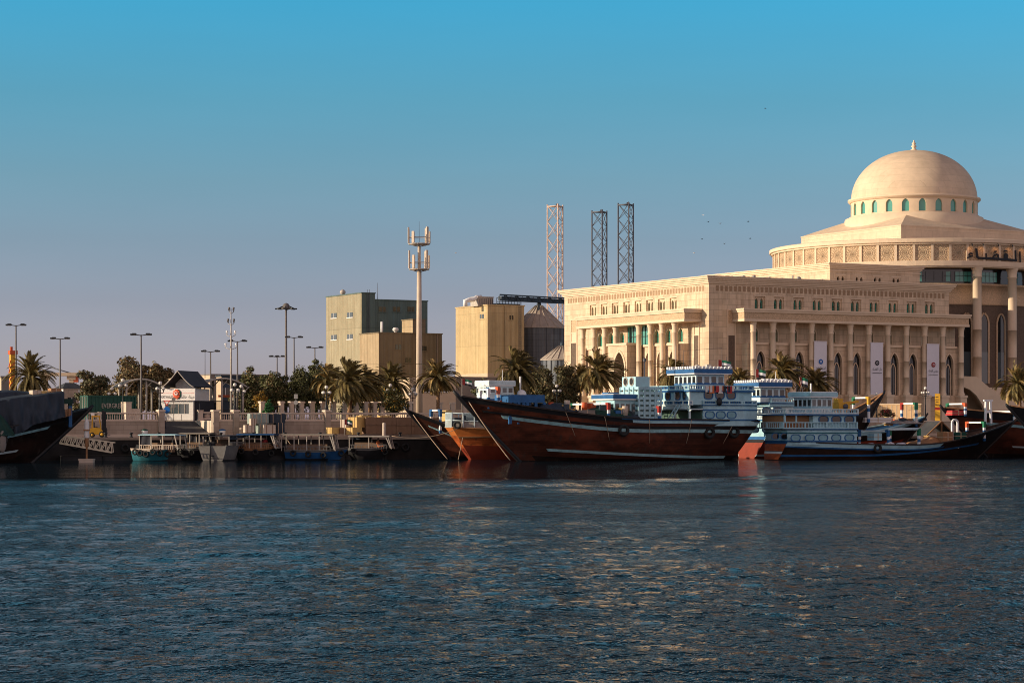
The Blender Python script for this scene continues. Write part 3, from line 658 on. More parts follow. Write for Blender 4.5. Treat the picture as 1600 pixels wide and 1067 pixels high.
    # ledge band
    def bar(mb, x0, x1, z0, z1, d0, d1, m=0):
        v = [Mp(x,z,d) for d in (d0,d1) for x,z in ((x0,z0),(x1,z0),(x1,z1),(x0,z1))]
        mb.add(v, [(0,1,2,3),(7,6,5,4),(0,4,5,1),(1,5,6,2),(2,6,7,3),(3,7,4,0)], m)
    for c0, c1 in zip(cs, cs[1:]): tm_ = MB(); bar(tm_, c0+.42, c1-.42, ZLED-.22, ZLED+.10, fore-.25, fore-.002); tm_.build('gallery_ledge', M['stone_trim'], court)
    # entablature with carved frieze
    en = MB(); p = -proj
    bar(en, e0, e1, ZE0, ZE0+.35, p, .3); bar(en, e0+.05, e1-.05, ZE0+.35, ZE1-.55, p+.08, .3, 1)
    bar(en, e0-.12, e1+.12, ZE1-.55, ZE1-.25, p-.12, .3); bar(en, e0-.25, e1+.25, ZE1-.25, ZE1, p-.25, .3)
    en.build('entablature', [M['stone_trim'], M['stone_frieze']], court)
    # frieze of small squares and the cornice
    fr = MB(); x = s0 + 1.2
    while x < s1 - 1.2:
        bar(fr, x, x+.5, 22.75, 23.5, -.015, -.001); x += .78
    fr.build('frieze_squares', M['frieze_dark'], court)
    for c in cs:
        if any(k0 < c < k1 for k0, k1 in skip): continue
        q = Mp(c, ZPL, fore-.62); link('column', COL, court, q)
        mb = MB(); v = Mp(c, 0, fore-.62); mb.box(v[0]-.62, v[0]+.62, v[1]-.62, v[1]+.62, ZG, ZPL-.35); mb.box(v[0]-.74, v[0]+.74, v[1]-.74, v[1]+.74, ZPL-.35, ZPL-.002); mb.box(v[0]-.72, v[0]+.72, v[1]-.72, v[1]+.72, ZG, ZG+.4)
        mb.build('pedestal', M['stone_trim'], court)
    return bar
rc = [bx(p, -2.1) for p in (1176.7,1207.6,1238,1268,1298,1328.3,1357.6,1387,1416,1444.7,1473,1501.6)]
rp_ = [bx(p, .3) for p in (1185.4,1215.3,1245.8,1275.8,1305.6,1335.5,1364.6,1394,1422.4,1451)]
bar = facade(RF, 0, XR, bx(1163,-3), bx(1515,-3), rc, rp_, -1.5)
lc = [by(p, -2.1) for p in (911,928.5,945.3,962.4,980.5,998.6,1016.7,1035,1054.7)]
lp = [by(p, .3) for p in (929,946.4,963.7,981.5,999.4,1017.5,1036,1054.5)]
PS1 = by(995, -1.5); PX = bx(979.4, PS1); PS0 = by(950, PX)
facade(LF, 0, YL, by(1069,-3), by(901,-3), lc, sorted(lp), -1.5, skip=((lc[4]-3.05, lc[4]+3.05),))
# central glazing over the portal on the sunny side
gb = MB(); gb.quad((.05, lc[3], ZLED), (.05, lc[5], ZLED), (.05, lc[5], ZE0+.2), (.05, lc[3], ZE0+.2)); g = gb.build('gallery_glazing', M['glass_teal'], court)
mb = MB()
for i in range(9): s_ = lc[5]+(lc[3]-lc[5])*i/8; mb.box(-.02,.04, s_-.05, s_+.05, ZLED, ZE0)
mb.box(-.02,.04, lc[5], lc[3], 16.7, 16.8); mb.build('mullion', M['black'], g)
# portal block
mb = MB(); PM = lambda s, z, d: (PX + d, s, z)
c = (PS0+PS1)/2; pc = by(968, PX)
o = wall_bay(mb, PM, PS1, PS0, ZG, ZLED+.1, pc, abs(by(960,PX)-by(976,PX)), ZG+.01, 12.2, 14.4, 1.6)
mb.quad((PX,PS1,ZG),(PX,PS1,ZLED+.1),(-1.5,PS1,ZLED+.1),(-1.5,PS1,ZG)); mb.quad((PX,PS0,ZG),(PX,PS0,ZLED+.1),(-1.5,PS0,ZLED+.1),(-1.5,PS0,ZG))
mb.quad((PX,PS0,ZLED+.1),(PX,PS1,ZLED+.1),(0,PS1,ZLED+.1),(0,PS0,ZLED+.1))
po = mb.build('portal', M['stone'], court)
mb = MB(); outline_trim(mb, PM, o, .35, .12); mb.box(PX-.2, -1.5, PS1-.2, PS0+.2, ZLED+.1, ZLED+.45); mb.build('portal_trim', M['stone_trim'], po)
pane('portal_door', PM, o, 1.58, [M['glass_dark'], M['stone_trim'], M['black']], po, bars=[[(pc, ZG), (pc, 14)], [(pc-.8, 8), (pc+.8, 8)], [(pc-.8,12),(pc+.8,12)]])
# ends and roof of the wing
wall.quad((XR,0,ZG),(XR,YL,ZG),(XR,YL,ZTOP-.3),(XR,0,ZTOP-.3)); wall.quad((0,YL,ZG),(XR,YL,ZG),(XR,YL,ZTOP-.3),(0,YL,ZTOP-.3))
wall.quad((0,0,ZTOP-.31),(XR,0,ZTOP-.31),(XR,YL,ZTOP-.31),(0,YL,ZTOP-.31))
# portico return beyond the wing's right end
x1 = bx(1515,-3)
wall.build('wall', M['stone'], court)
co_ = MB()
for e, z0, z1 in ((.18, 23.75, 23.95), (.32, 23.95, 24.2), (.5, 24.2, 24.45), (.72, 24.45, 24.7), (.85, 24.7, 24.86)): co_.box(-e, XR+e, -e, YL+e, z0, z1)
co_.build('cornice', M['stone_trim'], court)
# tall recessed slits in the plain end walls
def slit(Mp, c, w=1.15):
    mb = MB(); z0, z1 = ZG+2, 20.0
    def b2(x0,x1,za,zb,d0,d1,m):
        v = [Mp(x,z,d) for d in (d0,d1) for x,z in ((x0,za),(x1,za),(x1,zb),(x0,zb))]
        mb.add(v, [(0,1,2,3),(7,6,5,4),(0,4,5,1),(1,5,6,2),(2,6,7,3),(3,7,4,0)], m)
    for x0, x1_ in ((c-w/2-.18, c-w/2), (c+w/2, c+w/2+.18)): b2(x0, x1_, z0, z1, -.12, -.001, 0)
    b2(c-w/2-.18, c+w/2+.18, z1, z1+.2, -.14, -.001, 0); b2(c-w/2, c+w/2, 17.9, 18.1, -.08, -.001, 0); b2(c-w/2, c+w/2, 16.4, 16.6, -.08, -.001, 0)
    b2(c-w/2, c+w/2, z0, 16.4, -.03, -.001, 2); b2(c-w/2, c+w/2, 18.1, z1, -.03, -.001, 1); b2(c-w/2, c+w/2, 16.6, 17.9, -.02, -.001, 0)
    mb.build('slit_window', [M['stone_trim'], M['stone_frieze'], M['stone_dark']], court)
slit(RF, bx(1142.5, 0)); slit(LF, by(1089, 0)); slit(LF, by(897, 0), 1.6)
# second tier
TY = 6.1; TX = bx(1297, TY); TX1 = bx(1437, TY)
mb = MB(); pr = [bx(p, TY) for p in (1313.3,1342.5,1371,1400)]
ed = [TX] + [(a+b_)/2 for a, b_ in zip(pr, pr[1:])] + [TX1]; T2 = shifted(RF, TY)
for i, c in enumerate(pr):
    m_ = c
    for dc, xa, xb in ((-.43, ed[i], c), (.43, c, ed[i+1])):
        o = wall_bay(mb, T2, xa, xb, ZTOP-.6, 27.4, c+dc, .46, 25.0, 25.65, 26.0, .35)
        pane('tier_window', T2, o, .33, WM, court)
mb.quad((TX,TY,ZTOP-.6),(TX,TY+34,ZTOP-.6),(TX,TY+34,27.4),(TX,TY,27.4)); mb.quad((TX1,TY,ZTOP-.6),(TX1,TY+34,ZTOP-.6),(TX1,TY+34,27.4),(TX1,TY,27.4)); mb.quad((TX,TY,27.39),(TX1,TY,27.39),(TX1,TY+34,27.39),(TX,TY+34,27.39))
mb.build('upper_tier_wall', M['stone'], court)
mb = MB()
for e, z0, z1 in ((.15,26.75,26.9),(.1,27.1,27.3),(.3,27.3,27.55),(.5,27.55,27.8),(.65,27.8,27.97)): mb.box(TX-e, TX1+e, TY-e, TY+34, z0, z1)
for c in pr: mb.box(c-.95, c+.95, TY-.06, TY-.001, 26.15, 26.32)
mb.build('upper_tier_cornice', M['stone_trim'], court)
mb = MB(); rr = random.Random(3)
for i in range(16):
    x, y = rr.uniform(2, 24), rr.uniform(1, 8); s_ = rr.uniform(.15,.4); mb.box(x, x+s_, y, y+s_, ZTOP-.3, ZTOP+rr.uniform(.2,.7))
mb.build('roof_fitting', M['steel'], court)

# ---------------------------------------------------------------- rotunda and dome
RC = Vector(((1428-800)/FPX*392, 392, 0)); d_ = Vector((RC.x-B0[0], RC.y-B0[1]))
rx, ry = d_.x*UX + d_.y*UY, d_.x*VX + d_.y*VY            # rotunda centre in the courthouse's frame
FA = math.atan2(0-RC.y, 0-RC.x) - TH                      # angle facing the camera
def RR(r, phi, z): return (rx + r*math.cos(FA+phi), ry + r*math.sin(FA+phi), z)
def CYL(r): return lambda s, z, d: RR(r - d, s/r, z)
RING = 24.0
rg = MB(); rg.lathe([(21,28.75),(RING-.1,28.75),(RING-.1,28.95),(RING+.05,28.95),(RING+.05,29.75),(RING-.25,29.8),(RING-.25,32.35),(RING+.15,32.4),(RING+.15,32.6),(RING+.45,32.7),(RING+.45,33.25),(RING+.2,33.35),(14,33.4)], 104, (rx,ry,0), 0, False)
rg.build('ring_entablature', M['stone_trim'], court)
m, nt, p = newmat('carved_rosette_panel')
uv = N(nt, 'ShaderNodeUVMap'); mp = N(nt, 'ShaderNodeMapping'); mp.inputs['Location'].default_value = (-.5,-.5,0); nt.links.new(uv.outputs[0], mp.inputs[0])
sp = N(nt, 'ShaderNodeSeparateXYZ'); nt.links.new(mp.outputs[0], sp.inputs[0])
an = mth('ARCTAN2', sp.outputs[1], sp.outputs[0]); ra = mth('SQRT', mth('ADD', mth('MULTIPLY', sp.outputs[0], sp.outputs[0]), mth('MULTIPLY', sp.outputs[1], sp.outputs[1])))
w1 = mth('SINE', mth('ADD', mth('MULTIPLY', ra, 54), mth('MULTIPLY', mth('ABSOLUTE', mth('SINE', mth('MULTIPLY', an, 8))), 4.2)))
w2 = mth('SINE', mth('MULTIPLY', an, 16)); hgt = mth('MULTIPLY', w1, mth('ADD', 1, mth('MULTIPLY', w2, .4)))
mp2 = mth('MULTIPLY_ADD', hgt, .35, .5, True)
rp = N(nt, 'ShaderNodeValToRGB'); rp.color_ramp.elements[0].color = (.42,.28,.16,1); rp.color_ramp.elements[1].color = (.72,.53,.35,1); nt.links.new(mp2, rp.inputs[0]); nt.links.new(rp.outputs[0], p.inputs['Base Color'])
b = N(nt, 'ShaderNodeBump'); b.inputs['Strength'].default_value = 1; b.inputs['Distance'].default_value = .12; nt.links.new(mp2, b.inputs['Height']); nt.links.new(b.outputs[0], p.inputs['Normal']); p.inputs['Roughness'].default_value = .85
M['rosette'] = m
NP = 52
for i in range(NP):
    p0, p1 = 2*math.pi*(i+.08)/NP, 2*math.pi*(i+.92)/NP; r = RING-.2
    if not -1.75 < ((p0+math.pi) % (2*math.pi)) - math.pi < 1.75: continue
    mb = MB(); rib = MB(); mb.quad(RR(r,p0,29.85), RR(r,p1,29.85), RR(r,p1,32.3), RR(r,p0,32.3), 0, True)
    q0, q1 = 2*math.pi*(i-.07)/NP, 2*math.pi*(i+.07)/NP; r2 = RING-.05
    v = [RR(a,b_,z) for a in (RING-.3, r2) for b_, z in ((q0,29.76),(q1,29.76),(q1,32.36),(q0,32.36))]
    rib.add(v, [(4,5,6,7),(0,4,7,3),(1,2,6,5)])
    mb.build('carved_panel', M['rosette'], court); rib.build('panel_rib', M['stone_trim'], court)
# hip roof below the drum: square fascia rising to the round drum
HS = 13.6; q = MB(); e = HS
q.box(rx-e, rx+e, ry-e, ry+e, 33.36, 35.75); q.box(rx-e-.08, rx+e+.08, ry-e-.08, ry+e+.08, 35.75, 35.95)
tp_ = e-5.4; vs = [(rx+sx*h_, ry+sy*h_, z_) for h_, z_ in ((e, 35.96), (tp_, 38.24)) for sx, sy in ((-1,-1),(1,-1),(1,1),(-1,1))]
q.add(vs, [(0,1,5,4),(1,2,6,5),(2,3,7,6),(3,0,4,7),(4,5,6,7)])
q.build('hip_roof', M['dome'], court)
DR = 10.65; dr = MB(); DM = CYL(DR); NW = 24; dmb = MB(); 
drum_root = None; outs = []
for i in range(NW):
    a0, a1 = 2*math.pi*i/NW*DR, 2*math.pi*(i+1)/NW*DR; c = (a0+a1)/2
    n_sub = 3; wd = 1.2
    for k, (sa, sb) in enumerate(((a0, c-.95), (c+.95, a1))): dr.quad(DM(sa,38.3,0), DM(sb,38.3,0), DM(sb,41.3,0), DM(sa,41.3,0))
    outs.append((c, wall_bay(dr, DM, c-.95, c+.95, 38.3, 41.3, c, wd, 38.95, 40.25, 41.05, .35)))
drum = dr.build('drum', M['stone_plain'], court)
for c, o in outs: pane('drum_window', DM, o, .3, [M['glass_teal'], M['stone_trim'], M['stone_trim']], drum)
mb = MB(); mb.lathe([(11.7,36.2),(11.7,38.25),(11.6,38.3),(11.6,38.45),(11.0,38.5),(11.0,38.75),(10.65,38.8)], 72, (rx,ry,0)); mb.lathe([(10.65,41.2),(10.95,41.25),(10.95,41.4),(11.15,41.45),(11.15,41.75),(10.6,41.85)], 72, (rx,ry,0)); mb.build('drum_moulding', M['stone_trim'], drum)
mb = MB(); H = 8.45; prof = []
for i in range(25):
    t = math.pi/2*i/24; prof.append((max(.02, 10.6*math.cos(t)**.96), 41.7 + H*math.sin(t)))
mb.lathe(prof, 72, (rx,ry,0)); dome = mb.build('dome', M['dome'], court)
mb = MB(); mb.lathe([(.62,49.95),(.6,50.25),(.35,50.4),(.28,50.65),(.5,50.85),(.28,51.05),(.22,51.15),(.38,51.3),(.22,51.5),(.12,51.75),(.1,51.9),(.02,51.95)], 12, (rx,ry,0)); mb.build('finial', M['stone_trim'], dome)
# rotunda body under the ring
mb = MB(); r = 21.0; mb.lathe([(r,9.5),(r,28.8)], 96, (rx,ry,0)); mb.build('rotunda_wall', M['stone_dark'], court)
mb = MB(); mb.lathe([(r+.02,26.0),(r+.12,26.0),(r+.12,26.3),(r+.05,26.35),(r+.05,23.3),(r+.2,23.2),(r+.2,22.9),(r+.02,22.85)], 96, (rx,ry,0)); mb.build('rotunda_band', M['stone_trim'] if False else M['stone_frieze'], court)
def cwin(name, r, p0, p1, z0, z1, m, d=.06):
    mb = MB(); v = [RR(a,b_,z) for a in (r, r+d) for b_, z in ((p0,z0),(p1,z0),(p1,z1),(p0,z1))]
    mb.add(v, [(4,5,6,7),(0,4,7,3),(1,2,6,5),(3,7,6,2),(0,1,5,4)])
    return mb.build(name, m, court)
mb = MB(); mb.lathe([(r+.04,26.31),(r+.04,28.7)], 96, (rx,ry,0)); mb.build('clerestory_recess', M['glass_dark'], court)
def phi(px, D=371): return math.asin(max(-1,min(1,((px-1429)/FPX*D)/21.0)))
for pa, pb in ((1434,1485),(1492,1517),(1533,1557),(1590,1640)):
    g = cwin('clerestory_window', 21.05, phi(pa), phi(pb), 26.6, 28.2, M['glass_teal'])
    mb = MB(); f = phi(pa)
    for k in range(5):
        f = phi(pa) + (phi(pb)-phi(pa))*k/4; v = [RR(a,f+e_,z) for a in (21.1,21.14) for e_,z in ((-.0012,26.6),(.0012,26.6),(.0012,28.2),(-.0012,28.2))]; mb.add(v, [(4,5,6,7)])
    v = [RR(21.14,phi(pa),27.5), RR(21.14,phi(pb),27.5), RR(21.14,phi(pb),27.58), RR(21.14,phi(pa),27.58)]; mb.add(v, [(0,1,2,3)])
    mb.build('mullion', M['black'], g)
for pc_ in (1537, 1563.5, 1612, 1510):
    f = phi(pc_); mb = MB(); WMp = lambda s, z, d: RR(21.06 - d, f + s/21.0, z)
    o = [(-.72,10.2)] + arch(0, 1.44, 19.9, 21.4) + [(.72,10.2)]
    mb.add([WMp(x,z,0) for x,z in o], [tuple(range(len(o)))], 0)
    outline_trim(mb, WMp, o, .3, .12, 1)
    mb.add([WMp(x,z,-.02) for x,z in ((-.7,10.2),(.7,10.2),(.7,15.3),(-.7,15.3))], [(0,1,2,3)], 2)
    mb.build('arched_window', [M['glass_dark'], M['stone_frieze'], M['glass_grey']], court)
RCOL = col_mesh(.72, 0, 28.75-9.6).mesh('rotunda_column', M['stone_trim'])
for px in (1526, 1581, 1632):
    f = math.asin(((px-1429)/FPX*371)/22.9); link('rotunda_column', RCOL, court, RR(22.9, f, 9.6))
mb = MB(); mb.lathe([(27,3.9),(27,9.3),(26.8,9.5),(20,9.5)], 72, (rx,ry,0)); mb.build('podium', M['stone_plain'], court)
# name on the ring in dark metal letters (strokes drawn on the ring, right to left: al-qada')
def L2(zx, zy):
    px = 1480 + zx/11.86; py = 370 + zy/11.86
    s_ = (px-1429)/FPX*368.3; return (RING+.02)*math.asin(s_/(RING+.02)), CH + (YH-py)/FPX*368.6
lm = MB(); CM = CYL(RING+.02)
def stroke(pts, wd):
    pts = [L2(*p_) for p_ in pts]
    for i in range(len(pts)-1):
        (xa,za),(xb,zb_) = pts[i], pts[i+1]; dx, dz = xb-xa, zb_-za; L = math.hypot(dx,dz); nx, nz = -dz/L*wd/2, dx/L*wd/2; ex, ez = dx/L*wd*.35, dz/L*wd*.35
        q_ = [(xa-nx-ex,za-nz-ez),(xb-nx+ex,zb_-nz+ez),(xb+nx+ex,zb_+nz+ez),(xa+nx-ex,za+nz-ez)]
        v = [CM(x,z,0) for x,z in q_] + [CM(x,z,-.12) for x,z in q_]
        lm.add(v, [(4,5,6,7),(0,1,5,4),(1,2,6,5),(2,3,7,6),(3,0,4,7)])
stroke([(1345,255),(1350,435)], .24)                                            # alif
stroke([(1262,235),(1268,420)], .26)                                            # lam
stroke([(1275,412),(1100,405),(950,400),(760,396),(575,392),(548,372),(540,300),(532,230)], .36)  # long base and final alif
stroke([(1058,392),(1058,318),(1080,296),(1102,318),(1102,392)], .26); stroke([(1080,330),(1080,392)], .3)   # qaf
stroke([(1052,245),(1066,245)], .26); stroke([(1086,245),(1100,245)], .26)
stroke([(830,388),(870,335),(905,315),(935,325),(940,388)], .24); stroke([(880,266),(896,266)], .3)          # dad
stroke([(712,310),(716,392)], .24)
stroke([(458,318),(420,306),(400,330),(420,358),(462,352)], .22); stroke([(440,360),(375,392)], .22)         # hamza
lm.build('sign_lettering', M['ink'], court)
for zx in (430, 625, 895, 1150, 1400):
    s_, z = L2(zx, 150); mb = MB(); a = s_/(RING+.02)
    q_ = RR(RING+.75, a, 32.25); mb.path([RR(RING+.3,a,32.45), RR(RING+.7,a,32.5), q_], .05, 6); mb.sphere(q_, .13, 0, 8, 6)
    lp_ = mb.build('spotlight', M['black'], court)
    ld = bpy.data.lights.new('spotlight_beam', 'SPOT'); ld.energy = 22; ld.color = (1,.5,.18); ld.spot_size = R(95); ld.shadow_soft_size = .08; ld.spot_blend = .8
    lo = bpy.data.objects.new('spotlight_beam', ld); C.objects.link(lo); lo.parent = court; lo.location = RR(RING+.75, a, 32.05)
    dv = Vector(RR(RING-.2, a, 31.3)) - Vector(RR(RING+.75, a, 32.05)); lo.rotation_euler = dv.to_track_quat('-Z','Y').to_euler()

# stair in front of the rotunda
sx0 = qz(1508, 95, 588)
t = thing('stair_flight', 'pale stone stair with solid parapet and arched underside below the rotunda', 'staircase', bpt(bx(1508, 0), 0, 0), TH)
D_ = bD(bx(1530,0),0); k = D_/FPX/UX*1.03
def S(px, py): return ((px-1508)*k, zp(py, D_))
top = [S(1504,588), S(1526,588.5), S(1545,603), S(1562,617), S(1580,633), S(1592,645)]
bot = [S(1592,668), S(1545,668), S(1541,645), S(1536,632), S(1526,618), S(1515,609), S(1504,605)]
mb = MB(); mb.xz(top + bot, -.2, .25); mb.build('parapet', M['stone_plain'], t)
mb = MB(); mb.xz(top + bot, 4.2, 4.6); 
for i in range(26):
    x = S(1526,0)[0] + i*.30; z = S(1526,590)[1] - .9 - i*.22; mb.box(x, x+.32, .25, 4.2, z-.3, z)
mb.box(S(1492,0)[0], S(1526,0)[0], .25, 14, S(0,594)[1]-.6, S(0,594)[1]-.1)
mb.build('steps', M['stone_plain'], t)
# banners
for px0, px1, top_, bot_, words, lab, inkm in ((1272.3,1291.8,534,619,'النيابة العامة','white banner with blue round crest, leftmost of the three on the colonnade','signblue'),
      (1360.3,1379.8,536,616.5,'دائرة القضاء','white banner with grey round crest, middle one on the colonnade','ink'),
      (1448.3,1467.5,538.3,618,'مجلس القضاء','white banner with dark red round crest, beside the stairs end of the colonnade','red')):
    y = -2.75; x0, x1 = bx(px0,y), bx(px1,y); D = bD((x0+x1)/2, y); zt, zb = zp(top_,D), zp(bot_,D); wd = x1-x0
    t = thing('banner', lab, 'banner', bpt((x0+x1)/2, y, zb), TH, 'hanging banners'); Hh = zt - zb
    mb = MB(); mb.grid(lambda u, v: (-wd/2+wd*u, .05*math.sin(u*7+v*3)*v*(1-v)*2, Hh*v), 10, 16); mb.box(-wd/2-.05, wd/2+.05, -.04, .06, Hh, Hh+.1); mb.box(-wd/2-.05, wd/2+.05, -.04,.06,-.1,0); mb.build('cloth', M['banner'], t)
    mb = MB(); ez = zp(top_ + 31 if px0 < 1400 else top_+31.5, D) - zb
    mb.add([(.30*math.cos(a*.3927), -.10, ez+.30*math.sin(a*.3927)) for a in range(16)], [tuple(range(16))]); mb.torus((0,-.10,ez), .34, .04, 0, 'y', 20, 6)
    mb.torus((0,-.12,ez), .14, .04, 1, 'y', 12, 6); mb.build('crest', [M[inkm], M['banner']], t)
    tm = text_mb(arabic(words), wd*.78, .5, 0, .1); tm.move((0,0,ez-.95)); tm.box(-wd*.38, wd*.38, -.11, -.1, ez-1.52, ez-1.46); tm.build('lettering', M['ink'], t)
# ---------------------------------------------------------------- buildings behind the quay
def corner_dims(D, pxc, pxl, pxr):
    kc = (pxc-800)/FPX; x0 = kc*D
    kl = (pxl-800)/FPX; Ll = (x0 - kl*D)/(kl*VY - VX) if pxl is not None else 0
    kr = (pxr-800)/FPX; Lr = (kr*D - x0)/(UX - kr*UY)
    return x0, Ll, Lr
def block(parent, D, pxc, pyt, pxl, pxr, mats, name='wall', z0=ZP, parapet=.35):
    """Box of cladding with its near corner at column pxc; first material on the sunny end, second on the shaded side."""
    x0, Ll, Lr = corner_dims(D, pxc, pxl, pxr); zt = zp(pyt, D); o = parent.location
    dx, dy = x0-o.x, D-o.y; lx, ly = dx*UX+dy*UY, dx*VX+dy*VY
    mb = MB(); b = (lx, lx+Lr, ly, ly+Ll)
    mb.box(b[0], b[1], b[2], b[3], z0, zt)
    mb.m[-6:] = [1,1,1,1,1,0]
    w_ = mb.build(name, mats, parent)
    if parapet:
        m2 = MB(); e = .12; m2.box(b[0]-e, b[1]+e, b[2]-e, b[3]+e, zt, zt+parapet*.6); m2.build('coping', M['steel'] if parapet > .5 else mats[-1], w_)
    return b, zt, w_
def lpx(px, D0, y):   # local x on the shaded side (plane y=const in the frame whose origin is at parent) - solved numerically by callers
    pass
def flat_window(parent, x, y, z, w, h, face, mat_, name='window', frame=None):
    mb = MB(); d = .06
    if face == 'x': mb.box(x-d, x-.005, y-w/2, y+w/2, z-h/2, z+h/2); fr = lambda mbb: (mbb.box(x-.12, x-.006, y-w/2-.15, y+w/2+.15, z-h/2-.18, z-h/2-.002), mbb.box(x-.10, x-d-.001, y-.05, y+.05, z-h/2, z+h/2))
    else: mb.box(x-w/2, x+w/2, y-d, y-.005, z-h/2, z+h/2); fr = lambda mbb: (mbb.box(x-w/2-.15, x+w/2+.15, y-.12, y-.006, z-h/2-.18, z-h/2-.002), mbb.box(x-.05, x+.05, y-.10, y-d-.001, z-h/2, z+h/2))
    o = mb.build(name, mat_, parent)
    m2 = MB(); fr(m2); m2.build('window_frame', frame or M['white'], o); return o
def ly_on(o, px, x):   # local y of column px on the plane local x
    k = (px-800)/FPX; X, Y = o.location.x + x*UX, o.location.y + x*UY
    return (k*Y - X)/(VX - k*VY)
def lx_on(o, px, y):
    k = (px-800)/FPX; X, Y = o.location.x + y*VX, o.location.y + y*VY
    return (k*Y - X)/(UX - k*UY)
def lz_on(o, py, x, y): return zp(py, o.location.y + x*UY + y*VY)
# green factory with three blocks
t = thing('factory_building', 'green and tan clad factory block with small windows and a roof vent', 'factory', at(565, 664, 450)*Vector((1,1,0)) if False else Vector(((565-800)/FPX*450, 450, 0)), TH)
b1, zt1, wl = block(t, 450, 565, 458.3, 509.7, 586, [M['green_clad'], M['teal_shade_clad']])
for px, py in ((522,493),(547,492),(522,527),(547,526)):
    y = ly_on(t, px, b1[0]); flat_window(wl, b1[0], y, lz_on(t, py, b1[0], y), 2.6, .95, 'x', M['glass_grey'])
b2, zt2, w2_ = block(t, 452, 586.2, 469, 586, 668, [M['teal_shade_clad'], M['teal_shade_clad']], parapet=.35)
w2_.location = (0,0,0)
for px in (597,619.5,642): x = lx_on(t, px, b2[2]); flat_window(w2_, x, b2[2], lz_on(t, 483.5, x, b2[2]), 1.5, 1.0, 'y', M['glass_dark'], frame=M['teal_shade_clad'])
b3, zt3, w3_ = block(t, 432, 592, 520.6, 562, 690.6, [M['tan_clad'], M['olive_shade_clad']])
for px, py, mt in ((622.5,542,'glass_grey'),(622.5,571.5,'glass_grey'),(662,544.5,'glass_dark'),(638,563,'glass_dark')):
    x = lx_on(t, px, b3[2]); flat_window(w3_, x, b3[2], lz_on(t, py, x, b3[2]), 1.2, .9, 'y', M[mt], frame=M['olive_shade_clad'])
b4, zt4, w4_ = block(t, 446, 645, 499.8, 628, 665, [M['tan_clad'], M['olive_shade_clad']], z0=zt3-.5)
mb = MB(); y = ly_on(t, 527, b1[0]); c = (b1[0]+1.2, y, zt1); mb.lathe([(.28,0),(.28,.35),(.5,.5),(.6,.8),(.5,1.1),(.25,1.3),(.02,1.35)], 12, c); mb.build('roof_vent', M['alu'], t)
mb = MB(); x = lx_on(t, 618, b3[2]+2); mb.lathe([(.3,0),(.3,.5),(.55,.6),(.6,.95),(.4,1.2),(.02,1.25)], 12, (x, b3[2]+2, zt3)); x = lx_on(t, 596.5, b3[2]+3); mb2 = MB(); mb2.tube((x,b3[2]+3,zt3),(x,b3[2]+3,zt3+2.3),.24,.24,10); mb.build('roof_vent', M['white'], t); mb2.build('chimney_pipe', M['cleanwhite'], t)
mb = MB(); x = lx_on(t, 590, b2[2]+3); mb.tube((x,b2[2]+3,zt2),(x,b2[2]+3,zt2+3.6),.06,.03,5); mb.build('antenna', M['grey_steel'], t)
mb = MB(); y = ly_on(t, 572, b3[0]); 
mb = MB(); x = lx_on(t, 575, b1[2])
for dx_ in (-.22,.22): mb.tube((x+dx_, b1[2]-.12, ZP), (x+dx_, b1[2]-.12, zt1+.8), .045, .045, 5)
for i in range(56): z = ZP+.6+i*.42; mb.tube((x-.22, b1[2]-.12, z), (x+.22, b1[2]-.12, z), .03, .03, 4) if z < zt1 else None
mb.build('roof_ladder', M['grey_steel'], t)
mb = MB(); x = lx_on(t, 651, b3[2]); mb.tube((x, b3[2]-.15, ZP), (x, b3[2]-.15, zt3), .12, .12, 8); mb.build('downpipe', M['olive_shade_clad'], t)
mb = MB(); x = lx_on(t, 683, b3[2]); mb.tube((x, b3[2]-.15, ZP), (x, b3[2]-.15, zt3), .12, .12, 8); mb.build('downpipe', M['olive_shade_clad'], t)
# base skirting
mb.box(b3[0]-.06, b3[1]+.06, b3[2]-.06, b3[3], ZP, ZP+1.2); mb.build('plinth', M['beige'], t)
# yellow mill with rooftop plant
t = thing('mill_building', 'tall yellow clad mill building with white duct on its roof', 'mill', Vector(((762-800)/FPX*420, 420, 0)), TH)
b, zt, wl = block(t, 420, 762, 477.3, 712, 819, [M['yellow_clad'], M['yellow_clad']])
y = ly_on(t, 753, b[0]); flat_window(wl, b[0], y, lz_on(t, 494.5, b[0], y), 1.5, .8, 'x', M['glass_grey'], 'vent', M['yellow_clad'])
x = lx_on(t, 799, b[2]); flat_window(wl, x, b[2], lz_on(t, 496.5, x, b[2]), .8, .8, 'y', M['glass_dark'], 'vent', M['yellow_clad'])
mb = MB(); mb.box(b[0]-.05, b[1]+.05, b[2]-.05, b[3]+.05, ZP, zp(583,420)); mb.build('base_band', M['beige'], t)
def rp2(px, py, y): x = lx_on(t, px, y); return (x, y, lz_on(t, py, x, y))
mb = MB(); mb.path([rp2(727,479,3), rp2(727,470.5,3), rp2(733,468.5,3), rp2(740,468,3), rp2(744,465,3), rp2(752,464.5,3)], .42, 10); mb.build('duct', M['cleanwhite'], t)
mb = MB(); x0 = rp2(747,0,2.5)[0]; x1 = rp2(771,0,2.5)[0]; mb.box(x0, x1, 2.5, 5.5, zt, zt+1.6)
for i in range(8): xx = x0+(x1-x0)*(i+.5)/8; mb.box(xx-.05, xx+.05, 2.42, 2.5, zt+.2, zt+1.4, 1)
mb.box(x0-.1, x1+.1, 2.4, 5.6, zt+1.6, zt+1.75); mb.build('air_handler', [M['alu'], M['grey_steel']], t)
mb = MB(); 
for i in range(9):
    p = rp2(776+i*4.6, 470, 1); mb.tube((p[0],p[1],zt),(p[0],p[1],zt+1.5),.05,.05,4)
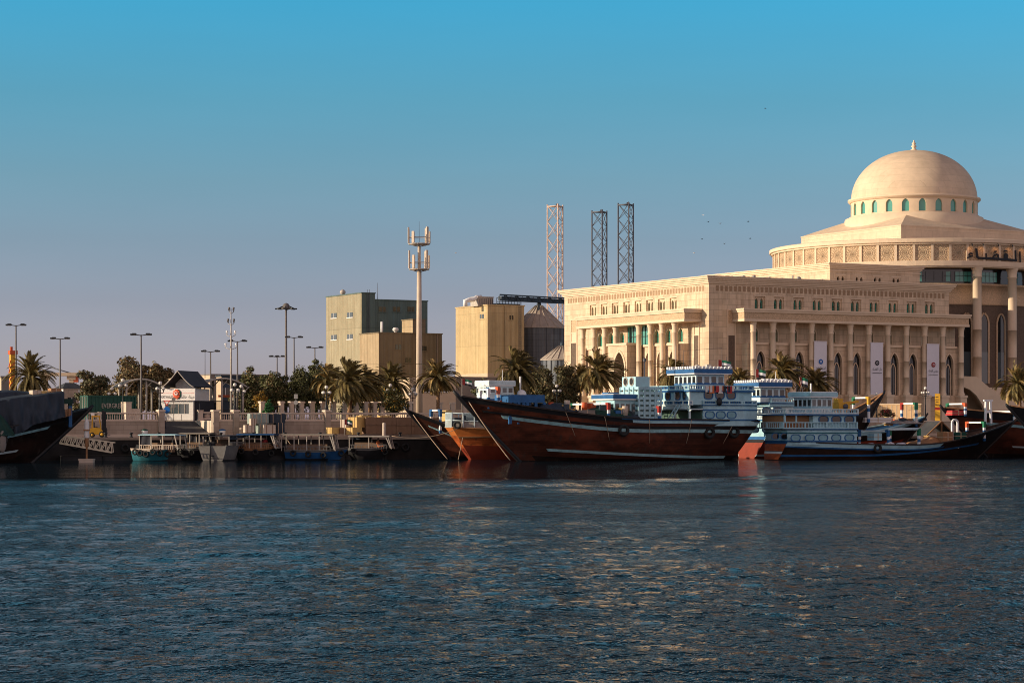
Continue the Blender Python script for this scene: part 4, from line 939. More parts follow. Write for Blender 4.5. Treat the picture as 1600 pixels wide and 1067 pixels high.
pa, pb = rp2(776,470,1), rp2(813,470,1); mb.tube((pa[0],1,zt+1.5),(pb[0],1,zt+1.5),.05); mb.tube((pa[0],1,zt+.8),(pb[0],1,zt+.8),.05); mb.box(pa[0], pb[0], 1, 3.2, zt, zt+.5); mb.build('roof_walkway', M['bluesteel'], t)
mb = MB(); x = lx_on(t, 789, b[2]); mb.tube((x, b[2]-.15, ZP), (x, b[2]-.15, zt), .11, .11, 8); mb.build('downpipe', M['yellow_clad'], t)
mb = MB(); x = lx_on(t, 812, b[2])
for dx_ in (-.22,.22): mb.tube((x+dx_, b[2]-.14, ZP), (x+dx_, b[2]-.14, zt+.9), .045, .045, 5)
for i in range(50): z = ZP+.6+i*.42; mb.tube((x-.22, b[2]-.14, z), (x+.22, b[2]-.14, z), .03, .03, 4) if z < zt else None
mb.build('roof_ladder', M['grey_steel'], t)
# conveyor bridge from the mill over the silo
pa, pb = at(781, 469, 421), at(900, 475, 440)
t = thing('conveyor_bridge', 'dark steel conveyor bridge running from the mill over the silos', 'conveyor', pa, 0)
mb = MB(); d = pb - pa; n = 14
for off in (Vector((0,-.8,0)), Vector((0,.8,0))):
    for h in (0, 1.0): mb.beam(off+Vector((0,0,h)), d+off+Vector((0,0,h)), .16)
    for i in range(n):
        q0, q1 = d*(i/n)+off, d*((i+1)/n)+off; mb.beam(q0, q0+Vector((0,0,1.0)), .1); mb.beam(q0+Vector((0,0,1.0 if i%2 else 0)), q1+Vector((0,0,0 if i%2 else 1.0)), .1)
mb.build('truss', M['bluesteel'], t)
mb = MB(); mb.path([Vector((0,0,.35)), d+Vector((0,0,.35))], .55, 4, 0, False); mb.build('belt_casing', M['bluesteel'], t)
for f in (.5, .93):
    mb = MB(); q = d*f; mb.beam(q+Vector((0,0,0)), Vector((q.x,q.y,ZP-pa.z)), .35); mb.build('leg', M['bluesteel'], t)
def silo(px, D, r, pye, pya, label):
    c = Vector(((px-800)/FPX*D, D, ZP)); t = thing('grain_silo', label, 'silo', c, 0, 'steel grain silos'); ze = zp(pye, D)-ZP; za = zp(pya, D)-ZP
    mb = MB(); mb.lathe([(r,0),(r,ze)], 40, (0,0,0), 0)
    for i in range(20):
        a = 2*math.pi*i/20; mb.cbox((r+.06)*math.cos(a), (r+.06)*math.sin(a), ze/2, .14, .2, ze, 0, a)
    mb.build('drum', M['silo'], t)
    mb = MB(); mb.lathe([(r+.25,ze-.15),(r+.25,ze),(.7,za),(.02,za)], 40, (0,0,0), 0, False)
    for i in range(20):
        a = 2*math.pi*i/20+.05; ca, sa = math.cos(a), math.sin(a); mb.tube(((r+.2)*ca,(r+.2)*sa,ze+.05),(.7*ca,.7*sa,za+.05),.11,.08,4)
    mb.torus((0,0,ze+(za-ze)*.5), (r+.7)/2+.1, .06, 0, 'z', 32, 4)
    mb.build('cone_roof', M['silo_roof'], t)
    mb = MB(); mb.tube((0,0,za-.1),(0,0,za+.7),.5,.35,10); mb.build('top_cap', M['bluesteel'], t)
silo(842, 432, 4.9, 512.5, 478, 'big grey steel grain silo with ribbed cone roof beside the yellow mill')
silo(826, 446, 3.6, 530, 515, 'smaller dark silo tucked between the yellow mill and big silo')
silo(879, 400, 3.6, 562, 541, 'low silo with ribbed cone roof at the left edge of the courthouse')
# jack-up rig legs
def lattice(px0, px1, pyt, D, mt, label):
    x0, x1 = (px0-800)/FPX*D, (px1-800)/FPX*D; W = x1-x0; zt = zp(pyt, D)
    t = thing('rig_leg', label, 'lattice tower', Vector(((x0+x1)/2, D, ZP)), 0, 'lattice legs of a jack-up rig'); Hh = zt-ZP
    ch = [(-W/2, .12*W), (.16*W, -.42*W), (W/2, .42*W)]
    for x, y in ch:
        mb = MB(); mb.tube((x,y,0),(x,y,Hh+.25),.20,.20,6); mb.build('chord', M[mt], t)
    mb = MB(); bay = 4.4; n = int(Hh/bay); z0 = Hh - n*bay
    for a, b_ in ((0,1),(1,2),(2,0)):
        (ax,ay),(bx_,by_) = ch[a], ch[b_]
        for i in range(n):
            z = z0+i*bay; mb.tube((ax,ay,z),(bx_,by_,z+bay),.085,.085,4); mb.tube((bx_,by_,z),(ax,ay,z+bay),.085,.085,4)
        mb.tube((ax,ay,Hh-.3),(bx_,by_,Hh-.3),.22,.22,4)
    mb.build('bracing', M[mt], t)
    mb = MB(); mb.box(ch[1][0]-.5, ch[1][0]+.3, -.5, .3, Hh-.3, Hh+.35); mb.tube((ch[1][0],0,Hh-.4),(ch[1][0],0,Hh+.6),.1,.1,4); mb.build('beacon', M['grey_steel'], t)
lattice(855.5, 879.5, 321, 620, 'rust_steel', 'rust orange lattice rig leg behind the grain silos')
lattice(925, 948.5, 330, 660, 'grey_steel', 'dark grey lattice rig leg, the shorter one, above the courthouse roof')
lattice(966, 990, 318.5, 640, 'grey_steel', 'dark grey lattice rig leg, the taller one, above the courthouse roof')
# mobile phone mast
D = 262; t = thing('cell_tower', 'tall pale mobile phone mast with two rings of panel antennas', 'mast', Vector(((655-800)/FPX*D, D, ZP)), 0)
mb = MB(); zz = lambda py: zp(py, D)-ZP
mb.path([(0,0,0),(0,0,zz(500)),(0,0,zz(425))], [.40,.31,.26], 16); mb.build('pole', M['mastbeige'], t)
mb = MB(); mb.path([(0,0,zz(426)),(0,0,zz(384))], [.19,.17], 10); mb.build('upper_pole', M['mastbeige'], t)
mb = MB(); mb.tube((0,0,zz(384)),(0,0,zz(346)),.03,.015,5); mb.build('whip_antenna', M['grey_steel'], t)
for zr, r, hs, tag_ in ((zz(421), 1.12, 2.05, 0), (zz(381.5), 1.2, 1.8, 1)):
    mb = MB(); mb.torus((0,0,zr), r, .07, 0, 'z', 6, 5); mb.torus((0,0,zr+.75), r*.95, .04, 0, 'z', 6, 5); mb.lathe([(.2,-.12),(r*.9,-.06),(r*.9,0),(.2,.0)], 6, (0,0,zr))
    for k in range(3): a = k*2.094+.4; mb.tube((0,0,zr-.3),(r*math.cos(a),r*math.sin(a),zr),.06,.06,5)
    mb.build('antenna_frame', M['alu'], t)
    angs = (3.35, 4.15, 5.6, 6.1, .9, 2.2)
    for k, a in enumerate(angs):
        mb = MB(); x, y = r*1.02*math.cos(a), r*1.02*math.sin(a); hh = hs*(1 if k%2 == 0 else .72)
        mb.cbox(x, y, zr+hh/2+.1, .14, .30, hh, 0, a); mb.tube((x*.93,y*.93,zr-.15),(x*.93,y*.93,zr+hh*.9),.035,.035,5)
        mb.build('panel_antenna', M['mastbeige'], t)
# low buildings and walls far left and behind the trees
def simple_building(name, label, cat, D, pxc, pyt, pxl, pxr, mats, win=(), z0=ZP, rz=TH):
    t = thing(name, label, cat, Vector(((pxc-800)/FPX*D, D, 0)), rz)
    b, zt, wl = block(t, D, pxc, pyt, pxl, pxr, mats)
    for px, py, w, h in win:
        x = lx_on(t, px, b[2]); flat_window(wl, x, b[2], lz_on(t, py, x, b[2]), w, h, 'y', M['glass_dark'])
    return t, b, zt
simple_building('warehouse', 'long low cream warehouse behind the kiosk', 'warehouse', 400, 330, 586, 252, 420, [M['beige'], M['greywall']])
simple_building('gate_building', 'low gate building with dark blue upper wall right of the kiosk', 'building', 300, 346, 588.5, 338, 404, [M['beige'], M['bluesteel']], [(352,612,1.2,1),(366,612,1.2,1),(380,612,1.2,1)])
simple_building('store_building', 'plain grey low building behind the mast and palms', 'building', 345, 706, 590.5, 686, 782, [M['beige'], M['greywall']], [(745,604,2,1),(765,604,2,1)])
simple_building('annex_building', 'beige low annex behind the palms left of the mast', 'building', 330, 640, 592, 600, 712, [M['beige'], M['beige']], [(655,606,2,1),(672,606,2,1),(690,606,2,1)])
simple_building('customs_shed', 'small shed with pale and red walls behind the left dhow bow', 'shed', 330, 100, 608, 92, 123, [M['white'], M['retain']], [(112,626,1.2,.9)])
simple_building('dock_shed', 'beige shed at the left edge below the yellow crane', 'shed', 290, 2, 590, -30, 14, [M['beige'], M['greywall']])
# hipped dark roof over the shed
t = thing('shed_roof_shelter', 'low dark hipped shelter roof behind the left dhow bow', 'shelter', at(109, 607, 300), TH)
mb = MB(); mb.add([(-1.6,-2,0),(1.6,-2,0),(1.6,2,0),(-1.6,2,0),(-.6,0,.75),(.6,0,.75)], [(0,1,5,4),(1,2,5),(2,3,4,5),(3,0,4),(3,2,1,0)]); mb.build('roof', M['roofgrey'], t)
for sx in (-1.4, 1.4):
    mb = MB(); mb.tube((sx,-1.8,0),(sx,-1.8,-(t.location.z-ZP)),.08,.08,6); mb.build('post', M['steel'], t)
# gantry crane and yellow crane column
D = 470; t = thing('gantry_crane', 'pale concrete gantry crane with hook far behind the left palm', 'crane', Vector(((85-800)/FPX*D, D, ZP)), 0)
G = lambda px, py: ((px-85)/FPX*D, 0, zp(py,D)-ZP)
mb = MB(); a, b_ = G(56,586), G(121,586); mb.box(a[0], b_[0], -1, 1, G(0,587.5)[2], G(0,582.5)[2]); mb.build('beam', M['beige'], t)
for px in (71, 112):
    mb = MB(); x = G(px,0)[0]; mb.cbox(x, 0, G(0,588)[2]/2, .9, .9, G(0,588)[2]); mb.cbox(x,0,G(0,590)[2],1.8,1.2,.9); mb.build('leg', M['beige'], t)
mb = MB(); mb.tube(G(121,586), G(80,574), .12, .12, 5); mb.tube(G(60,582), G(80,574), .12,.12,5); mb.build('tie_rod', M['grey_steel'], t)
mb = MB(); mb.tube(G(119,586), G(119,600), .06,.06,4); mb.cbox(*G(119,592.5), .9,.9,1.2, 1); mb.tube(G(119,600), G(119,612), .1,.1,5); mb.build('hook_block', [M['grey_steel'], M['rust']], t)
D = 300; t = thing('yellow_crane', 'yellow lattice crane column at the far left behind the palm', 'crane', Vector(((20-800)/FPX*D, D, ZP)), TH)
Hh = zp(552, D)-ZP; mb = MB(); 
mb.cbox(0,0,Hh/2+1, .75,.75,Hh-2); 
for i in range(9): z = 1+i*(Hh-2)/9; mb.beam((-.4,-.4,z),(.4,-.4,z+.8),.12,1); mb.beam((-.4,.4,z),(-.4,-.4,z+.8),.12,1)
mb.build('column', [M['yellow'], M['rust']], t)
mb = MB(); mb.cbox(0,0,Hh+.1,1.0,1.0,.5); mb.cbox(-.2,0,Hh+.6,.3,.3,.5); mb.build('head', M['rust'], t)
mb = MB(); mb.cbox(0,0,.5,1.6,1.6,1.0); mb.build('base', M['concrete'], t)
# wall and pillar sign near the courthouse
D = 292; t = thing('boundary_wall', 'sunlit cream boundary wall with panels in front of the colonnade', 'wall', Vector(((1362-800)/FPX*D, D, ZP)), R(-22))
mb = MB(); L = 6.3; Hh = zp(632, D)-ZP; mb.box(0,L,0,.3,0,Hh); mb.build('wall', M['wallwarm'], t)
mb = MB(); mb.box(-.05,L+.05,-.06,.36,Hh,Hh+.12)
for i in range(10): mb.box(i*L/10-.05, i*L/10+.05, -.04, -.001, 0, Hh-.1)
mb.build('coping', M['stone_trim'], t)
D = 285; t = thing('pillar_sign', 'yellow upright pillar sign with red band before the courthouse', 'sign', Vector(((1465-800)/FPX*D, D, ZP)), R(-15))
mb = MB(); Hh = zp(615,D)-ZP; mb.box(-.32,.32,-.15,.15,0,Hh); mb.build('body', M['yellow'], t)
mb = MB(); mb.box(-.325,.325,-.156,.156,Hh*.42,Hh*.52); mb.build('red_band', M['red'], t)
mb = MB()
for i in range(4): mb.box(-.24,.2-.1*(i%2),-.17,-.151,Hh*(.6+.09*i),Hh*(.62+.09*i))
mb.build('lettering', M['ink'], t)

# ---------------------------------------------------------------- kiosk with tent roof, sign and canopies
KB = 19.0; kp = qp(278, KB, ZP); KZ = R(-17)
t = thing('port_kiosk', 'white port gate kiosk with grey tent-shaped roof and emblem signboard', 'kiosk', kp, KZ); D = kp.y
kx = lambda px: (px-278)/FPX*D/math.cos(KZ); kz = lambda py: zp(py, D)-ZP
x0, x1 = kx(250), kx(303)
mb = MB(); zs, zt = kz(650), kz(634)
mb.box(x0, x1, 0, 4.2, 0, .0+kz(646.5)); mb.box(x0, x1, 0, 4.2, kz(631), kz(607)); mb.box(x0, kx(257), 0, 4.2, kz(646.5), kz(631)); mb.box(kx(296), x1, 0, 4.2, kz(646.5), kz(631)); mb.box(kx(257), kx(296), .5, 4.2, kz(646.5), kz(631), 1)
mb.build('wall', [M['white'], M['greywall']], t)
for a, b_ in ((257,266),(266.6,277.5),(278.3,288.3),(289,296)):
    mb = MB(); mb.box(kx(a), kx(b_), .12, .16, kz(646.3), kz(631.2)); g = mb.build('window', M['glass_grey'], t)
mb = MB()
for p_ in (257.3,266.3,278,288.6,295.7): mb.box(kx(p_)-.03, kx(p_)+.03, .08, .2, kz(646.4), kz(631.1))
mb.build('window_frame', M['alu'], t)
mb = MB()
for p_ in (262,283.5): mb.box(kx(p_)-.02, kx(p_)+.02, -.015, -.001, .1, kz(647))
mb.box(x0,x1,-.02,-.001,0,.14); mb.build('panel_joint', M['greywall'], t)
mb = MB(); mb.box(kx(303.2), kx(312), .3, 4.0, 0, kz(626)); mb.build('side_door', M['darkcloth'], t)
# signboard
mb = MB(); sx0, sx1, sz0, sz1 = kx(250.5), kx(308), kz(625.5), kz(607); mb.box(sx0, sx1, -.35, -.05, sz0, sz1); sb = mb.build('signboard', M['signwhite'], t)
cxm = kx(278.5); cz = kz(615.8)
mb = MB(); mb.sphere((cxm, -.42, cz), .42, 0, 16, 10, (.95,.25,1.25)); mb.sphere((cxm+.12,-.38,cz), .44, 1, 16, 10, (.95,.2,1.2))
for i in range(10): a = 2*math.pi*i/10; mb.sphere((cxm+.36*math.cos(a), -.44, cz+.46*math.sin(a)), .1, 0, 8, 6, (1,.5,1))
mb.torus((cxm,-.54,cz+.05), .17, .035, 2, 'y', 14, 6); mb.box(cxm-.14,cxm+.14,-.56,-.5,cz-.02,cz+.05,2)
mb.build('emblem', [M['emblem'], M['leafgreen'] if False else M['green'], M['signwhite']], sb)
mb = text_mb('PORT KHALID', (kx(272)-kx(251.5))*.98, .30, 0, .03); mb.move((kx(262), -.35, kz(620.2))); mb.build('lettering', M['ink'], sb)
mb = text_mb(arabic('ميناء خالد'), (kx(307)-kx(286)), .42, 0, .03); mb.move((kx(296.3), -.35, kz(620.2))); mb.build('lettering', M['ink'], sb)
mb = MB(); mb.box(kx(252),kx(272),-.37,-.351,kz(614.6),kz(614.2)); mb.box(kx(286),kx(306.5),-.37,-.351,kz(614.6),kz(614.2)); mb.build('rule_line', M['signred'], sb)
# tent roof: swept gable, ridge running back
zr, ze = kz(579), kz(604.5); hw = kx(309)-kx(283); cxr = kx(282.5)
def prof(s): # s -1..1 across the gable
    a = abs(s); return ze + (zr-ze)*((1-a)**1.35)
mb = MB(); LEN = 5.2
mb.grid(lambda u, v: (cxr+hw*(2*u-1)*1.03, -.8+LEN*v, prof(2*u-1)), 28, 4, 0, True)
mb.grid(lambda u, v: (cxr+hw*(2*u-1)*1.03, -.8+LEN*v, prof(2*u-1)-.09), 28, 4, 0, True, True)
mb.build('tent_roof', M['roofgrey'], t)
mb = MB(); pts = [(cxr+hw*(2*i/20-1)*1.03, -.82, prof(2*i/20-1)-.045) for i in range(21)]; mb.path(pts, .06, 5); mb.path([(x, y+LEN, z) for x, y, z in pts], .06, 5); mb.build('roof_edge', M['alu'], t)
mb = MB(); k = 14; vs = []; pr_ = []
for i in range(k+1): s_ = -.62+1.3*i/k; pr_.append((cxr+hw*s_, max(kz(606.5)+.02, min(prof(s_)-.12, kz(592)))))
mb.xz([(pr_[0][0], kz(607))] + pr_ + [(pr_[-1][0], kz(607))], 1.2, 1.5); mb.build('gable_infill', M['white'], t)
mb = MB(); mb.tube((kx(302),3.2,kz(590)),(kx(302),3.2,kz(545)),.04,.03,5); mb.build('antenna', M['grey_steel'], t)
# arched canopies either side
def canopy(label, px0, px1, py0, pyt, py1, b, dep, posts):
    p0, p1 = qz(px0, b, py0), qz(px1, b, py1); c = (p0+p1)/2; c.z = ZP
    t = thing('arched_canopy', label, 'canopy', c, QTH, 'arched canopies beside the kiosk'); L = (Vector((p1.x-p0.x, p1.y-p0.y))).length
    z0, z1, zt = p0.z-ZP, p1.z-ZP, zp(pyt, c.y)-ZP
    f = lambda u: z0+(z1-z0)*u + (zt-(z0+z1)/2)*(1-(2*u-1)**2)
    mb = MB(); mb.grid(lambda u, v: (-L/2+L*u, dep*v, f(u)), 20, 4); mb.grid(lambda u, v: (-L/2+L*u, dep*v, f(u)-.12), 20, 4, 0, True, True); mb.build('roof', M['roofgrey'], t)
    mb = MB()
    for y in (-.05, dep+.05): mb.path([(-L/2+L*i/20, y, f(i/20)-.06) for i in range(21)], .1, 5)
    mb.build('edge_beam', M['alu'], t)
    for u in posts:
        for y in (.3, dep-.3):
            mb = MB(); x = -L/2+L*u; mb.tube((x,y,0),(x,y,f(u)-.1),.11,.11,8); mb.tube((x,y,f(u)-.9),(x+.7,y,f(u+.03)-.15),.06,.06,5); mb.build('post', M['alu'], t)
canopy('arched grey canopy reaching left of the kiosk towards the big tree', 188, 257, 603, 591.5, 605.5, 24, 6, (.15,.6,.9))
canopy('arched grey canopy reaching right of the kiosk over the gate', 309, 386, 605.5, 590.5, 604, 22, 6, (.06,.5,.93))
# gate fence under the right canopy
p = qp(314, 24, ZP); t = thing('gate_fence', 'dark metal gate and railing under the right canopy', 'gate', p, QTH); L = qa(365,24)-qa(314,24)
mb = MB(); mb.box(0,L,-.04,.04,2.2,2.3); mb.box(0,L,-.04,.04,.15,.25); mb.box(0,L,-.04,.04,1.2,1.28)
for i in range(34): mb.tube((i*L/33,0,0),(i*L/33,0,2.3),.03,.03,4)
mb.build('railing', M['darkiron'], t)
mb = MB(); mb.box(.4,L*.45,.05,.10,.2,2.15); mb.build('screen_panel', M['darkcloth'], t)
mb = MB(); mb.box(L*.55,L*1.0,.3,.5,2.7,2.95); mb.build('orange_beam', M['rust'], t)

# ---------------------------------------------------------------- pillar fence behind the balustrade
fp = (409,439.7,455.5,471,487.7,504.5,521,538,556.7,571,585,596.5,640)
p0 = qp(405, 13, ZP); t = thing('pillar_fence', 'fence of cream pillars with dark rails under the trees', 'fence', p0, QTH); a00 = qa(405,13)
FP = MB(); FP.box(-.22,.22,-.22,.22,0,1.95); FP.box(-.3,.3,-.3,.3,1.95,2.15); FP.box(-.27,.27,-.27,.27,0,.25); FPM = FP.mesh('fence_pillar', M['baluster'])
xs = []
for px in fp: a = qa(px,13)-a00; xs.append(a); link('fence_pillar', FPM, t, (a,0,0), R(16))
for x0, x1 in zip(xs, xs[1:]):
    mb = MB(); mb.box(x0+.22,x1-.22,-.05,.05,1.55,1.65); mb.box(x0+.22,x1-.22,-.05,.05,.25,.35); mb.box(x0+.22,x1-.22,-.06,.06,.9,.98)
    n = int((x1-x0)/.25)
    for i in range(1,n): x = x0+(x1-x0)*i/n; mb.tube((x,0,.25),(x,0,1.6),.02,.02,4)
    mb.build('railing', M['darkiron'], t)
p0 = qp(688, 18, ZP); t = thing('garden_wall', 'low beige wall with pillars beside the mast and small palm', 'wall', p0, QTH); a00 = qa(688,18); L = qa(765,18)-a00
mb = MB(); mb.box(0,L,0,.3,0,1.25); mb.box(-.05,L+.05,-.05,.35,1.25,1.36); mb.build('wall', M['beige'], t)
for i in range(5): link('fence_pillar', FPM, t, (i*L/4, .15, 0))

# ---------------------------------------------------------------- lamps, masts, signs
def street_lamp(px, pyt, b, label, kind='twin', r=.10):
    p = qp(px, b, ZP); D = p.y; H_ = zp(pyt, D)-ZP; s_ = 1.0
    t = thing('street_lamp', label, 'street lamp', p, 0 if kind != 'mast' else 0, 'tall street lamps behind the quay')
    mb = MB(); mb.path([(0,0,0),(0,0,H_*.5),(0,0,H_)], [r*1.25,r,r*.7], 8); mb.lathe([(.28,0),(.28,.12),(r*1.4,.3)], 8); mb.build('pole', M['polegrey'], t)
    if kind == 'mast':
        mb = MB(); mb.lathe([(.25,H_),(.6,H_-.1),(.6,H_+.15),(.3,H_+.6),(.05,H_+.7)], 10); mb.build('head_frame', M['polegrey'], t)
        for i in range(8):
            a = 2*math.pi*i/8; mb = MB(); c, n = math.cos(a), math.sin(a)
            mb.path([(.4*c,.4*n,H_+.3),(1.05*c,1.05*n,H_)], .05, 5); mb.cbox(1.15*c,1.15*n,H_-.05,.5,.32,.16,0,a); mb.build('lamp_head', M['darkiron'], t)
        return
    w_ = .62
    offs = (-1, 1) if kind == 'twin' else (-1, 0, 1)
    mb = MB(); mb.path([(-w_,0,H_+.02),(0,0,H_-.08),(w_,0,H_+.02)], .05, 5); mb.build('arm', M['polegrey'], t)
    for s_ in offs:
        mb = MB(); x = s_*(w_+.18); mb.cbox(x,0,H_+.03,.62,.30,.16); mb.cbox(x*.9,0,H_+.13,.4,.2,.08); mb.cbox(x,0,H_-.06,.5,.22,.04,1); mb.build('lamp_head', [M['darkiron'], M['globe']], t)
for px, py, b, k, lab in ((25,508,26,'twin','tall twin lamp standing over the tarpaulin dhow by the yellow crane'),(94,529,34,'twin','twin lamp right of the left palm over the gantry crane'),
   (220.5,523,9.5,'twin','twin lamp in front of the big brown tree'),(329,549,40,'twin','short twin lamp right of the tent roof kiosk'),(371,533,30,'twin','twin lamp just right of the camera mast'),
   (447,482,60,'mast','high mast lamp with an eight-headed crown above the trees'),(459.5,527,50,'twin','twin lamp just right of the high mast lamp'),(433,557,75,'tri','small triple lamp left of the high mast lamp'),(492,543,62,'twin','small twin lamp left of the green factory')):
    street_lamp(px, py, b, lab, k, .10 if k != 'mast' else .17)
p = qp(361, 11, ZP); D = p.y; zz = lambda py: zp(py,D)-ZP
t = thing('camera_mast', 'slim mast with many small cameras on brackets right of the kiosk', 'mast', p, 0)
mb = MB(); mb.path([(0,0,0),(0,0,zz(540)),(0,0,zz(482))], [.13,.09,.04], 8); mb.build('pole', M['alu'], t)
for py, xs_ in ((545,(-8.5,8)),(525.5,(-6.5,6.5)),(507,(-4.5,4.5)),(489,(-3,4))):
    mb = MB(); z = zz(py)
    mb.path([(xs_[0]/FPX*D,0,z+.12),(0,0,z-.1),(xs_[1]/FPX*D,0,z+.12)], .035, 5); mb.build('bracket', M['alu'], t)
    for x in xs_:
        mb = MB(); x = x/FPX*D; mb.tube((x,0,z+.1),(x,0,z+.45),.04,.04,6); mb.sphere((x,0,z+.5), .12, 0, 8, 6); mb.cbox(x,-.08,z+.32,.16,.28,.16); mb.build('camera', M['cleanwhite'] if py > 520 else M['polegrey'], t)
def globe_lamp(px, pyt, b, label, base=ZP, n=4, hgt=None):
    p = qp(px, b, base); D = p.y; H_ = zp(pyt, D)-base
    t = thing('globe_lamp', label, 'lamp post', p, TH, 'ornate black lamp posts with white globes')
    mb = MB(); mb.lathe([(.26,0),(.26,.1),(.17,.18),(.19,.35),(.12,.5),(.09,.75),(.11,.8),(.07,.95),(.055,H_*.7),(.08,H_*.72),(.05,H_*.76),(.045,H_-.25),(.09,H_-.22),(.05,H_-.15)], 10); mb.build('post', M['darkiron'], t)
    for i in range(n):
        a = 2*math.pi*i/n+.5; c, s_ = math.cos(a), math.sin(a); z = H_-.62; mb = MB()
        mb.path([(.05*c,.05*s_,z-.35),(.3*c,.3*s_,z-.42),(.46*c,.46*s_,z-.28),(.46*c,.46*s_,z-.12)], .028, 5); mb.lathe([(.07,z-.14),(.1,z-.1)], 8, (.46*c,.46*s_,0)); arm = mb.build('arm', M['darkiron'], t)
        mb = MB(); mb.sphere((.46*c,.46*s_,z+.06), .16, 0, 12, 8); mb.build('globe', M['globe'], arm)
    mb = MB(); mb.sphere((0,0,H_), .19, 0, 12, 8); mb.build('globe', M['globe'], t)
PT = ZP+1.17
for px, py, b, base, lab in ((175,607,22,ZP,'small globe lamp behind the green container'),(192,594,10.5,ZP,'taller globe lamp in front of the container end'),(250.5,598.5,BW+.1,PT,'globe lamp on the pillar left of the kiosk'),
   (367,601,BW+.1,PT,'globe lamp on the pillar right of the ramp'),(377,603.5,16,ZP,'globe lamp close behind the pillar lamp right of the kiosk'),(510,605,BW+.1,PT,'globe lamp on the pillar left of the big palm'),
   (610,602,15,ZP,'globe lamp in front of the yellow flowering bush'),(645,608,18,ZP,'globe lamp at the foot of the phone mast'),(870,603,24,ZP,'globe lamp before the shrubs left of the courthouse'),
   (1370,616,30,ZP,'globe lamp behind the dhow prow left of the cream wall'),(1446,606.5,30,ZP,'globe lamp beside the yellow pillar sign')):
    globe_lamp(px, py, b, lab, base)
def road_sign(px, b, pyt, label, kind):
    p = qp(px, b, ZP); D = p.y; H_ = zp(pyt,D)-ZP; t = thing('road_sign', label, 'road sign', p, R(-8))
    mb = MB(); mb.tube((0,0,0),(0,0,H_),.04,.04,6); mb.build('post', M['polegrey'], t)
    if kind == 'yield':
        mb = MB(); mb.xz([(-.36,H_),(0,H_-.6),(.36,H_)], -.08,-.05); mb.build('triangle_plate', M['signred'], t)
        mb = MB(); mb.xz([(-.22,H_-.09),(0,H_-.44),(.22,H_-.09)], -.09,-.081); mb.build('triangle_centre', M['signwhite'], t)
        mb = MB(); mb.xz([(.34*math.cos(a*.3142), H_-1.0+.34*math.sin(a*.3142)) for a in range(20)], -.08,-.05); mb.build('disc_plate', M['signblue'], t)
    else:
        mb = MB(); mb.xz([(.24*math.cos(a*.3142), H_-.9+.24*math.sin(a*.3142)) for a in range(20)], -.08,-.05); mb.box(-.2,.2,-.08,-.05,H_-.5,H_-.02); mb.build('plate_back', M[kind], t)
road_sign(261, 14.5, 625.5, 'give way triangle above a blue disc in front of the kiosk', 'yield')
road_sign(271.5, 13.5, 621, 'slim post with small blue plate in front of the kiosk window', 'polegrey')
road_sign(462.5, 8, 615.5, 'grey back of a round sign with square plate over the balustrade', 'steel')
# shipping container
p = qp(138, 15, ZP); t = thing('shipping_container', 'green shipping container with white lettering behind the balustrade', 'container', p, TH)
Lc, Wc, Hc = 5.2, 2.44, zp(618,p.y)-ZP
mb = MB(); n = 26
for i in range(n):
    x0 = Lc*i/n; d = .05 if i%2 else 0; mb.box(x0, x0+Lc/n, d, Wc-d, .12, Hc-.1)
mb.box(0,.001,.1,Wc-.1,.12,Hc-.1); mb.build('corrugated_wall', M['container'], t)
mb = MB()
for y in (0, Wc):
    for z in (.06, Hc-.06): mb.beam((0,y,z),(Lc,y,z),.16)
    for x in (0, Lc): mb.beam((x,y,0),(x,y,Hc),.18)
for x in (0,Lc):
    for z in (.06,Hc-.06): mb.beam((x,0,z),(x,Wc,z),.16)
mb.build('frame', M['container'], t)
mb = MB()
for k in range(2): mb.box(-.06,-.005,.1+k*Wc/2+.0,Wc/2-.04+k*Wc/2-.06,.15,Hc-.15)
for y in (.4,.9,1.55,2.05): mb.tube((-.1,y,.1),(-.1,y,Hc-.1),.03,.03,5,1)
mb.build('door', [M['container'], M['alu']], t)
mb = text_mb('EVERGREEN', 2.6, .5, 0, .03); mb.move((2.75, -.06, Hc-1.05)); mb.build('lettering', M['alu'], t)
p = qp(197, 11, ZP); t = thing('concrete_block', 'pale block wall stub right of the green container', 'block', p, TH)
mb = MB(); mb.box(0,.6,0,1.4,0,1.9); mb.box(.6,1.9,.3,1.0,0,1.3); mb.box(-.06,.66,-.06,1.46,1.9,2.0); mb.build('body', M['baluster'], t)
# birds
def bird(px, py, D, s_, label, m_):
    t = thing('bird', label, 'bird', at(px, py, D), rnd.uniform(0,6), 'birds in the sky')
    mb = MB(); mb.path([(-.5,0,0),(-.2,0,.02),(.15,0,.02),(.45,0,.05),(.6,0,.04)], [.02,.11,.13,.07,.02], 6)
    for sg in (-1,1): mb.add([(-.15,sg*.08,.05),(.2,sg*.08,.06),(.1,sg*.6,.28),(-.12,sg*.6,.27),(-.2,sg*1.1,.2)], [(0,1,2,3),(3,2,4)])
    o = mb.build('body', m_, t); t.scale = (s_,)*3
for i, (px, py, k) in enumerate(((1098.7,336.5,1),(1106.7,347,0),(1125.3,349.5,1),(1169,346.5,0),(1097,374,0),(1132,381,0),(1172,373,0),(1084.6,395.5,1),(712,395.5,1),(1196,170,0))):
    bird(px, py, 300+i*7, .34, 'tiny pale gull in flight in the sky' if k else 'tiny dark bird in flight in the sky', M['cleanwhite'] if k else M['darkcloth'])
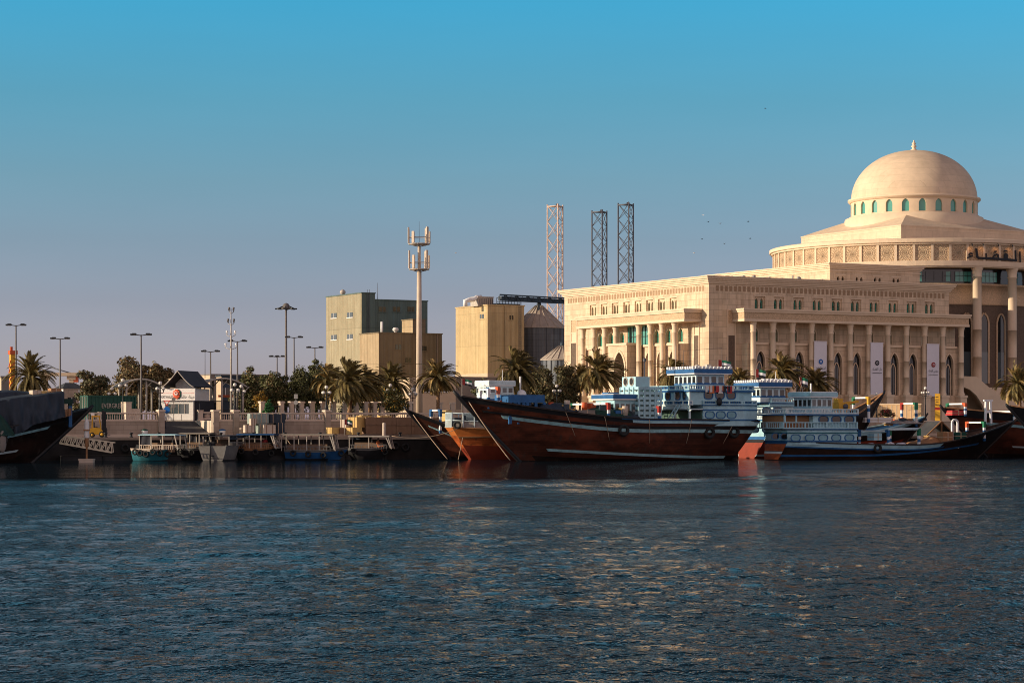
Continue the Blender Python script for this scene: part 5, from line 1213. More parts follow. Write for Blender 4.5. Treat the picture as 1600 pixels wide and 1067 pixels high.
# ---------------------------------------------------------------- palms and trees
def palm_mesh(seed, nf=104, L=3.0, wind=.35, dry_lit=0):
    r = random.Random(seed); mb = MB()
    for i in range(nf):
        a = i*2.39996 + r.uniform(-.3,.3); f = (i+.5)/nf; el = R(82 - (118*f**.85 if f < .86 else 118*f**.85 + 160*(f-.86)) + r.uniform(-10,10)); ln = L*(.72+.4*math.sin(math.pi*min(1,f*1.15))*1)*r.uniform(.88,1.1)
        d = Vector((math.cos(a)*math.cos(el), math.sin(a)*math.cos(el), math.sin(el))); p = Vector((d.x*.12, d.y*.12, .25*(1-f)))
        pts = [p.copy()]; n = 12; step = ln/n
        for k in range(n):
            d = (d + Vector((wind*.055*(.4+k/n), wind*.01*math.sin(i), -(.085+.05*f+.04*r.random())*(.5+1.1*k/n)))).normalized(); p = p + d*step; pts.append(p.copy())
        mb.path(pts, [.035*(1-.85*k/n) for k in range(n+1)], 4, 1 if f > .85 and dry_lit else 0, True, False)
        tw = r.uniform(-.5,.5)
        for k in range(2, n*4-(i%3)):
            t_ = k/(n*4); q = t_*n; i0 = min(n-1, int(q)); pp = pts[i0].lerp(pts[i0+1], q-i0); dd = (pts[i0+1]-pts[i0]).normalized()
            side = dd.cross(Vector((0,0,1))); side = side.normalized() if side.length > .05 else Vector((math.sin(a),-math.cos(a),0))
            up = side.cross(dd).normalized(); ll = .62*(math.sin(math.pi*(.12+.86*t_))**.6)*r.uniform(.8,1.1)
            for s_ in (-1,1):
                o = (side*s_*(.75) + dd*(.75+.5*t_) + up*(.38+tw*s_*.3) + Vector((0,0,-.28))).normalized(); wv = dd*.034
                e = pp+o*ll; mdl = pp+o*ll*.5 + Vector((0,0,.02))
                mb.add([pp-wv, pp+wv, mdl+wv*1.1, e, mdl-wv*1.1], [(0,1,2,4),(4,2,3)], 1 if dry_lit and (f > .88 or i % 3 == 0) else 0)  # lowest fronds are dry, every third is coloured gold as if sunlit
    return mb.mesh('crown', [M['palm'], M['palm2']])
def trunk_mesh(seed, H_, r0=.24):
    r = random.Random(seed); mb = MB(); pts = []; rs = []
    n = int(H_/.16); lx, ly = r.uniform(-.15,.15), r.uniform(-.1,.1)
    for k in range(n+1):
        f = k/n; pts.append((lx*math.sin(f*2), ly*f, H_*f)); rs.append(r0*(1.25-.45*min(1,f*3) + (.16 if f > .82 else 0))*(1.08 if k%2 else .9))
    mb.path(pts, rs, 10)
    for k in range(26):
        a = k*2.4; z = H_*(.72+.28*k/26); c, s_ = math.cos(a), math.sin(a); b = r0*1.05
        mb.path([(lx*math.sin(2)*.9+c*b*.8, s_*b*.8, z-.1),(lx*.8+c*(b+.14), s_*(b+.14), z+.16)], [.06,.03], 4)
    return mb.mesh('trunk', M['trunk']), (lx*math.sin(2), ly, H_)
CROWNS = [palm_mesh(11), palm_mesh(23, 118, 3.05, 1.5), palm_mesh(37, 92, 2.8, .9, 1), palm_mesh(51, 112, 2.95, 1.9, 1)]
TRUNKS = {}
def palm(px, pyc, b, spread, label, var=0, base=ZP, rot=None):
    """spread: half width of the crown in photo pixels."""
    p = qp(px, b, base); D = p.y; sc = spread/FPX*D/2.65; H_ = (zp(pyc, D)-base)
    t = thing('palm_tree', label, 'palm tree', p, 0, 'date palms along the quay')
    key = round(H_/sc, 1)
    if key not in TRUNKS: TRUNKS[key] = trunk_mesh(len(TRUNKS)+1, max(.8, H_/sc))
    me, top = TRUNKS[key]
    t.rotation_euler = (rnd.uniform(-.05,.05), rnd.uniform(-.07,.07), rnd.uniform(-.3,.3))
    o = link('trunk', me, t); o.scale = (sc*1.0,sc*1.0,sc)
    o = link('crown', CROWNS[var], t, Vector(top)*sc, rnd.uniform(-.35,.35) if rot is None else rot); o.scale = (sc*rnd.uniform(.92,1.08), sc*rnd.uniform(.92,1.08), sc*rnd.uniform(.9,1.12))
for a in ((53,591,24,40,'dark palm above the tarpaulin dhow beside the yellow crane',0),(545,601,10,46,'big sunlit palm growing by the pillar fence above the cartons',1),(520,598,17,34,'palm half hidden in the trees left of the big sunlit palm',2),
  (578,606,20,34,'dull palm just right of the big sunlit palm',3),(612,598,26,34,'palm between the factory and the yellow bush',0),(684,592,14,38,'palm right of the phone mast with thin trunk',2),(805,585,22,42,'dark bushy palm above the wheelhouse behind the big prow',1),
  (932,585,30,40,'broad palm in front of the left courthouse wing',3),(905,592,36,26,'smaller palm beside the broad palm at the courthouse corner',2),(1052,588,34,30,'wind-blown palm behind the big dhow wheelhouse',1),(1160,596,32,26,'dim palm right of the big dhow flag',2),
  (1229,584,30,33,'golden palm before the shaded colonnade, the tallest there',3),(1276,600,30,32,'golden palm under the leftmost banner',2),(1203,604,36,24,'small dusky palm at the foot of the colonnade',0),(1594,604,30,36,'palm at the right edge below the stair flight',3)):
    palm(a[0], a[1], a[2], a[3], a[4], a[5])

def leaf_mesh(blobs, n, size, seed, mats, edge=.75):
    r = random.Random(seed); mb = MB(); tot = sum(b[1][0]*b[1][1]*b[1][2] for b in blobs)
    for (c, rad) in blobs:
        k = int(n*rad[0]*rad[1]*rad[2]/tot) + 20
        for _ in range(k):
            v = Vector((r.gauss(0,1), r.gauss(0,1), r.gauss(0,1))).normalized(); q = (edge + (1.12-edge)*r.random()) if r.random() < .75 else r.random()**.5
            q *= 1 + .25*noise.noise(v*2.2 + Vector(c))
            p = Vector((c[0]+v.x*rad[0]*q, c[1]+v.y*rad[1]*q, c[2]+v.z*rad[2]*q))
            nrm = (v*.6 + Vector((r.uniform(-1,1), r.uniform(-1,1), r.uniform(-.4,1)))).normalized()
            t1 = nrm.orthogonal().normalized(); t1.rotate(Matrix.Rotation(r.uniform(0,6.28), 3, nrm)); t2 = nrm.cross(t1); s_ = size*r.uniform(.6,1.3)
            mb.add([p-t1*s_, p-t2*s_*.45, p+t1*s_, p+t2*s_*.45], [(0,1,2,3)], 0 if len(mats) == 1 or r.random() > .22 else 1)
    return mb.mesh('crown', mats)
def tree(name, px, b, pyt, pyb, wpx, label, mats, seed, n=5200, leaf=.17, cat='tree', group=None, lobes=9, base=ZP):
    p = qp(px, b, base); D = p.y; r = random.Random(seed); s_ = D/FPX; W = wpx*s_/2; zt, zb = zp(pyt,D)-base, max(.1, zp(pyb,D)-base); Hh = (zt-zb)
    t = thing(name, label, cat, p, 0, group); blobs = []
    for i in range(lobes*2):
        a = i*2.4+r.uniform(-.6,.6); q = math.sqrt((i+.3)/(lobes*2))*.86; f = r.random()
        rr_ = W*r.uniform(.17,.36); top = Hh*(1-.55*q**2.2)*r.uniform(.8,1.0)
        zc = zb + (top-rr_*.6)*(.35+.65*f)
        blobs.append(((q*W*math.cos(a), q*W*.9*math.sin(a), max(zb+rr_*.4, zc)), (rr_*r.uniform(.9,1.3), rr_*r.uniform(.9,1.2), rr_*r.uniform(.55,.85))))
    blobs.append(((0,0,zb+Hh*.45), (W*.55, W*.55, Hh*.38)))
    top_ = max(c[2]+q_[2] for c, q_ in blobs); k = zt/top_
    blobs = [((c[0],c[1],c[2]*k), q_) for c, q_ in blobs]
    link('crown', leaf_mesh(blobs, n, leaf, seed, mats, .55), t)
    mb = MB(); r0 = max(.06, W*.05); ht = zb + Hh*.3; mb.path([(0,0,0),(r.uniform(-.1,.1)*W,0,ht*.5),(0,.05*W,ht)], [r0*1.3,r0,r0*.8], 8)
    for (c, q_) in blobs[:9]: mb.path([(0,.05*W,ht*.9), (c[0]*.5, c[1]*.5, (ht+c[2])/2-.03*Hh), (c[0]*.9,c[1]*.9,c[2])], [r0*.6,r0*.4,r0*.15], 5)
    mb.build('trunk', M['bark'], t)
    return t
GT = 'broadleaf trees behind the quay'
tree('broadleaf_tree', 143, 48, 578, 655, 62, 'dusty grey green tree behind the green container', [M['leafolive'], M['leafbrown']], 3, 6500, .22, group=GT)
tree('broadleaf_tree', 206, 62, 556, 655, 104, 'large brown leaved tree behind the twin lamp', [M['leafbrown'], M['leafolive']], 5, 15000, .22, group=GT, lobes=12)
tree('broadleaf_tree', 244, 60, 562, 655, 62, 'dark olive tree directly left of the kiosk roof', [M['leafbrown'], M['leafolive']], 6, 8000, .22, group=GT)
tree('broadleaf_tree', 388, 33, 571, 655, 66, 'dark dense tree nearest the right canopy', [M['leaf'], M['leafbrown']], 8, 8500, .17, group=GT)
tree('broadleaf_tree', 430, 35, 577, 655, 70, 'dark tree under the small triple lamp', [M['leaf'], M['leafbrown']], 9, 8500, .17, group=GT)
tree('broadleaf_tree', 470, 34, 569, 655, 64, 'dark tree below the high mast lamp', [M['leaf'], M['leafolive']], 10, 8000, .17, group=GT)
tree('broadleaf_tree', 497, 38, 561, 655, 62, 'dark tree with rounded top left of the green factory', [M['leaf'], M['leafolive']], 12, 8000, .17, group=GT)
tree('broadleaf_tree', 408, 42, 584, 655, 84, 'low dark tree filling the gap behind the wrapped bales', [M['leaf'], M['leafolive']], 13, 8000, .18, group=GT)
tree('broadleaf_tree', 578, 34, 598, 655, 84, 'dark low tree behind the big sunlit palm', [M['leaf'], M['leafolive']], 14, 3600, .16, group=GT)
tree('flowering_bush', 616, 13, 604, 655, 50, 'rounded bush dotted with yellow blossom by the fence end', [M['leaf'], M['leafyellow']], 15, 3800, .12, 'bush')
tree('flowering_bush', 408, 14.5, 610, 645, 30, 'bush with yellow blossom behind the cream pillar fence', [M['leafyellow'], M['leaf']], 16, 1600, .12, 'bush')
tree('round_shrub', 419, 10, 624, 655, 18, 'clipped bright green round shrub beside the bales', [M['leafgreen']], 17, 1700, .10, 'shrub', lobes=5)
tree('broadleaf_tree', 848, 34, 570, 655, 66, 'shrubby tree right of the dark bushy palm', [M['leafolive'], M['leafbrown']], 18, 6500, .18, group=GT)
tree('broadleaf_tree', 886, 36, 566, 655, 64, 'shrubby tree at the left foot of the courthouse', [M['leafolive'], M['leafbrown']], 19, 6500, .18, group=GT)
tree('broadleaf_tree', 1150, 40, 582, 655, 46, 'dark shadowed tree behind the big dhow stern flag', [M['leaf']], 20, 2600, .16, group=GT)
tree('flowering_bush', 1386, 30, 638, 655, 26, 'low bush with red flowers against the cream wall', [M['leafolive'], M['flower']], 21, 1500, .10, 'bush', lobes=6)
tree('broadleaf_tree', 760, 36, 590, 655, 56, 'dark low tree left of the dark bushy palm', [M['leaf'], M['leafolive']], 22, 2600, .16, group=GT)
# ---------------------------------------------------------------- boats
class Fr:
    """Local frame of a thing: columns and rows of the photo to local x and z on a plane of constant local y."""
    def __init__(s, o, rz): s.o = Vector(o); s.c, s.s = math.cos(rz), math.sin(rz); s.rz = rz
    def w(s, x, y, z=0): return Vector((s.o.x + x*s.c - y*s.s, s.o.y + x*s.s + y*s.c, s.o.z + z))
    def x(s, px, y=0):
        k = (px-800)/FPX; X, Y = s.o.x - y*s.s, s.o.y + y*s.c
        return (k*Y - X)/(s.c - k*s.s)
    def z(s, py, x, y=0): return zp(py, s.w(x, y).y) - s.o.z
    def p(s, px, py, y=0): x = s.x(px, y); return Vector((x, y, s.z(py, x, y)))
class Hull:
    def __init__(h, L, B, zb, zm, zs, ob=6, os_=1.0, draft=.9, ps=.6, bowp=2.0, bexp=.62, sm=.35, sp=1.9, full=.26):
        h.L, h.B, h.zb, h.zm, h.zs, h.ob, h.os, h.draft, h.ps, h.bowp, h.bexp, h.sm, h.sp, h.full = L, B, zb, zm, zs, ob, os_, draft, ps, bowp, bexp, sm, sp, full
    def sheer(h, s):
        a = max(0, (s-h.sm)/(1-h.sm)); b = max(0, (h.sm-s)/h.sm)
        return h.zm + (h.zb-h.zm)*a**h.sp + (h.zs-h.zm)*b**1.7
    def pt(h, s, z, side, off=0):
        zt = h.sheer(s); v = max(0, min(1, (z+h.draft)/(zt+h.draft))); q = z/h.zb
        x0 = h.os*(1-max(-.2, z/max(.1, h.zs))); x1 = h.L - h.ob*(1-q)**1.05 if q < 1 else h.L
        x = x0 + (x1-x0)*s
        st = min(1, s/.3); plan = h.ps + (1-h.ps)*math.sin(st*math.pi/2)
        if s > .5: plan *= max(0, 1-((s-.5)/.5)**h.bowp)
        e = h.full + (h.bexp-h.full)*max(0, (s-.45)/.55) + (.16*max(0, 1-s/.3))
        w = h.B/2*plan*(v**e if v > 0 else 0)
        return Vector((x, side*(w+off), z))
    def build(h, parent, mats, zboot=.25, topband=.45, ns=40, nv=14, deck=None, bulw=.8, topmat=2, name='hull'):
        mb = MB()
        for side in (-1, 1):
            mb.grid(lambda u, v: h.pt(u**.9 if u else 0, -h.draft + (h.sheer(u**.9 if u else 0)+h.draft)*v, side), ns, nv, 0, True, side > 0,
                    lambda u, v: (topmat if (h.sheer(u)+h.draft)*(1-v) < topband else (1 if -h.draft+(h.sheer(u)+h.draft)*v < zboot else 0)))
        # transom
        k = 10
        for j in range(k):
            z0, z1 = -h.draft+(h.sheer(0)+h.draft)*j/k, -h.draft+(h.sheer(0)+h.draft)*(j+1)/k
            mb.quad(h.pt(0,z0,-1), h.pt(0,z0,1), h.pt(0,z1,1), h.pt(0,z1,-1), topmat if h.sheer(0)-z1 < topband-.2 else (1 if z1 < zboot else 0))
        o = mb.build(name, mats, parent)
        mb = MB()
        f = lambda u, v: (lambda a, b: a.lerp(b, v))(h.pt(u*.97, h.sheer(u*.97)-bulw, -1, -.08), h.pt(u*.97, h.sheer(u*.97)-bulw, 1, -.08))
        mb.grid(f, 30, 4, 0, False)
        for side in (-1, 1):   # inner bulwark and rail cap
            mb.grid(lambda u, v: h.pt(u*.985, h.sheer(u*.985)-bulw*(1-v)-.001, side, -.12), 30, 1, 1, False)
        mb.build('deck', [deck or M['deckwood'], mats[topmat]], parent)
        return o
    def strake(h, name, m, parent, f, wd, s0=0, s1=.995, proud=.05, n=40, sides=(-1,1)):
        """A band along the hull: f(s) gives its middle height."""
        mb = MB()
        for side in sides:
            vs = []; fs = []
            for i in range(n+1):
                s = s0+(s1-s0)*i/n; zc = f(s); zt = h.sheer(s)-.001
                a, b = min(zt, zc-wd/2), min(zt, zc+wd/2)
                vs += [h.pt(s,a,side,-.03), h.pt(s,a,side,proud), h.pt(s,b,side,proud), h.pt(s,b,side,-.03)]
            for i in range(n):
                for j in range(4): q = (4*i+j, 4*i+(j+1)%4, 4*i+4+(j+1)%4, 4*i+4+j); fs.append(q if side < 0 else q[::-1])
            fs += [(0,1,2,3), (4*n,4*n+1,4*n+2,4*n+3)]
            mb.add(vs, fs)
        return mb.build(name, m, parent)
    def rail(h, parent, m, wd=.22, hh=.12, s0=0, s1=.99, n=40, name='gunwale'):
        mb = MB()
        for side in (-1,1):
            vs = []; fs = []
            for i in range(n+1):
                s = s0+(s1-s0)*i/n; z = h.sheer(s); vs += [h.pt(s,z,side,-wd*.7)+Vector((0,0,0)), h.pt(s,z,side,wd*.5), h.pt(s,z,side,wd*.5)+Vector((0,0,hh)), h.pt(s,z,side,-wd*.7)+Vector((0,0,hh))]
            for i in range(n):
                for j in range(4): q = (4*i+j, 4*i+(j+1)%4, 4*i+4+(j+1)%4, 4*i+4+j); fs.append(q if side < 0 else q[::-1])
            fs += [(0,1,2,3), (4*n,4*n+1,4*n+2,4*n+3)]
            mb.add(vs, fs)
        return mb.build(name, m, parent)
    def stem(h, parent, m, r=.16, up=.5):
        mb = MB(); pts = [h.pt(1, z, 1) for z in [h.zb*i/10 for i in range(-1, 11)]]; d = (pts[-1]-pts[-3]).normalized(); pts.append(pts[-1]+d*up)
        mb.path(pts, [r]*(len(pts)-1)+[r*.7], 6); return mb.build('stem_post', m, parent)
def oval(parent, x, y, z, w, h, dark, near, rim='blue'):
    mb = MB(); n = 20; P_ = lambda r, yy: [(x+w/2*r*math.copysign(abs(math.cos(a))**.7, math.cos(a)), yy, z+h/2*r*math.copysign(abs(math.sin(a))**.8, math.sin(a))) for a in [2*math.pi*i/n for i in range(n)]]
    o_, i_ = P_(1.22, y+near*.05), P_(1.0, y+near*.05); b = P_(1.22, y); g = P_(1.0, y+near*.012)
    mb.add(o_+i_, [(k,(k+1)%n,n+(k+1)%n,n+k) for k in range(n)], 0); mb.add(o_+b, [(k,(k+1)%n,n+(k+1)%n,n+k) for k in range(n)], 0); mb.add(i_+g, [(k,(k+1)%n,n+(k+1)%n,n+k) for k in range(n)], 0)
    mb.add(g, [tuple(range(n))], 1)
    return mb.build('oval_window' if dark else 'oval_panel', [M[rim], M['glass_dark'] if dark else M['oval']], parent)
def oval_x(parent, x, y, z, w, h, dark, s_=1, rim='blue'):
    o = oval(parent, 0, 0, 0, w, h, dark, 1, rim); o.rotation_euler = (0,0,R(-90)*s_); o.location = (x, y, z); return o
def box_wall(parent, name, xa, xb, hw, z0, z1, m, taper=0, ends=None):
    """House wall: straight sides, optional narrowing over the last quarter towards xa."""
    mb = MB(); q = xa+(xb-xa)*.3
    poly = [(xa,-hw+taper),(q,-hw),(xb,-hw),(xb,hw),(q,hw),(xa,hw-taper)] if taper else [(xa,-hw),(xb,-hw),(xb,hw),(xa,hw)]
    mb.prism(poly, z0, z1); return mb.build(name, m, parent)
def band(parent, name, xa, xb, hw, z0, z1, m, out=.07, taper=0):
    mb = MB(); q = xa+(xb-xa)*.3; e = out
    mb.prism([(xa-e,-hw+taper-e),(q,-hw-e),(xb+e,-hw-e),(xb+e,hw+e),(q,hw+e),(xa-e,hw-taper+e)], z0, z1); return mb.build(name, m, parent)
def railing(parent, xa, xb, hw, z0, h, mats, sp=.28, taper=0, every=6, panel=True):
    """Perimeter railing: slats of the first material, posts and rails of the second."""
    mb = MB(); q = xa+(xb-xa)*.3
    per = [(xa,-hw+taper),(q,-hw),(xb,-hw),(xb,hw),(q,hw),(xa,hw-taper)] if taper else [(xa,-hw),(xb,-hw),(xb,hw),(xa,hw)]
    for (ax,ay),(bx_,by_) in zip(per, per[1:]+per[:1]):
        L = math.hypot(bx_-ax, by_-ay); n = max(2, int(L/sp)); a = math.atan2(by_-ay, bx_-ax)
        for i in range(n+1):
            f = i/n; x, y = ax+(bx_-ax)*f, ay+(by_-ay)*f; post = i % every == 0 or i == n
            mb.cbox(x, y, z0+h/2, (.16 if post else .13 if panel else .07), (.13 if post else .05), h*(.96 if post else .84), 1 if post else 0, a)
        cx, cy = (ax+bx_)/2, (ay+by_)/2
        mb.cbox(cx, cy, z0+h*.96, L+.1, .14, .09, 1, a); mb.cbox(cx, cy, z0+.08, L+.1, .12, .12, 1, a)
    return mb.build('railing', mats, parent)
def wheelhouse(parent, xa, xb, hw, z0, z1, near, wm, rm, over=.45, nfront=5, nside=5, front=1, dent=True):
    """Cabin with window strips on the near side and on the end that faces +x (front=1) or -x."""
    h = z1-z0; mb = MB(); mb.box(xa, xb, -hw, hw, z0, z1); w_ = mb.build('wheelhouse', wm, parent)
    zw0, zw1 = z0+h*.48, z0+h*.86
    for i in range(nside):
        x0 = xa+(xb-xa)*(i+.18)/nside; x1 = xa+(xb-xa)*(i+.82)/nside; mb = MB(); y = near*hw; mb.box(x0, x1, min(y, y+near*.03), max(y, y+near*.03), zw0, zw1)
        g = mb.build('window', M['glass_dark'] if i % 2 else M['glass_grey'], w_); mb = MB(); mb.box(x0-.05, x1+.05, min(y, y+near*.06), max(y, y+near*.06), zw0-.07, zw0-.002); mb.build('sill', rm, g)
    xe = xb if front > 0 else xa
    for i in range(nfront):
        y0 = -hw+2*hw*(i+.2)/nfront; y1 = -hw+2*hw*(i+.8)/nfront; mb = MB(); mb.box(min(xe, xe+front*.03), max(xe, xe+front*.03), y0, y1, zw0, zw1)
        g = mb.build('window', M['glass_dark'], w_); mb = MB(); mb.box(min(xe, xe+front*.06), max(xe, xe+front*.06), y0-.05, y1+.05, zw0-.07, zw0-.002); mb.build('sill', rm, g)
    mb = MB(); mb.box(xa-.03, xb+.03, -hw-.03, hw+.03, z0+h*.36, z0+h*.43); mb.box(xa-.03, xb+.03, -hw-.03, hw+.03, z0, z0+h*.06); mb.build('trim_band', rm, w_)
    mb = MB(); mb.box(xa-over, xb+over, -hw-over, hw+over, z1, z1+.12, 1); mb.box(xa-over*1.1, xb+over*1.1, -hw-over*1.1, hw+over*1.1, z1+.12, z1+.52)
    mb.box(xa-over*.9, xb+over*.9, -hw-over*.9, hw+over*.9, z1+.52, z1+.58, 1)
    if dent:
        z = z1+.58
        for (ax,ay,bx_,by_) in ((xa-over,-hw-over,xb+over,-hw-over),(xa-over,hw+over,xb+over,hw+over),(xa-over,-hw-over,xa-over,hw+over),(xb+over,-hw-over,xb+over,hw+over)):
            L = math.hypot(bx_-ax, by_-ay); n = int(L/.42)
            for i in range(n): f = (i+.5)/n; mb.cbox(ax+(bx_-ax)*f, ay+(by_-ay)*f, z+.11, .24, .24, .22, 1)
    mb.build('roof', [rm, M['cleanwhite']], w_); return w_
def gallows(parent, x, y0, y1, z0, z1, ca, cb, t=.22, name='gallows_frame'):
    """Painted deck gallows: two banded posts and a white cross bar with coloured corners."""
    mb = MB(); h = z1-z0
    for y, c in ((y0,ca),(y1,cb)):
        for j in range(5): mb.box(x-t/2, x+t/2, y-t/2, y+t/2, z0+h*.7*j/5, z0+h*.7*(j+1)/5, (0,1,1,0,1)[j])
        mb.box(x-t/2-.03, x+t/2+.03, y-t/2-.03, y+t/2+.03, z0+h*.7, z1, c)
        s_ = 1 if y1 > y0 else -1
        if y == y1: s_ = -s_
        mb.box(x-t/2-.02, x+t/2+.02, min(y+s_*t/2, y+s_*(t/2+.3)), max(y+s_*t/2, y+s_*(t/2+.3)), z1-t*.9, z1+.02, c)
    ya, yb = min(y0,y1)+t/2+.3, max(y0,y1)-t/2-.3
    mb.box(x-t*.42, x+t*.42, ya, yb, z1-t*.8, z1-.01, 1)
    return mb.build(name, [M['blue'], M['cleanwhite'], M['green'], M['red'], M['rust'], M['yellow']], parent)
def gallows_fore(parent, x0, x1, y, z0, z1, ca, cb, t=.26):
    o = gallows(parent, 0, x0, x1, z0, z1, ca, cb, t); o.rotation_euler = (0,0,R(-90)); o.location = (0, y, 0)
    o.data.transform(Matrix.Identity(4)); return o
def ladder(parent, p0, p1, wd, m):
    mb = MB(); p0, p1 = Vector(p0), Vector(p1); o = Vector((0, wd/2, 0))
    for s_ in (-1,1): mb.beam(p0+o*s_, p1+o*s_, .09)
    for i in range(1,8): q = p0.lerp(p1, i/8); mb.beam(q-o, q+o, .07)
    return mb.build('ladder', m, parent)
def flagpole(name, label, wp, hgt, w_=1.1, h_=.6, lean=0):
    t = thing(name, label, 'flag', wp, R(8), 'small national flags on boats')
    mb = MB(); mb.tube((0,0,0),(lean,0,hgt),.03,.02,6); mb.build('pole', M['alu'], t)
    for i, (m_, z0, z1, x0, x1) in enumerate((('green',.667,1,.28,1),('cleanwhite',.333,.667,.28,1),('black',0,.333,.28,1),('red',0,1,0,.28))):
        mb = MB(); zz_ = lambda v: hgt-h_+h_*(z0+(z1-z0)*v)
        mb.grid(lambda u, v: (lean+.03+w_*(x0+(x1-x0)*u), .09*math.sin((x0+(x1-x0)*u)*7), zz_(v)-.22*(x0+(x1-x0)*u)**1.5), 6, 2); mb.build('cloth', M[m_], t)
def tyre(name_label, wp, rz, r=.42, group=None, tilt=0):
    mb = MB(); mb.torus((0,0,0), r*.72, r*.28, 0, 'y', 18, 8); o = mb.build('tyre_fender', M['rubber'], None, wp, rz); tag(o, name_label, 'tyre', group); return o
def rope(label, pts, r=.035, sag=.0):
    mb = MB(); a, b = Vector(pts[0]), Vector(pts[1]); n = 10
    mb.path([a.lerp(b, i/n)-Vector((0,0,sag*4*(i/n)*(1-i/n))) - a for i in range(n+1)], r, 5); o = mb.build('mooring_rope', M['rope'], None, a); tag(o, label, 'rope', 'mooring ropes')

# ---- people
def person(label, wp, rz, pose, mats, scale=1.0):
    """mats: (clothes, skin, trousers). A skinned body grown along a posed skeleton."""
    if pose == 'stand':
        J = {'pel':(0,0,.95),'bel':(0,0,1.12),'che':(0,0,1.36),'nec':(0,0,1.50),'hd1':(0,-.02,1.58),'hd2':(0,-.02,1.72),'ls':(.19,0,1.42),'le':(.26,.03,1.14),'lw':(.25,-.08,.90),'lh':(.25,-.11,.80),'rs':(-.19,0,1.42),'re':(-.26,.03,1.14),'rw':(-.25,-.08,.90),'rh':(-.25,-.11,.80),
             'lk':(.11,-.03,.50),'la':(.12,.02,.09),'lt':(.13,-.15,.05),'rk':(-.11,-.03,.50),'ra':(-.12,.02,.09),'rt':(-.13,-.15,.05),'lp':(.1,0,.9),'rp':(-.1,0,.9)}
    else:
        J = {'pel':(0,0,.12),'bel':(0,.05,.30),'che':(0,.09,.52),'nec':(0,.08,.66),'hd1':(0,.06,.74),'hd2':(0,.03,.88),'ls':(.19,.09,.58),'le':(.28,-.05,.35),'lw':(.2,-.28,.34),'lh':(.17,-.36,.36),'rs':(-.19,.09,.58),'re':(-.28,-.02,.34),'rw':(-.24,-.22,.22),'rh':(-.23,-.3,.2),
             'lk':(.15,-.42,.20),'la':(.15,-.48,-.25),'lt':(.15,-.64,-.30),'rk':(-.15,-.42,.20),'ra':(-.15,-.40,-.25),'rt':(-.15,-.56,-.30),'lp':(.1,-.04,.1),'rp':(-.1,-.04,.1)}
    E_ = [('pel','bel'),('bel','che'),('che','nec'),('nec','hd1'),('hd1','hd2'),('che','ls'),('ls','le'),('le','lw'),('lw','lh'),('che','rs'),('rs','re'),('re','rw'),('rw','rh'),('pel','lp'),('lp','lk'),('lk','la'),('la','lt'),('pel','rp'),('rp','rk'),('rk','ra'),('ra','rt')]
    RD = {'pel':.15,'bel':.14,'che':.16,'nec':.06,'hd1':.09,'hd2':.085,'ls':.075,'le':.05,'lw':.036,'lh':.04,'rs':.075,'re':.05,'rw':.036,'rh':.04,'lp':.1,'rp':.1,'lk':.065,'la':.045,'lt':.035,'rk':.065,'ra':.045,'rt':.035}
    ks = list(J); me = bpy.data.meshes.new('body'); me.from_pydata([J[k] for k in ks], [(ks.index(a), ks.index(b)) for a, b in E_], [])
    ob = bpy.data.objects.new('body', me); C.objects.link(ob); sk = ob.modifiers.new('skin', 'SKIN')
    for i, k in enumerate(ks): me.skin_vertices[0].data[i].radius = (RD[k], RD[k]*(.72 if k in ('pel','bel','che') else 1)); me.skin_vertices[0].data[i].use_root = (k == 'pel')
    ob.modifiers.new('sub', 'SUBSURF').levels = 1
    nm = bpy.data.meshes.new_from_object(ob.evaluated_get(bpy.context.evaluated_depsgraph_get())); bpy.data.objects.remove(ob)
    for m_ in mats: nm.materials.append(m_)
    hz = J['nec'][2]; pz = J['pel'][2]
    for f in nm.polygons:
        c = f.center; d_l = min((Vector(J['lh'])-c).length, (Vector(J['rh'])-c).length, (Vector(J['lw'])-c).length, (Vector(J['rw'])-c).length)
        f.material_index = 1 if c.z > hz+.02 or d_l < .1 else (2 if (c.z < pz-.02 if pose == 'stand' else c.y < -.1 and d_l > .12) else 0); f.use_smooth = True
    t = thing('person', label, 'person', wp, rz); link('body', nm, t); t.scale = (scale,)*3
    mb = MB(); h2 = Vector(J['hd2']); mb.sphere((h2.x, h2.y+.02, h2.z), .105, 0, 10, 6, (1,1.1,.75)); mb.build('hair', M['darkcloth'], t)
    return t

# ---- 1. the big dhow --------------------------------------------------------------------------------------------
WM_BL = [M['blue'], M['cleanwhite']]
bB = -13; st_ = qp(1159, bB)
fr = Fr(st_, BT+math.pi); Lb = fr.x(716); big = thing('cargo_dhow', 'largest brown wooden dhow with tall pale blue and white stern house', 'dhow', st_, BT+math.pi)
hb = Hull(Lb, 9.2, fr.z(619, Lb), fr.z(656, Lb*.45), fr.z(660,0)+.1, ob=6.6, os_=2.2, ps=.72, sm=.42, sp=1.9, bowp=2.3)
hb.build(big, [M['hull_brown'], M['hull_dark'], M['black']], zboot=.30, topband=.38)
hb.rail(big, M['hull_dark'], .3, .14); hb.stem(big, M['black'], .2, .7)
up = lambda s: hb.sheer(s) - 1.05 - .55*s**3
hb.strake('upper_stripe', M['aqua'], big, up, .34, 0, .93, .05); hb.strake('rubbing_strake', M['black'], big, lambda s: up(s)+.34, .2, 0, .97, .12)
hb.strake('lower_stripe', M['aqua'], big, lambda s: .28+1.05*max(0,(s-.1)/.9)**1.5, .26, .06, .86, .04)
hb.strake('gunwale_band', M['ltblue'], big, lambda s: hb.sheer(s)-.18, .34, 0, .52, .06); hb.strake('blue_moulding', M['blue'], big, lambda s: hb.sheer(s)+.0, .16, 0, .56, .09)
nr = 4.25; xf = fr.x(1099, nr); zg = hb.sheer(.1)-.1
Z = lambda py: fr.z(py, xf, nr); tp = .9
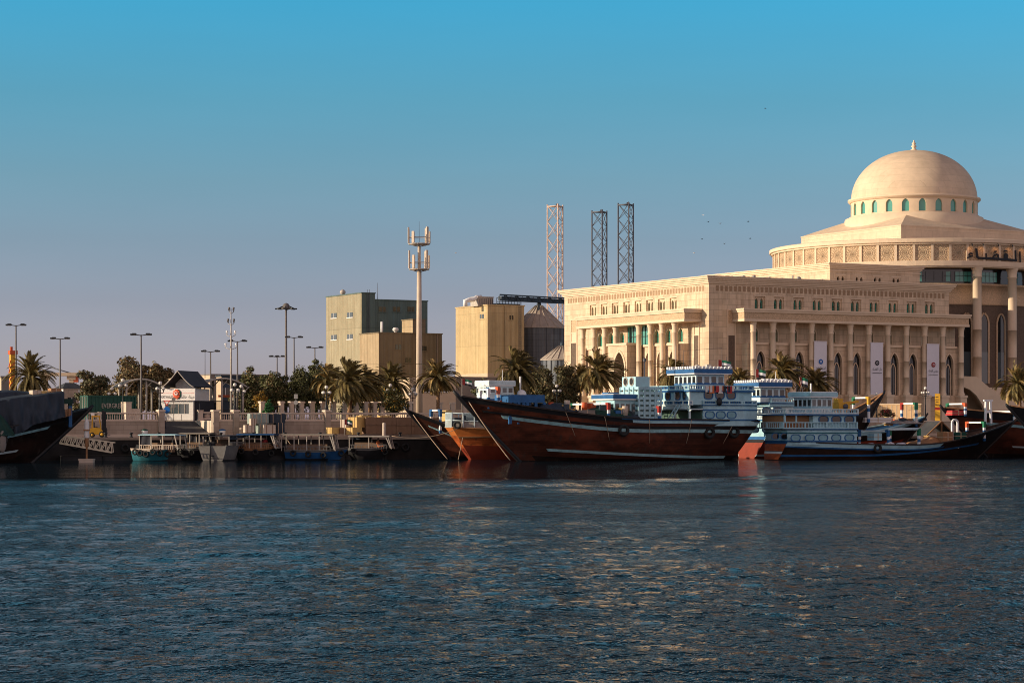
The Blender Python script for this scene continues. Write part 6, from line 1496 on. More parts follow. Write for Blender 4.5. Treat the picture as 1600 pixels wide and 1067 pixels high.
lv = box_wall(big, 'lower_house', .35, xf, nr, zg-.4, Z(639), M['ltblue'], tp)
for px in (1109,1126,1143): oval(lv, fr.x(px, nr), nr, Z(648), .95, .62, False, 1)
band(big, 'blue_band', .35, xf, nr, Z(641.3), Z(639.2), M['blue'], .06, tp); band(big, 'blue_band', .35, xf, nr, Z(657), Z(654.8), M['blue'], .08, tp)
band(big, 'deck_edge', .35, xf, nr, Z(639.2), Z(633.5), M['ltblue'], .02, tp); band(big, 'blue_band', .3, xf, nr, Z(633.6), Z(632.4), M['blue'], .12, tp)
railing(big, .45, xf, nr+.02, Z(632.4), Z(625.8)-Z(632.4), [M['blue'], M['ltblue']], .24, tp)
xg = xf+1.6; x1 = xg-.08; uw = box_wall(big, 'upper_house', .9, x1, nr-.12, Z(632.4), Z(611.5), M['ltblue'], tp)
for px in (1107,1125,1142.5): oval(uw, fr.x(px, nr-.1), nr-.12, Z(617.2), .92, .72, True, 1)
for y in (-3.0,-1.6,.0,1.9,3.2): oval_x(uw, x1+.012, y, Z(617.8), .95 if abs(y) < 3.1 else .6, .80, True)
band(big, 'blue_band', .7, x1, nr, Z(612.2), Z(609.6), M['blue'], .12, tp)
railing(big, .8, x1+.12, nr+.05, Z(609.6), Z(602.2)-Z(609.6), [M['blue'], M['ltblue']], .26, tp)
# forward gallery deck on posts, with panels and ladders
mb = MB(); mb.box(xf, xg, -nr, nr, Z(640), Z(638.5)); mb.box(xg-.1, xg, -nr, nr, Z(640), Z(633.2)); mb.build('gallery_deck', M['boatwhite'], big)
railing(big, xg-.3, xg+.02, nr, Z(633.2), Z(625.8)-Z(633.2), [M['blue'], M['boatwhite']], .3)
mb = MB(); mb.box(xf-.0, xg+.15, -nr-.05, nr+.05, Z(611.8), Z(609.8)); mb.build('gallery_roof', M['blue'], big)
for y in (-nr+.1,-1.5,1.4,nr-.1):
    mb = MB(); mb.box(xg-.16,xg,y-.08,y+.08,hb.sheer(.25)-.7,Z(640)); mb.yz([(y-.45,Z(640)),(y-.1,Z(643)),(y+.1,Z(643)),(y+.45,Z(640))], xg-.14, xg-.02); mb.build('deck_post', M['boatwhite'], big)
    mb = MB(); mb.box(xg-.14,xg,y-.07,y+.07,Z(626),Z(611.8)); mb.build('gallery_post', M['boatwhite'], big)
mb = MB(); mb.box(xf+.02, xf+.1, -nr+.2, nr-.2, zg-.4, Z(641)); mb.build('shade_bulkhead', M['shade_panel'], big)  # dark green sheet standing in for the shade under the gallery
for y in (-3.4, 2.2): ladder(big, (xg+1.6, y, hb.sheer(.3)-.7), (xg+.05, y, Z(633)), .7, M['ltblue'])
wx1 = fr.x(1091, 2.5); wx0 = fr.x(1135, 2.5)
wheelhouse(big, wx0, wx1, 2.1, Z(609.6), Z(584), 1, M['boatwhite'], M['blue'], .55, 5, 4, 1)
mb = MB(); zt = Z(577.5); mb.cbox(wx0+1, .6, zt+.35, .5, .5, .6); mb.sphere((wx0+1.9,0,zt+.35), .3, 0, 10, 8); mb.tube((wx1-.2,-2.2,zt),(wx1-.2,-2.2,zt+2.6),.03,.02,5); mb.box(wx0+.3,wx0+.8,-1.2,-.6,zt,zt+.5); mb.build('roof_gear', M['alu'], big)
for y in (nr+.02,):
    mb = MB(); x = fr.x(1122, nr); mb.sphere((x, nr+.25, Z(627.5)), .36, 0, 10, 8, (.9,.6,1.15)); mb.build('hanging_fender', M['black'], big)
flagpole('flag', 'small flag on the biggest dhow wheelhouse roof', fr.w(fr.x(1122,0), 0, Z(577.5)), Z(559.5)-Z(577.5), 1.35, .75)
# gallows, deckhouse, crate
hd = lambda x: hb.sheer(x/Lb)
for pxn, py, ca, cb in ((951,630.8,2,3),(1030,636,2,3)):
    x = fr.x(pxn, 3.9); gallows(big, x, -3.7, 3.9, hd(x)-.8, fr.z(py, x, 3.9)+.1, ca, cb, .23)
x = fr.x(778, .9); gallows(big, x, -1.2, 1.0, hd(x)-.6, fr.z(604.5, x, 1.0), 0, 4, .23); x = fr.x(762, .7); gallows(big, x, -.9, .9, hd(x)-.6, fr.z(607, x, .9), 1, 1, .22)
xa, xb = fr.x(963, -2), fr.x(930, -2); z0 = hd(xa)-.8
w_ = wheelhouse(big, xa, xb, 1.9, z0, fr.z(625, xa, 1), 1, M['ltblue'], M['blue'], .3, 4, 4, 1, False)
mb = MB(); mb.cbox((xa+xb)/2+.6, 0, fr.z(617,xa,1), 1.2, 1.2, .5); mb.build('roof_box', M['blue'], w_)
# foredeck house behind the prow (blue bulwark with openings)
xa, xb = fr.x(828, -1.5), fr.x(775, -1.5)
mb = MB(); z0 = hd(xa)-.7; zt = fr.z(617, xa, 1.5); mb.box(xa, xb, -1.8, 1.6, zt-.75, zt)
for i in range(5): x = xa+(xb-xa)*i/4; mb.box(x-.14,x+.14,1.4,1.62,z0-.4,zt-.7); mb.box(x-.14,x+.14,-1.8,-1.6,z0-.4,zt-.7)
mb.build('fore_shelter', M['blue'], big)
# crate tower on deck
cxn = fr.x(998, 2.6); ce0 = fr.x(1032, 2.6); yw = 2.6-4.0
ct = thing('slatted_crate', 'tall pale slatted crate tower standing on the biggest dhow deck', 'crate', fr.w(cxn, 2.6, 0), BT+math.pi); Lx = ce0-cxn
zb_, zt_ = hd(cxn)-.8, fr.z(606, cxn, 2.6); mb = MB(); nrow = 8
for i in range(nrow+1):
    z = zb_+(zt_-zb_)*i/nrow; mb.box(Lx, 0, -.05, .05, z-.17, z+.13); mb.box(Lx, 0, -3.6, -3.5, z-.17, z+.13); mb.box(-.05, .05, -3.55, 0, z-.17, z+.13); mb.box(Lx-.05, Lx+.05, -3.55, 0, z-.17, z+.13)
mb.build('slat_wall', M['ltblue'], ct)
mb = MB()
for x in [Lx*i/4 for i in range(5)]:
    for y in (.06,-3.6): mb.box(x-.1,x+.1,y-.05,y+.05,zb_,zt_+.1)
for y in (-.9,-1.8,-2.7): mb.box(.06,.16,y-.09,y+.09,zb_,zt_+.1); mb.box(Lx-.16,Lx-.06,y-.09,y+.09,zb_,zt_+.1)
mb.build('corner_post', M['ltblue'], ct)
mb = MB(); mb.box(Lx*.9,-.2,-3.3,-.3,zb_+.2,zt_-.2); mb.build('inner_lining', M['hatchgreen'], ct)
ft = thing('fan_unit', 'small twin fan unit on top of the slatted crate', 'fan', fr.w(cxn, 2.0, zt_+.12), BT+math.pi)
mb = MB(); mb.box(-1.6, 0, -2.7, 0, 0, 1.0); mb.build('casing', M['ltblue'], ft)
for y in (-.75,-1.95):
    mb = MB(); mb.torus((.03,y,.52), .4, .05, 1, 'x', 16, 6); mb.add([(.012, y+.4*math.cos(a*.3927), .52+.4*math.sin(a*.3927)) for a in range(16)], [tuple(range(16))], 0); mb.build('fan_disc', [M['black'], M['alu']], ft)
mb = MB(); x = fr.x(1007,-2); mb.tube((x,-2,hd(x)-1),(x,-2,fr.z(564,x,-2)),.10,.07,8); mb.lathe([(.16,0),(.16,.3),(.02,.4)], 8, (x,-2,fr.z(565,x,-2))); mb.build('signal_mast', M['grey_steel'], big)
# cargo on deck
def cargo_box(name, label, cat, f, px0, px1, pyt, pyb, y, dep, m, group=None):
    xa, xb = f.x(px0, y), f.x(px1, y); x0, x1 = min(xa,xb), max(xa,xb); zb_ = f.z(pyb, xa, y); zt = f.z(pyt, xa, y); s_ = 1 if math.cos(f.rz) < 0 else -1
    t = thing(name, label, cat, f.w((x0+x1)/2, y - s_*dep/2, zb_), f.rz, group); w, h = (x1-x0), zt-zb_
    mb = MB(); mb.box(-w/2, w/2, -dep/2, dep/2, 0, h); mb.build('body', m, t)
    mb = MB(); mb.box(-w/2-.02, w/2+.02, -dep/2-.02, dep/2+.02, h*.48, h*.54); mb.box(-.05,.05,-dep/2-.02,dep/2+.02,-.001+.01,h+.015); mb.build('strapping', M['rope'], t); return t
cargo_box('deck_chest', 'grey brown chest on the biggest dhow foredeck', 'chest', fr, 905, 930, 640.5, 652, 2.6, 2.0, M['greywall'])
cargo_box('deck_chest', 'yellow chest beside the grey brown one on the biggest dhow', 'chest', fr, 887, 899, 639, 650, 2.2, 1.5, M['yellow'])
cargo_box('deck_chest', 'blue chest under the biggest dhow small deckhouse', 'chest', fr, 962, 981, 641, 654, 2.8, 1.6, M['blue'])
for px, py in ((953,672),(1108,676),(1157,675)):
    x = fr.x(px, 4.5); s_ = x/Lb; z = fr.z(py, x, 4.5); q = hb.pt(s_, z, 1, .14); tyre('black tyre fender on the brown side of the biggest dhow', fr.w(q.x, q.y, q.z), BT+math.pi, .62, 'tyres on the biggest dhow')
q = hb.pt(.985, hb.zb-.5, 1); rope('long rope from the biggest dhow prow down to the water', (fr.w(q.x, q.y, q.z), qz(797, -20, 719)), .05, .15)
person('head and shoulders of a person standing behind the biggest dhow prow rail', fr.w(fr.x(781,.6), .6, hd(fr.x(781,.6))-.75), R(20), 'stand', (M['rust'], M['skin'], M['darkcloth']), .82)

def heap(label, f, px, py_base, y, lx, ly, h, mats, seed, name='cargo_heap'):
    """A lumpy heap of mixed goods under a loose cover: one sheet over bumps, with boxes and drums half sunk in it."""
    x = f.x(px, y); r = random.Random(seed); t = thing(name, label, 'cargo', f.w(x, y, f.z(py_base, x, y)), f.rz); mb = MB()
    mb.grid(lambda u, v: (lx*(u-.5), ly*(v-.5), h*(max(0,math.sin(math.pi*u))**.45)*(max(0,math.sin(math.pi*v))**.45)*(.72+.5*noise.noise(Vector((u*4+seed, v*3, seed))))), 30, 16); mb.build('cover_sheet', mats[0], t)
    for i in range(9):
        mb = MB(); a, b_ = r.uniform(-.42,.42)*lx, r.uniform(-.42,.42)*ly; z = h*r.uniform(.35,.75); s_ = r.uniform(.3,.62)
        if i % 3 == 2: mb.lathe([(.02,-.5),(.28,-.5),(.28,.42),(.26,.45),(.02,.45)], 12, (a,b_,z)); mb.build('drum', mats[1+i % (len(mats)-1)], t)
        else: mb.cbox(a, b_, z, s_*1.3, s_, s_, 0, r.uniform(0,3)); mb.build('box', mats[1+i % (len(mats)-1)], t)
    return t
CL = [M['greentarp'], M['carton'], M['bluesteel'], M['rust'], M['cartonwhite'], M['carton_brown']]
heap('mixed cargo heap under dark green sheet on the biggest dhow by the deckhouse', fr, 943, 653, .8, 5.0, 4.5, 1.6, CL, 3)
heap('low heap of boxes and drums left of the slatted crate on the biggest dhow', fr, 973, 655, 1.6, 2.6, 3.0, 1.2, [M['tarp']]+CL[1:], 5)
heap('heap of goods between the blue fore shelter and the first gallows of the biggest dhow', fr, 858, 643, .6, 5.0, 3.5, 1.1, [M['tarp']]+CL[1:], 8)
mb = MB(); z0 = Z(577.5)
for px, hh_, yy_ in ((1068,2.0,1.6),(1084,1.4,-1.5),(1128,2.4,1.2),(1135,1.5,-1.0)):
    x = fr.x(px, yy_); mb.tube((x,yy_,z0),(x,yy_,z0+hh_),.03,.012,5)
a_ = fr.x(1068,1.6); b_ = fr.x(1128,1.2); mb.tube((a_,1.6,z0+1.9),(b_,1.2,z0+2.3),.015,.015,4); mb.build('aerial', M['grey_steel'], big)
mb = MB(); x0_, x1_ = fr.x(1146,nr), fr.x(1104,nr); 
for i in range(9):
    xx = x0_+(x1_-x0_)*(i+.5)/9; w_ = .16+.12*((i*7)%3); mb.grid(lambda u, v: (xx-w_+2*w_*u, nr+.13+.03*math.sin(u*6+i), Z(602.5)-.75*v*(.7+.3*((i*5)%3)/2)), 4, 3, i % 4)
mb.build('drying_laundry', [M['whitecloth'], M['redcloth'], M['darkcloth'], M['orangecloth']], big)
for s_ in (.12,.3,.46,.62,.74):
    mb = MB(); mb.path([hb.pt(s_, hb.sheer(s_)-z_, 1, .16) for z_ in (0,.8,1.6,2.3)], .025, 5); mb.build('fender_rope', M['rope'], big)
# ---- 2. orange sterned boat and 3. dark prow behind ------------------------------------------------------------
bO = -6.5; st_ = qp(701, bO+.6); f2 = Fr(st_, BT); ob_ = thing('cargo_dhow', 'boat with rounded glowing orange stern and white railing beside the big prow', 'dhow', st_, BT)
h2 = Hull(17, 5.6, 4.2, 3.0, f2.z(668,0,-1.5), ob=3.5, os_=2.4, ps=.30, sm=.4, full=.45)
h2.build(ob_, [M['hull_orange'], M['hull_red'], M['orange_top']], zboot=1.5, topband=.95); h2.rail(ob_, M['wood'], .25, .1)
h2.strake('rubbing_strake', M['wood'], ob_, lambda s: f2.z(683,0,-1.5)+.2*s, .16, 0, .97, .1)
Zs = h2.zs
mb = MB()
for side in (-1,1):
    for i in range(7): s = i*.06; q = h2.pt(s, h2.sheer(s), side, -.15); mb.beam(q, q+Vector((0,0,1.55)), .09)
for z in (.75,1.5):
    for side in (-1,1): mb.path([h2.pt(s*.06, h2.sheer(s*.06), side, -.15)+Vector((0,0,z)) for s in range(7)], .04, 5)
    a, b = h2.pt(0,Zs,-1,-.15), h2.pt(0,Zs,1,-.15); mb.tube(a+Vector((0,0,z)), b+Vector((0,0,z)), .04, .04, 5)
for i in range(1,6): q = h2.pt(0,Zs,-1,-.15).lerp(h2.pt(0,Zs,1,-.15), i/6); mb.beam(q, q+Vector((0,0,1.5)), .08)
mb.build('stern_railing', M['boatwhite'], ob_)
mb = MB()
for side in (-1,1): mb.grid(lambda u, v: h2.pt(.02+.34*u, h2.sheer(.02+.34*u), side, -.22)+Vector((0,0,.05+.7*v)), 8, 2)
a, b = h2.pt(0,Zs,-1,-.22), h2.pt(0,Zs,1,-.22); mb.quad(a, b, b+Vector((0,0,.75)), a+Vector((0,0,.75)))
mb.build('netting_panel', M['net'], ob_)
mb = MB(); x0 = f2.x(742, 0); mb.box(2.2, 3.6, -1.3, 1.3, Zs-.6, Zs+1.5); mb.cbox(1.2,.6,Zs+.3,.7,.6,1.4); mb.build('stern_locker', M['bluesteel'], ob_)
xw0, xw1 = f2.x(766, -1.6), f2.x(803, -1.6); z0 = Zs-.2
mb = MB(); mb.box(xw0-.5, xw1+1.6, -1.7, 1.7, z0, f2.z(623,xw0,-1.6)); mb.build('deckhouse', M['blue'], ob_)
wheelhouse(ob_, xw0, xw1, 1.5, f2.z(623,xw0,-1.6), f2.z(603,xw0,-1.6), -1, M['boatwhite'], M['boatwhite'], .15, 4, 4, -1, False)
mb = MB(); x = f2.x(785,0); mb.tube((x,0,f2.z(601,x)),(x,0,f2.z(578,x)),.06,.03,6); mb.build('roof_mast', M['cleanwhite'], ob_); mb = MB(); mb.sphere((f2.x(815,-1),-1,f2.z(616,xw0,-1)), .5, 0, 12, 8); mb.tube((f2.x(813,-1),-1,f2.z(616,xw0)),(f2.x(813,-1),-1,f2.z(588,xw0)),.1,.1,6); mb.build('radar_mast', M['cleanwhite'], ob_)
flagpole('flag', 'small pale flag over the orange sterned boat', f2.w(1.5, 0, Zs), f2.z(592,1.5)-Zs, 1.0, .6)
q = h2.pt(.02, Zs-.2, -1, .2); tyre('black tyre on the orange sterned boat railing', f2.w(q.x-.1, q.y, f2.z(664,0,-1.5)), BT-.6, .42)
bC = -2.2; st_ = qp(780, bC); f3 = Fr(st_, BT+math.pi); Lc_ = f3.x(636); dk = thing('cargo_dhow', 'dark hulled dhow with raked prow left of the orange stern', 'dhow', st_, BT+math.pi)
h3 = Hull(Lc_, 4.6, f3.z(641, Lc_), 2.6, 2.8, ob=5.0, os_=1.2, sm=.5, sp=1.6); h3.build(dk, [M['hull_brown'], M['hull_dark'], M['black']], zboot=.3, topband=.5); h3.rail(dk, M['hull_dark'], .25, .1); h3.stem(dk, M['black'], .15, .5)
h3.strake('pale_stripe', M['aqua'], dk, lambda s: h3.sheer(s)-1.1, .2, 0, .93, .05)
x = f3.x(688, 1.2); gallows(dk, x, -1.0, 1.2, h3.sheer(.7)-.5, f3.z(639.5,x,1.2), 0, 0, .22)
q = h3.pt(.98, h3.zb-.4, 1); rope('thin rope from the dark prow to the water by the orange stern', (f3.w(q.x,q.y,q.z), qz(699,-8,717)), .035, .1)
rope('slack rope stretched from the orange stern over the small ferries', (f2.w(.2,-1.6,f2.z(670,0)), qz(612,-6,681)), .03, .5)
rope('rope from the orange stern down to the water', (f2.w(.6,-2.0,f2.z(684,0)), qz(716,-11,718)), .03, .05)
cargo_box('deck_sack', 'pale bundle on the dark prowed dhow by its blue gallows', 'bundle', f3, 697, 706, 641, 658, .8, 1.4, M['carton'])

# ---- 4. tarpaulin dhow at the left ----------------------------------------------------------------------------
bL = -9.0; bw_ = qp(141, bL); Ll = 27.0; st_ = bw_ - Vector((math.cos(BT),math.sin(BT),0))*Ll; f4 = Fr(st_, BT); ta = thing('cargo_dhow', 'dark dhow at the left loaded high under blue grey tarpaulin', 'dhow', st_, BT)
h4 = Hull(Ll, 7.6, f4.z(638, Ll), f4.z(689, f4.x(20,-3.5), -3.5), 3.0, ob=5.6, os_=1.5, sm=.35, sp=1.7, bowp=2.6)
h4.build(ta, [M['hull_dark'], M['hull_dark'], M['black']], zboot=.2, topband=.5); h4.rail(ta, M['hull_dark'], .3, .14); h4.stem(ta, M['black'], .2, .4)
h4.strake('upper_stripe', M['aqua'], ta, lambda s: h4.sheer(s)-.85-.25*s**2, .28, 0, .9, .05); h4.strake('lower_stripe', M['boatwhite'], ta, lambda s: .25+1.35*max(0,(s-.5)/.5)**1.4, .22, .3, .86, .05); h4.strake('rubbing_strake', M['black'], ta, lambda s: h4.sheer(s)-.6-.2*s**2, .18, 0, .97, .12)
for px in (45,17):
    mb = MB(); x = f4.x(px,-3.6); s = x/Ll; mb.path([h4.pt(s, z, -1, .12) for z in (.4,1.2,2.0,h4.sheer(s))], .16, 6); mb.build('hull_fender', M['black'], ta)
xf0, xf1 = f4.x(-60,-3.6), f4.x(99,-2.4)
def tarp(name, label, x0, x1, yn, yf, ztop, zlow, m, seed, folds=1.0):
    t = thing(name, label, 'tarpaulin', f4.w((x0+x1)/2, 0, 0), BT); xm = (x0+x1)/2; mb = MB()
    def fn(u, v):
        x = x0+(x1-x0)*u; zt, zl = ztop(u), zlow(u); nz = noise.noise(Vector((x*.55, v*1.3, seed)))
        f = folds*(.22*math.sin(x*2.6+v*5+3*nz)+.14*math.sin(x*5.3-v*6+seed+2*nz)+.08*math.sin(x*9+v*7)+.3*nz)
        if v < .7:
            w = v/.7; z = zl+(zt-zl)*w; y = yn - .25*(1-w)**2 - f*(.25+.75*(1-w)) + .25*w*w
            return (x-xm + .25*nz*(1-w), y, z + .12*nz)
        w = (v-.7)/.3; return (x-xm, yn+.25+(yf-yn-.25)*w, zt + .25*math.sin(math.pi*w)+.15*nz)
    mb.grid(fn, 150, 40); mb.grid(lambda u, v: (x1-xm+.03*math.sin(v*9), yn+.25+(yf-yn-.25)*v if False else yn+.25+(yf-yn-.25)*v, zlow(1)+(ztop(1)-zlow(1))*u), 6, 6)
    mb.build('sheet', m, t); return t
zA, zB = f4.z(626, f4.x(0,-2.6), -2.6), f4.z(612.5, f4.x(96,-2.2), -2.2); zl = lambda px, py: f4.z(py, f4.x(px,-3.3), -3.3)
u_ = lambda px: (f4.x(px,-3.2)-xf0)/(xf1-xf0)
def zlow4(u):
    s = (xf0+(xf1-xf0)*u)/Ll; return h4.sheer(s)+.1-.55*math.exp(-((u-u_(28))/.10)**2)
tarp('tarpaulin', 'large blue grey tarpaulin draped over the cargo of the left dhow', xf0, xf1, -3.0, 2.6, lambda u: zA+(zB-zA)*max(0,(u-u_(0))/(1-u_(0))), zlow4, M['tarp'], 2.0)
tarp('tarpaulin', 'second tarpaulin fold lying higher behind the large tarpaulin', xf0, f4.x(47,-.6), -.9, 2.2, lambda u: f4.z(613.5, f4.x(25,-.6), -.6), lambda u: zA-.4, M['tarp'], 5.0, .5)
tarp('tarpaulin', 'dark green tarpaulin corner at the left picture edge', xf0, f4.x(23,-4.1), -4.1, -3.3, lambda u: f4.z(645,f4.x(0,-4),-4)-1.9*max(0,(u-.62)/.38)**1.5, lambda u: f4.z(681,f4.x(0,-4),-4), M['greentarp'], 9.0, .8)
mb = MB(); q = f4.p(4, 690, -4.35); mb.sphere((0,0,0), .75, 0, 14, 10, (.5,.35,1.35)); mb.torus((0,-.12,.2), .4, .07, 1, 'y', 14, 6); o = mb.build('rope_bundle', [M['greywall'], M['rubber']], None, f4.w(q.x,q.y,q.z), BT); tag(o, 'grey bundle of netting hanging on the left dhow side at the picture edge', 'bundle')
for i, (p0_, p1_, yt, yb, mt, lab) in enumerate(((37,51,618.5,624,'carton','orange brown carton on the tarpaulin of the left dhow'),(51,66,609.5,621,'cartonwhite','pale carton on the tarpaulin left of the wooden planks'),(66,83,610.5,619,'carton','flat carton next to the pale carton on the tarpaulin'),(80,96,606.5,614,'wood','brown wooden bundle at the right end of the tarpaulin cargo'))):
    cargo_box('carton', lab, 'carton', f4, p0_, p1_, yt, yb, -1.6-.2*i, 1.2, M[mt], 'cargo on the tarpaulin')
g = gallows(ta, 0, f4.x(12,.4), f4.x(54,.4), f4.z(640,f4.x(30),.4), f4.z(611.5,f4.x(30),.4), 4, 2, .28); g.rotation_euler = (0,0,R(-90)); g.location = (0,.4,0)
mb = MB(); x = f4.x(109.5,-1.6); z0 = f4.z(657,x,-1.6); mb.box(x-.16,x+.16,-1.75,-1.45,z0-.6,f4.z(634,x,-1.6)); mb.box(x-.6,x+.2,-1.8,-1.4,f4.z(631,x,-1.6),f4.z(623,x,-1.6),1); mb.box(x-.18,x+.18,-1.78,-1.42,f4.z(634,x,-1.6),f4.z(631,x,-1.6),1); mb.build('bow_bollard', [M['blue'], M['greentarp']], ta)
mb = MB(); 
for i in range(6): x = f4.x(100+i*2.2,-2.1); z = h4.sheer(x/Ll); mb.cbox(x,-2.0,z+.35,.09,.09,.7)
mb.build('bow_rail', M['wood'], ta)

# ---- 5. right dhow, stern towards the sun ----------------------------------------------------------------------
bR = -16.5; st_ = qp(1213, bR); f6 = Fr(st_, BT); Lr_ = f6.x(1586); rd = thing('cargo_dhow', 'dark dhow with pale blue oval-windowed house in front on the right', 'dhow', st_, BT)
h6 = Hull(Lr_, 6.4, f6.z(657, Lr_), f6.z(695, Lr_*.55), f6.z(690.5, 0, -2), ob=5.0, os_=-.6, ps=.62, sm=.55, sp=2.0, bowp=2.4)
h6.build(rd, [M['hull_dark'], M['hull_dark'], M['hull_dark']], zboot=.2, topband=.3); h6.rail(rd, M['hull_dark'], .25, .12); h6.stem(rd, M['hull_dark'], .14, .7)
h6.strake('gunwale_band', M['ltblue'], rd, lambda s: h6.sheer(s)-.22, .4, 0, .68, .05); h6.strake('blue_moulding', M['blue'], rd, lambda s: h6.sheer(s)-.46, .14, 0, .7, .08); h6.strake('waterline_stripe', M['blue'], rd, lambda s: .42+1.5*max(0,(s-.35)/.65)**1.8, .2, 0, .9, .05)
# lit transom colours
mb = MB(); zs6 = h6.zs
for z0, z1, m_ in ((.05,.62,0),(.62,.85,1),(.9,1.62,0),(1.62,1.8,2)):
    mb.quad(h6.pt(0,z0,-1)+Vector((-.03,0,0)), h6.pt(0,z0,1)+Vector((-.03,0,0)), h6.pt(0,z1,1)+Vector((-.03,0,0)), h6.pt(0,z1,-1)+Vector((-.03,0,0)), m_)
mb.build('transom_paint', [M['hull_orange'], M['boatwhite'], M['blue']], rd)
n6 = 2.75; xs0 = .0; xe = f6.x(1339,-n6); Z6 = lambda py: f6.z(py, f6.x(1260,-n6), -n6); tp = .75
lv = box_wall(rd, 'lower_house', xs0, xe, n6, zs6-.3, Z6(671), M['ltblue'], tp)
for px, dk_ in ((1243,0),(1265.5,0),(1286,0),(1306.5,0),(1327,0)): oval(lv, f6.x(px,-n6), -n6, Z6(683.8), 1.0, .58, dk_, -1)
for px in (1217.5,1229): x = f6.x(px,-2.35); oval(lv, x, -n6+tp*max(0,1-(x-xs0)/((xe-xs0)*.3))-.02, Z6(681.5), .75, .55, True, -1).rotation_euler = (0,0,0)
band(rd, 'blue_band', xs0, xe, n6, Z6(690.5), Z6(688), M['blue'], .1, tp); band(rd, 'moulding', xs0, xe, n6, Z6(677.3), Z6(675.3), M['cyan'], .08, tp); band(rd, 'blue_band', xs0, xe, n6, Z6(671.6), Z6(670), M['blue'], .12, tp)
xr0 = f6.x(1224,-n6)
railing(rd, xr0, xe, n6, Z6(670), Z6(659.5)-Z6(670), [M['ltblue'], M['ltblue']], .36, 0, 7, False)
xu0 = f6.x(1272,-n6); uw = box_wall(rd, 'upper_house', xu0, xe, n6-.15, Z6(670), Z6(648), M['ltblue'])
for px in (1288,1308,1328): oval(uw, f6.x(px,-n6), -n6+.15, Z6(655.3), 1.05, .62, True, -1)
mb = MB(); mb.box(xr0+.5, xu0, -n6+.9, n6-.9, Z6(670), Z6(648)); mb.build('dark_cabin', M['wood'], rd)
for x in (xr0+.25, xr0+1.6):
    mb = MB(); mb.box(x-.08,x+.08,-n6+.05,-n6+.2,Z6(660),Z6(648)); mb.build('deck_post', M['ltblue'], rd)
band(rd, 'blue_band', f6.x(1229,-n6), xe, n6, Z6(649), Z6(646.8), M['blue'], .14)
railing(rd, f6.x(1229,-n6), xe+.1, n6, Z6(646.8), Z6(639)-Z6(646.8), [M['ltblue'], M['boatwhite']], .36, 0, 6, False)
wheelhouse(rd, f6.x(1268,-1.6), f6.x(1300,-1.6), 1.6, Z6(646.8), Z6(620.5), -1, M['boatwhite'], M['ltblue'], .4, 4, 4, -1, False)
mb = MB(); x = f6.x(1267,0); mb.tube((x,0,Z6(616)),(x,0,Z6(598)),.11,.09,8); mb.build('roof_mast', M['cleanwhite'], rd)
flagpole('flag', 'drooping flag beside the white mast of the right dhow', f6.w(f6.x(1256,0),0,Z6(617)), Z6(588)-Z6(617), .9, .9, -.5)
person('person leaning at the stern rail of the right dhow', f6.w(.3, -1.0, Z6(671)), R(200), 'sit', (M['darkcloth'], M['skin'], M['darkcloth']), 1.0)
hd6 = lambda x: h6.sheer(x/Lr_)
x = f6.x(1434,-2.2); gallows(rd, x, -2.4, 2.6, hd6(x)-.7, f6.z(669.5,x,-2.4), 2, 2, .23); x = f6.x(1386,-2.2); gallows(rd, x, -2.4, 2.6, hd6(x)-.7, f6.z(672,x,-2.4), 0, 0, .2)
mb = MB(); mb.tube((f6.x(1386,-2.2),-2.4,f6.z(671,x,-2.4)),(f6.x(1434,-2.2),-2.4,f6.z(670,x,-2.4)),.14,.14,8); mb.build('derrick_boom', M['boatwhite'], rd)
x = f6.x(1537,-1.2); gallows(rd, x, -1.3, 1.6, hd6(x)-.6, f6.z(658.5,x,-1.3), 2, 4, .23)
x = f6.x(1492,-1.8); mb = MB(); z0 = hd6(x)-.6; z1 = f6.z(654.5,x,-1.8)
for i in range(12):
    a0, a1 = math.pi*i/12, math.pi*(i+1)/12; mb.beam((x+.36*math.cos(a0),-1.8,z1-.42+.36*math.sin(a0)),(x+.36*math.cos(a1),-1.8,z1-.42+.36*math.sin(a1)),.18)
for s_ in (-1,1): mb.beam((x+s_*.36,-1.8,z0),(x+s_*.36,-1.8,z1-.4),.18)
mb.box(x-.45,x+.45,-1.9,-1.7,z0+.4,z0+.55); mb.build('arched_bitt', M['cleanwhite'], rd)
cargo_box('wooden_cabinet', 'open orange brown wooden cabinet on the right dhow foredeck', 'cabinet', f6, 1473.5, 1489, 674.5, 692, -2.0, 1.0, M['wood'])
cargo_box('green_panel', 'dark green board leaning beside the wooden cabinet', 'board', f6, 1493, 1510, 675, 688, -1.9, .3, M['container'])
t = thing('sack_pile', 'heap of pale lilac sacks on the right dhow deck', 'sacks', f6.w(f6.x(1385,-1),-1,hd6(f6.x(1385,-1))-.7), BT); mb = MB(); r_ = random.Random(4)
for i in range(40): mb.sphere((r_.uniform(-2.6,2.6), r_.uniform(-1.1,1.1), .25+r_.uniform(0,.55)), .42, 0, 8, 6, (1.2,.8,.5))
mb.build('sack', M['banner'], t)
cargo_box('water_tank', 'pale blue tank box on the right dhow behind the house', 'tank', f6, 1366, 1378, 677, 688, -1.4, 1.2, M['ltblue'])
heap('heap of nets and boxes on the right dhow foredeck behind the cabinet', f6, 1455, 693, .2, 4.2, 3.6, .9, [M['wood']]+CL[1:], 17)
for px in (1388,): x = f6.x(px,-3); q = h6.pt(x/Lr_, f6.z(700,x,-3.1), -1, .14); tyre('black tyre fender on the dark side of the right dhow', f6.w(q.x,q.y,q.z), BT, .5)
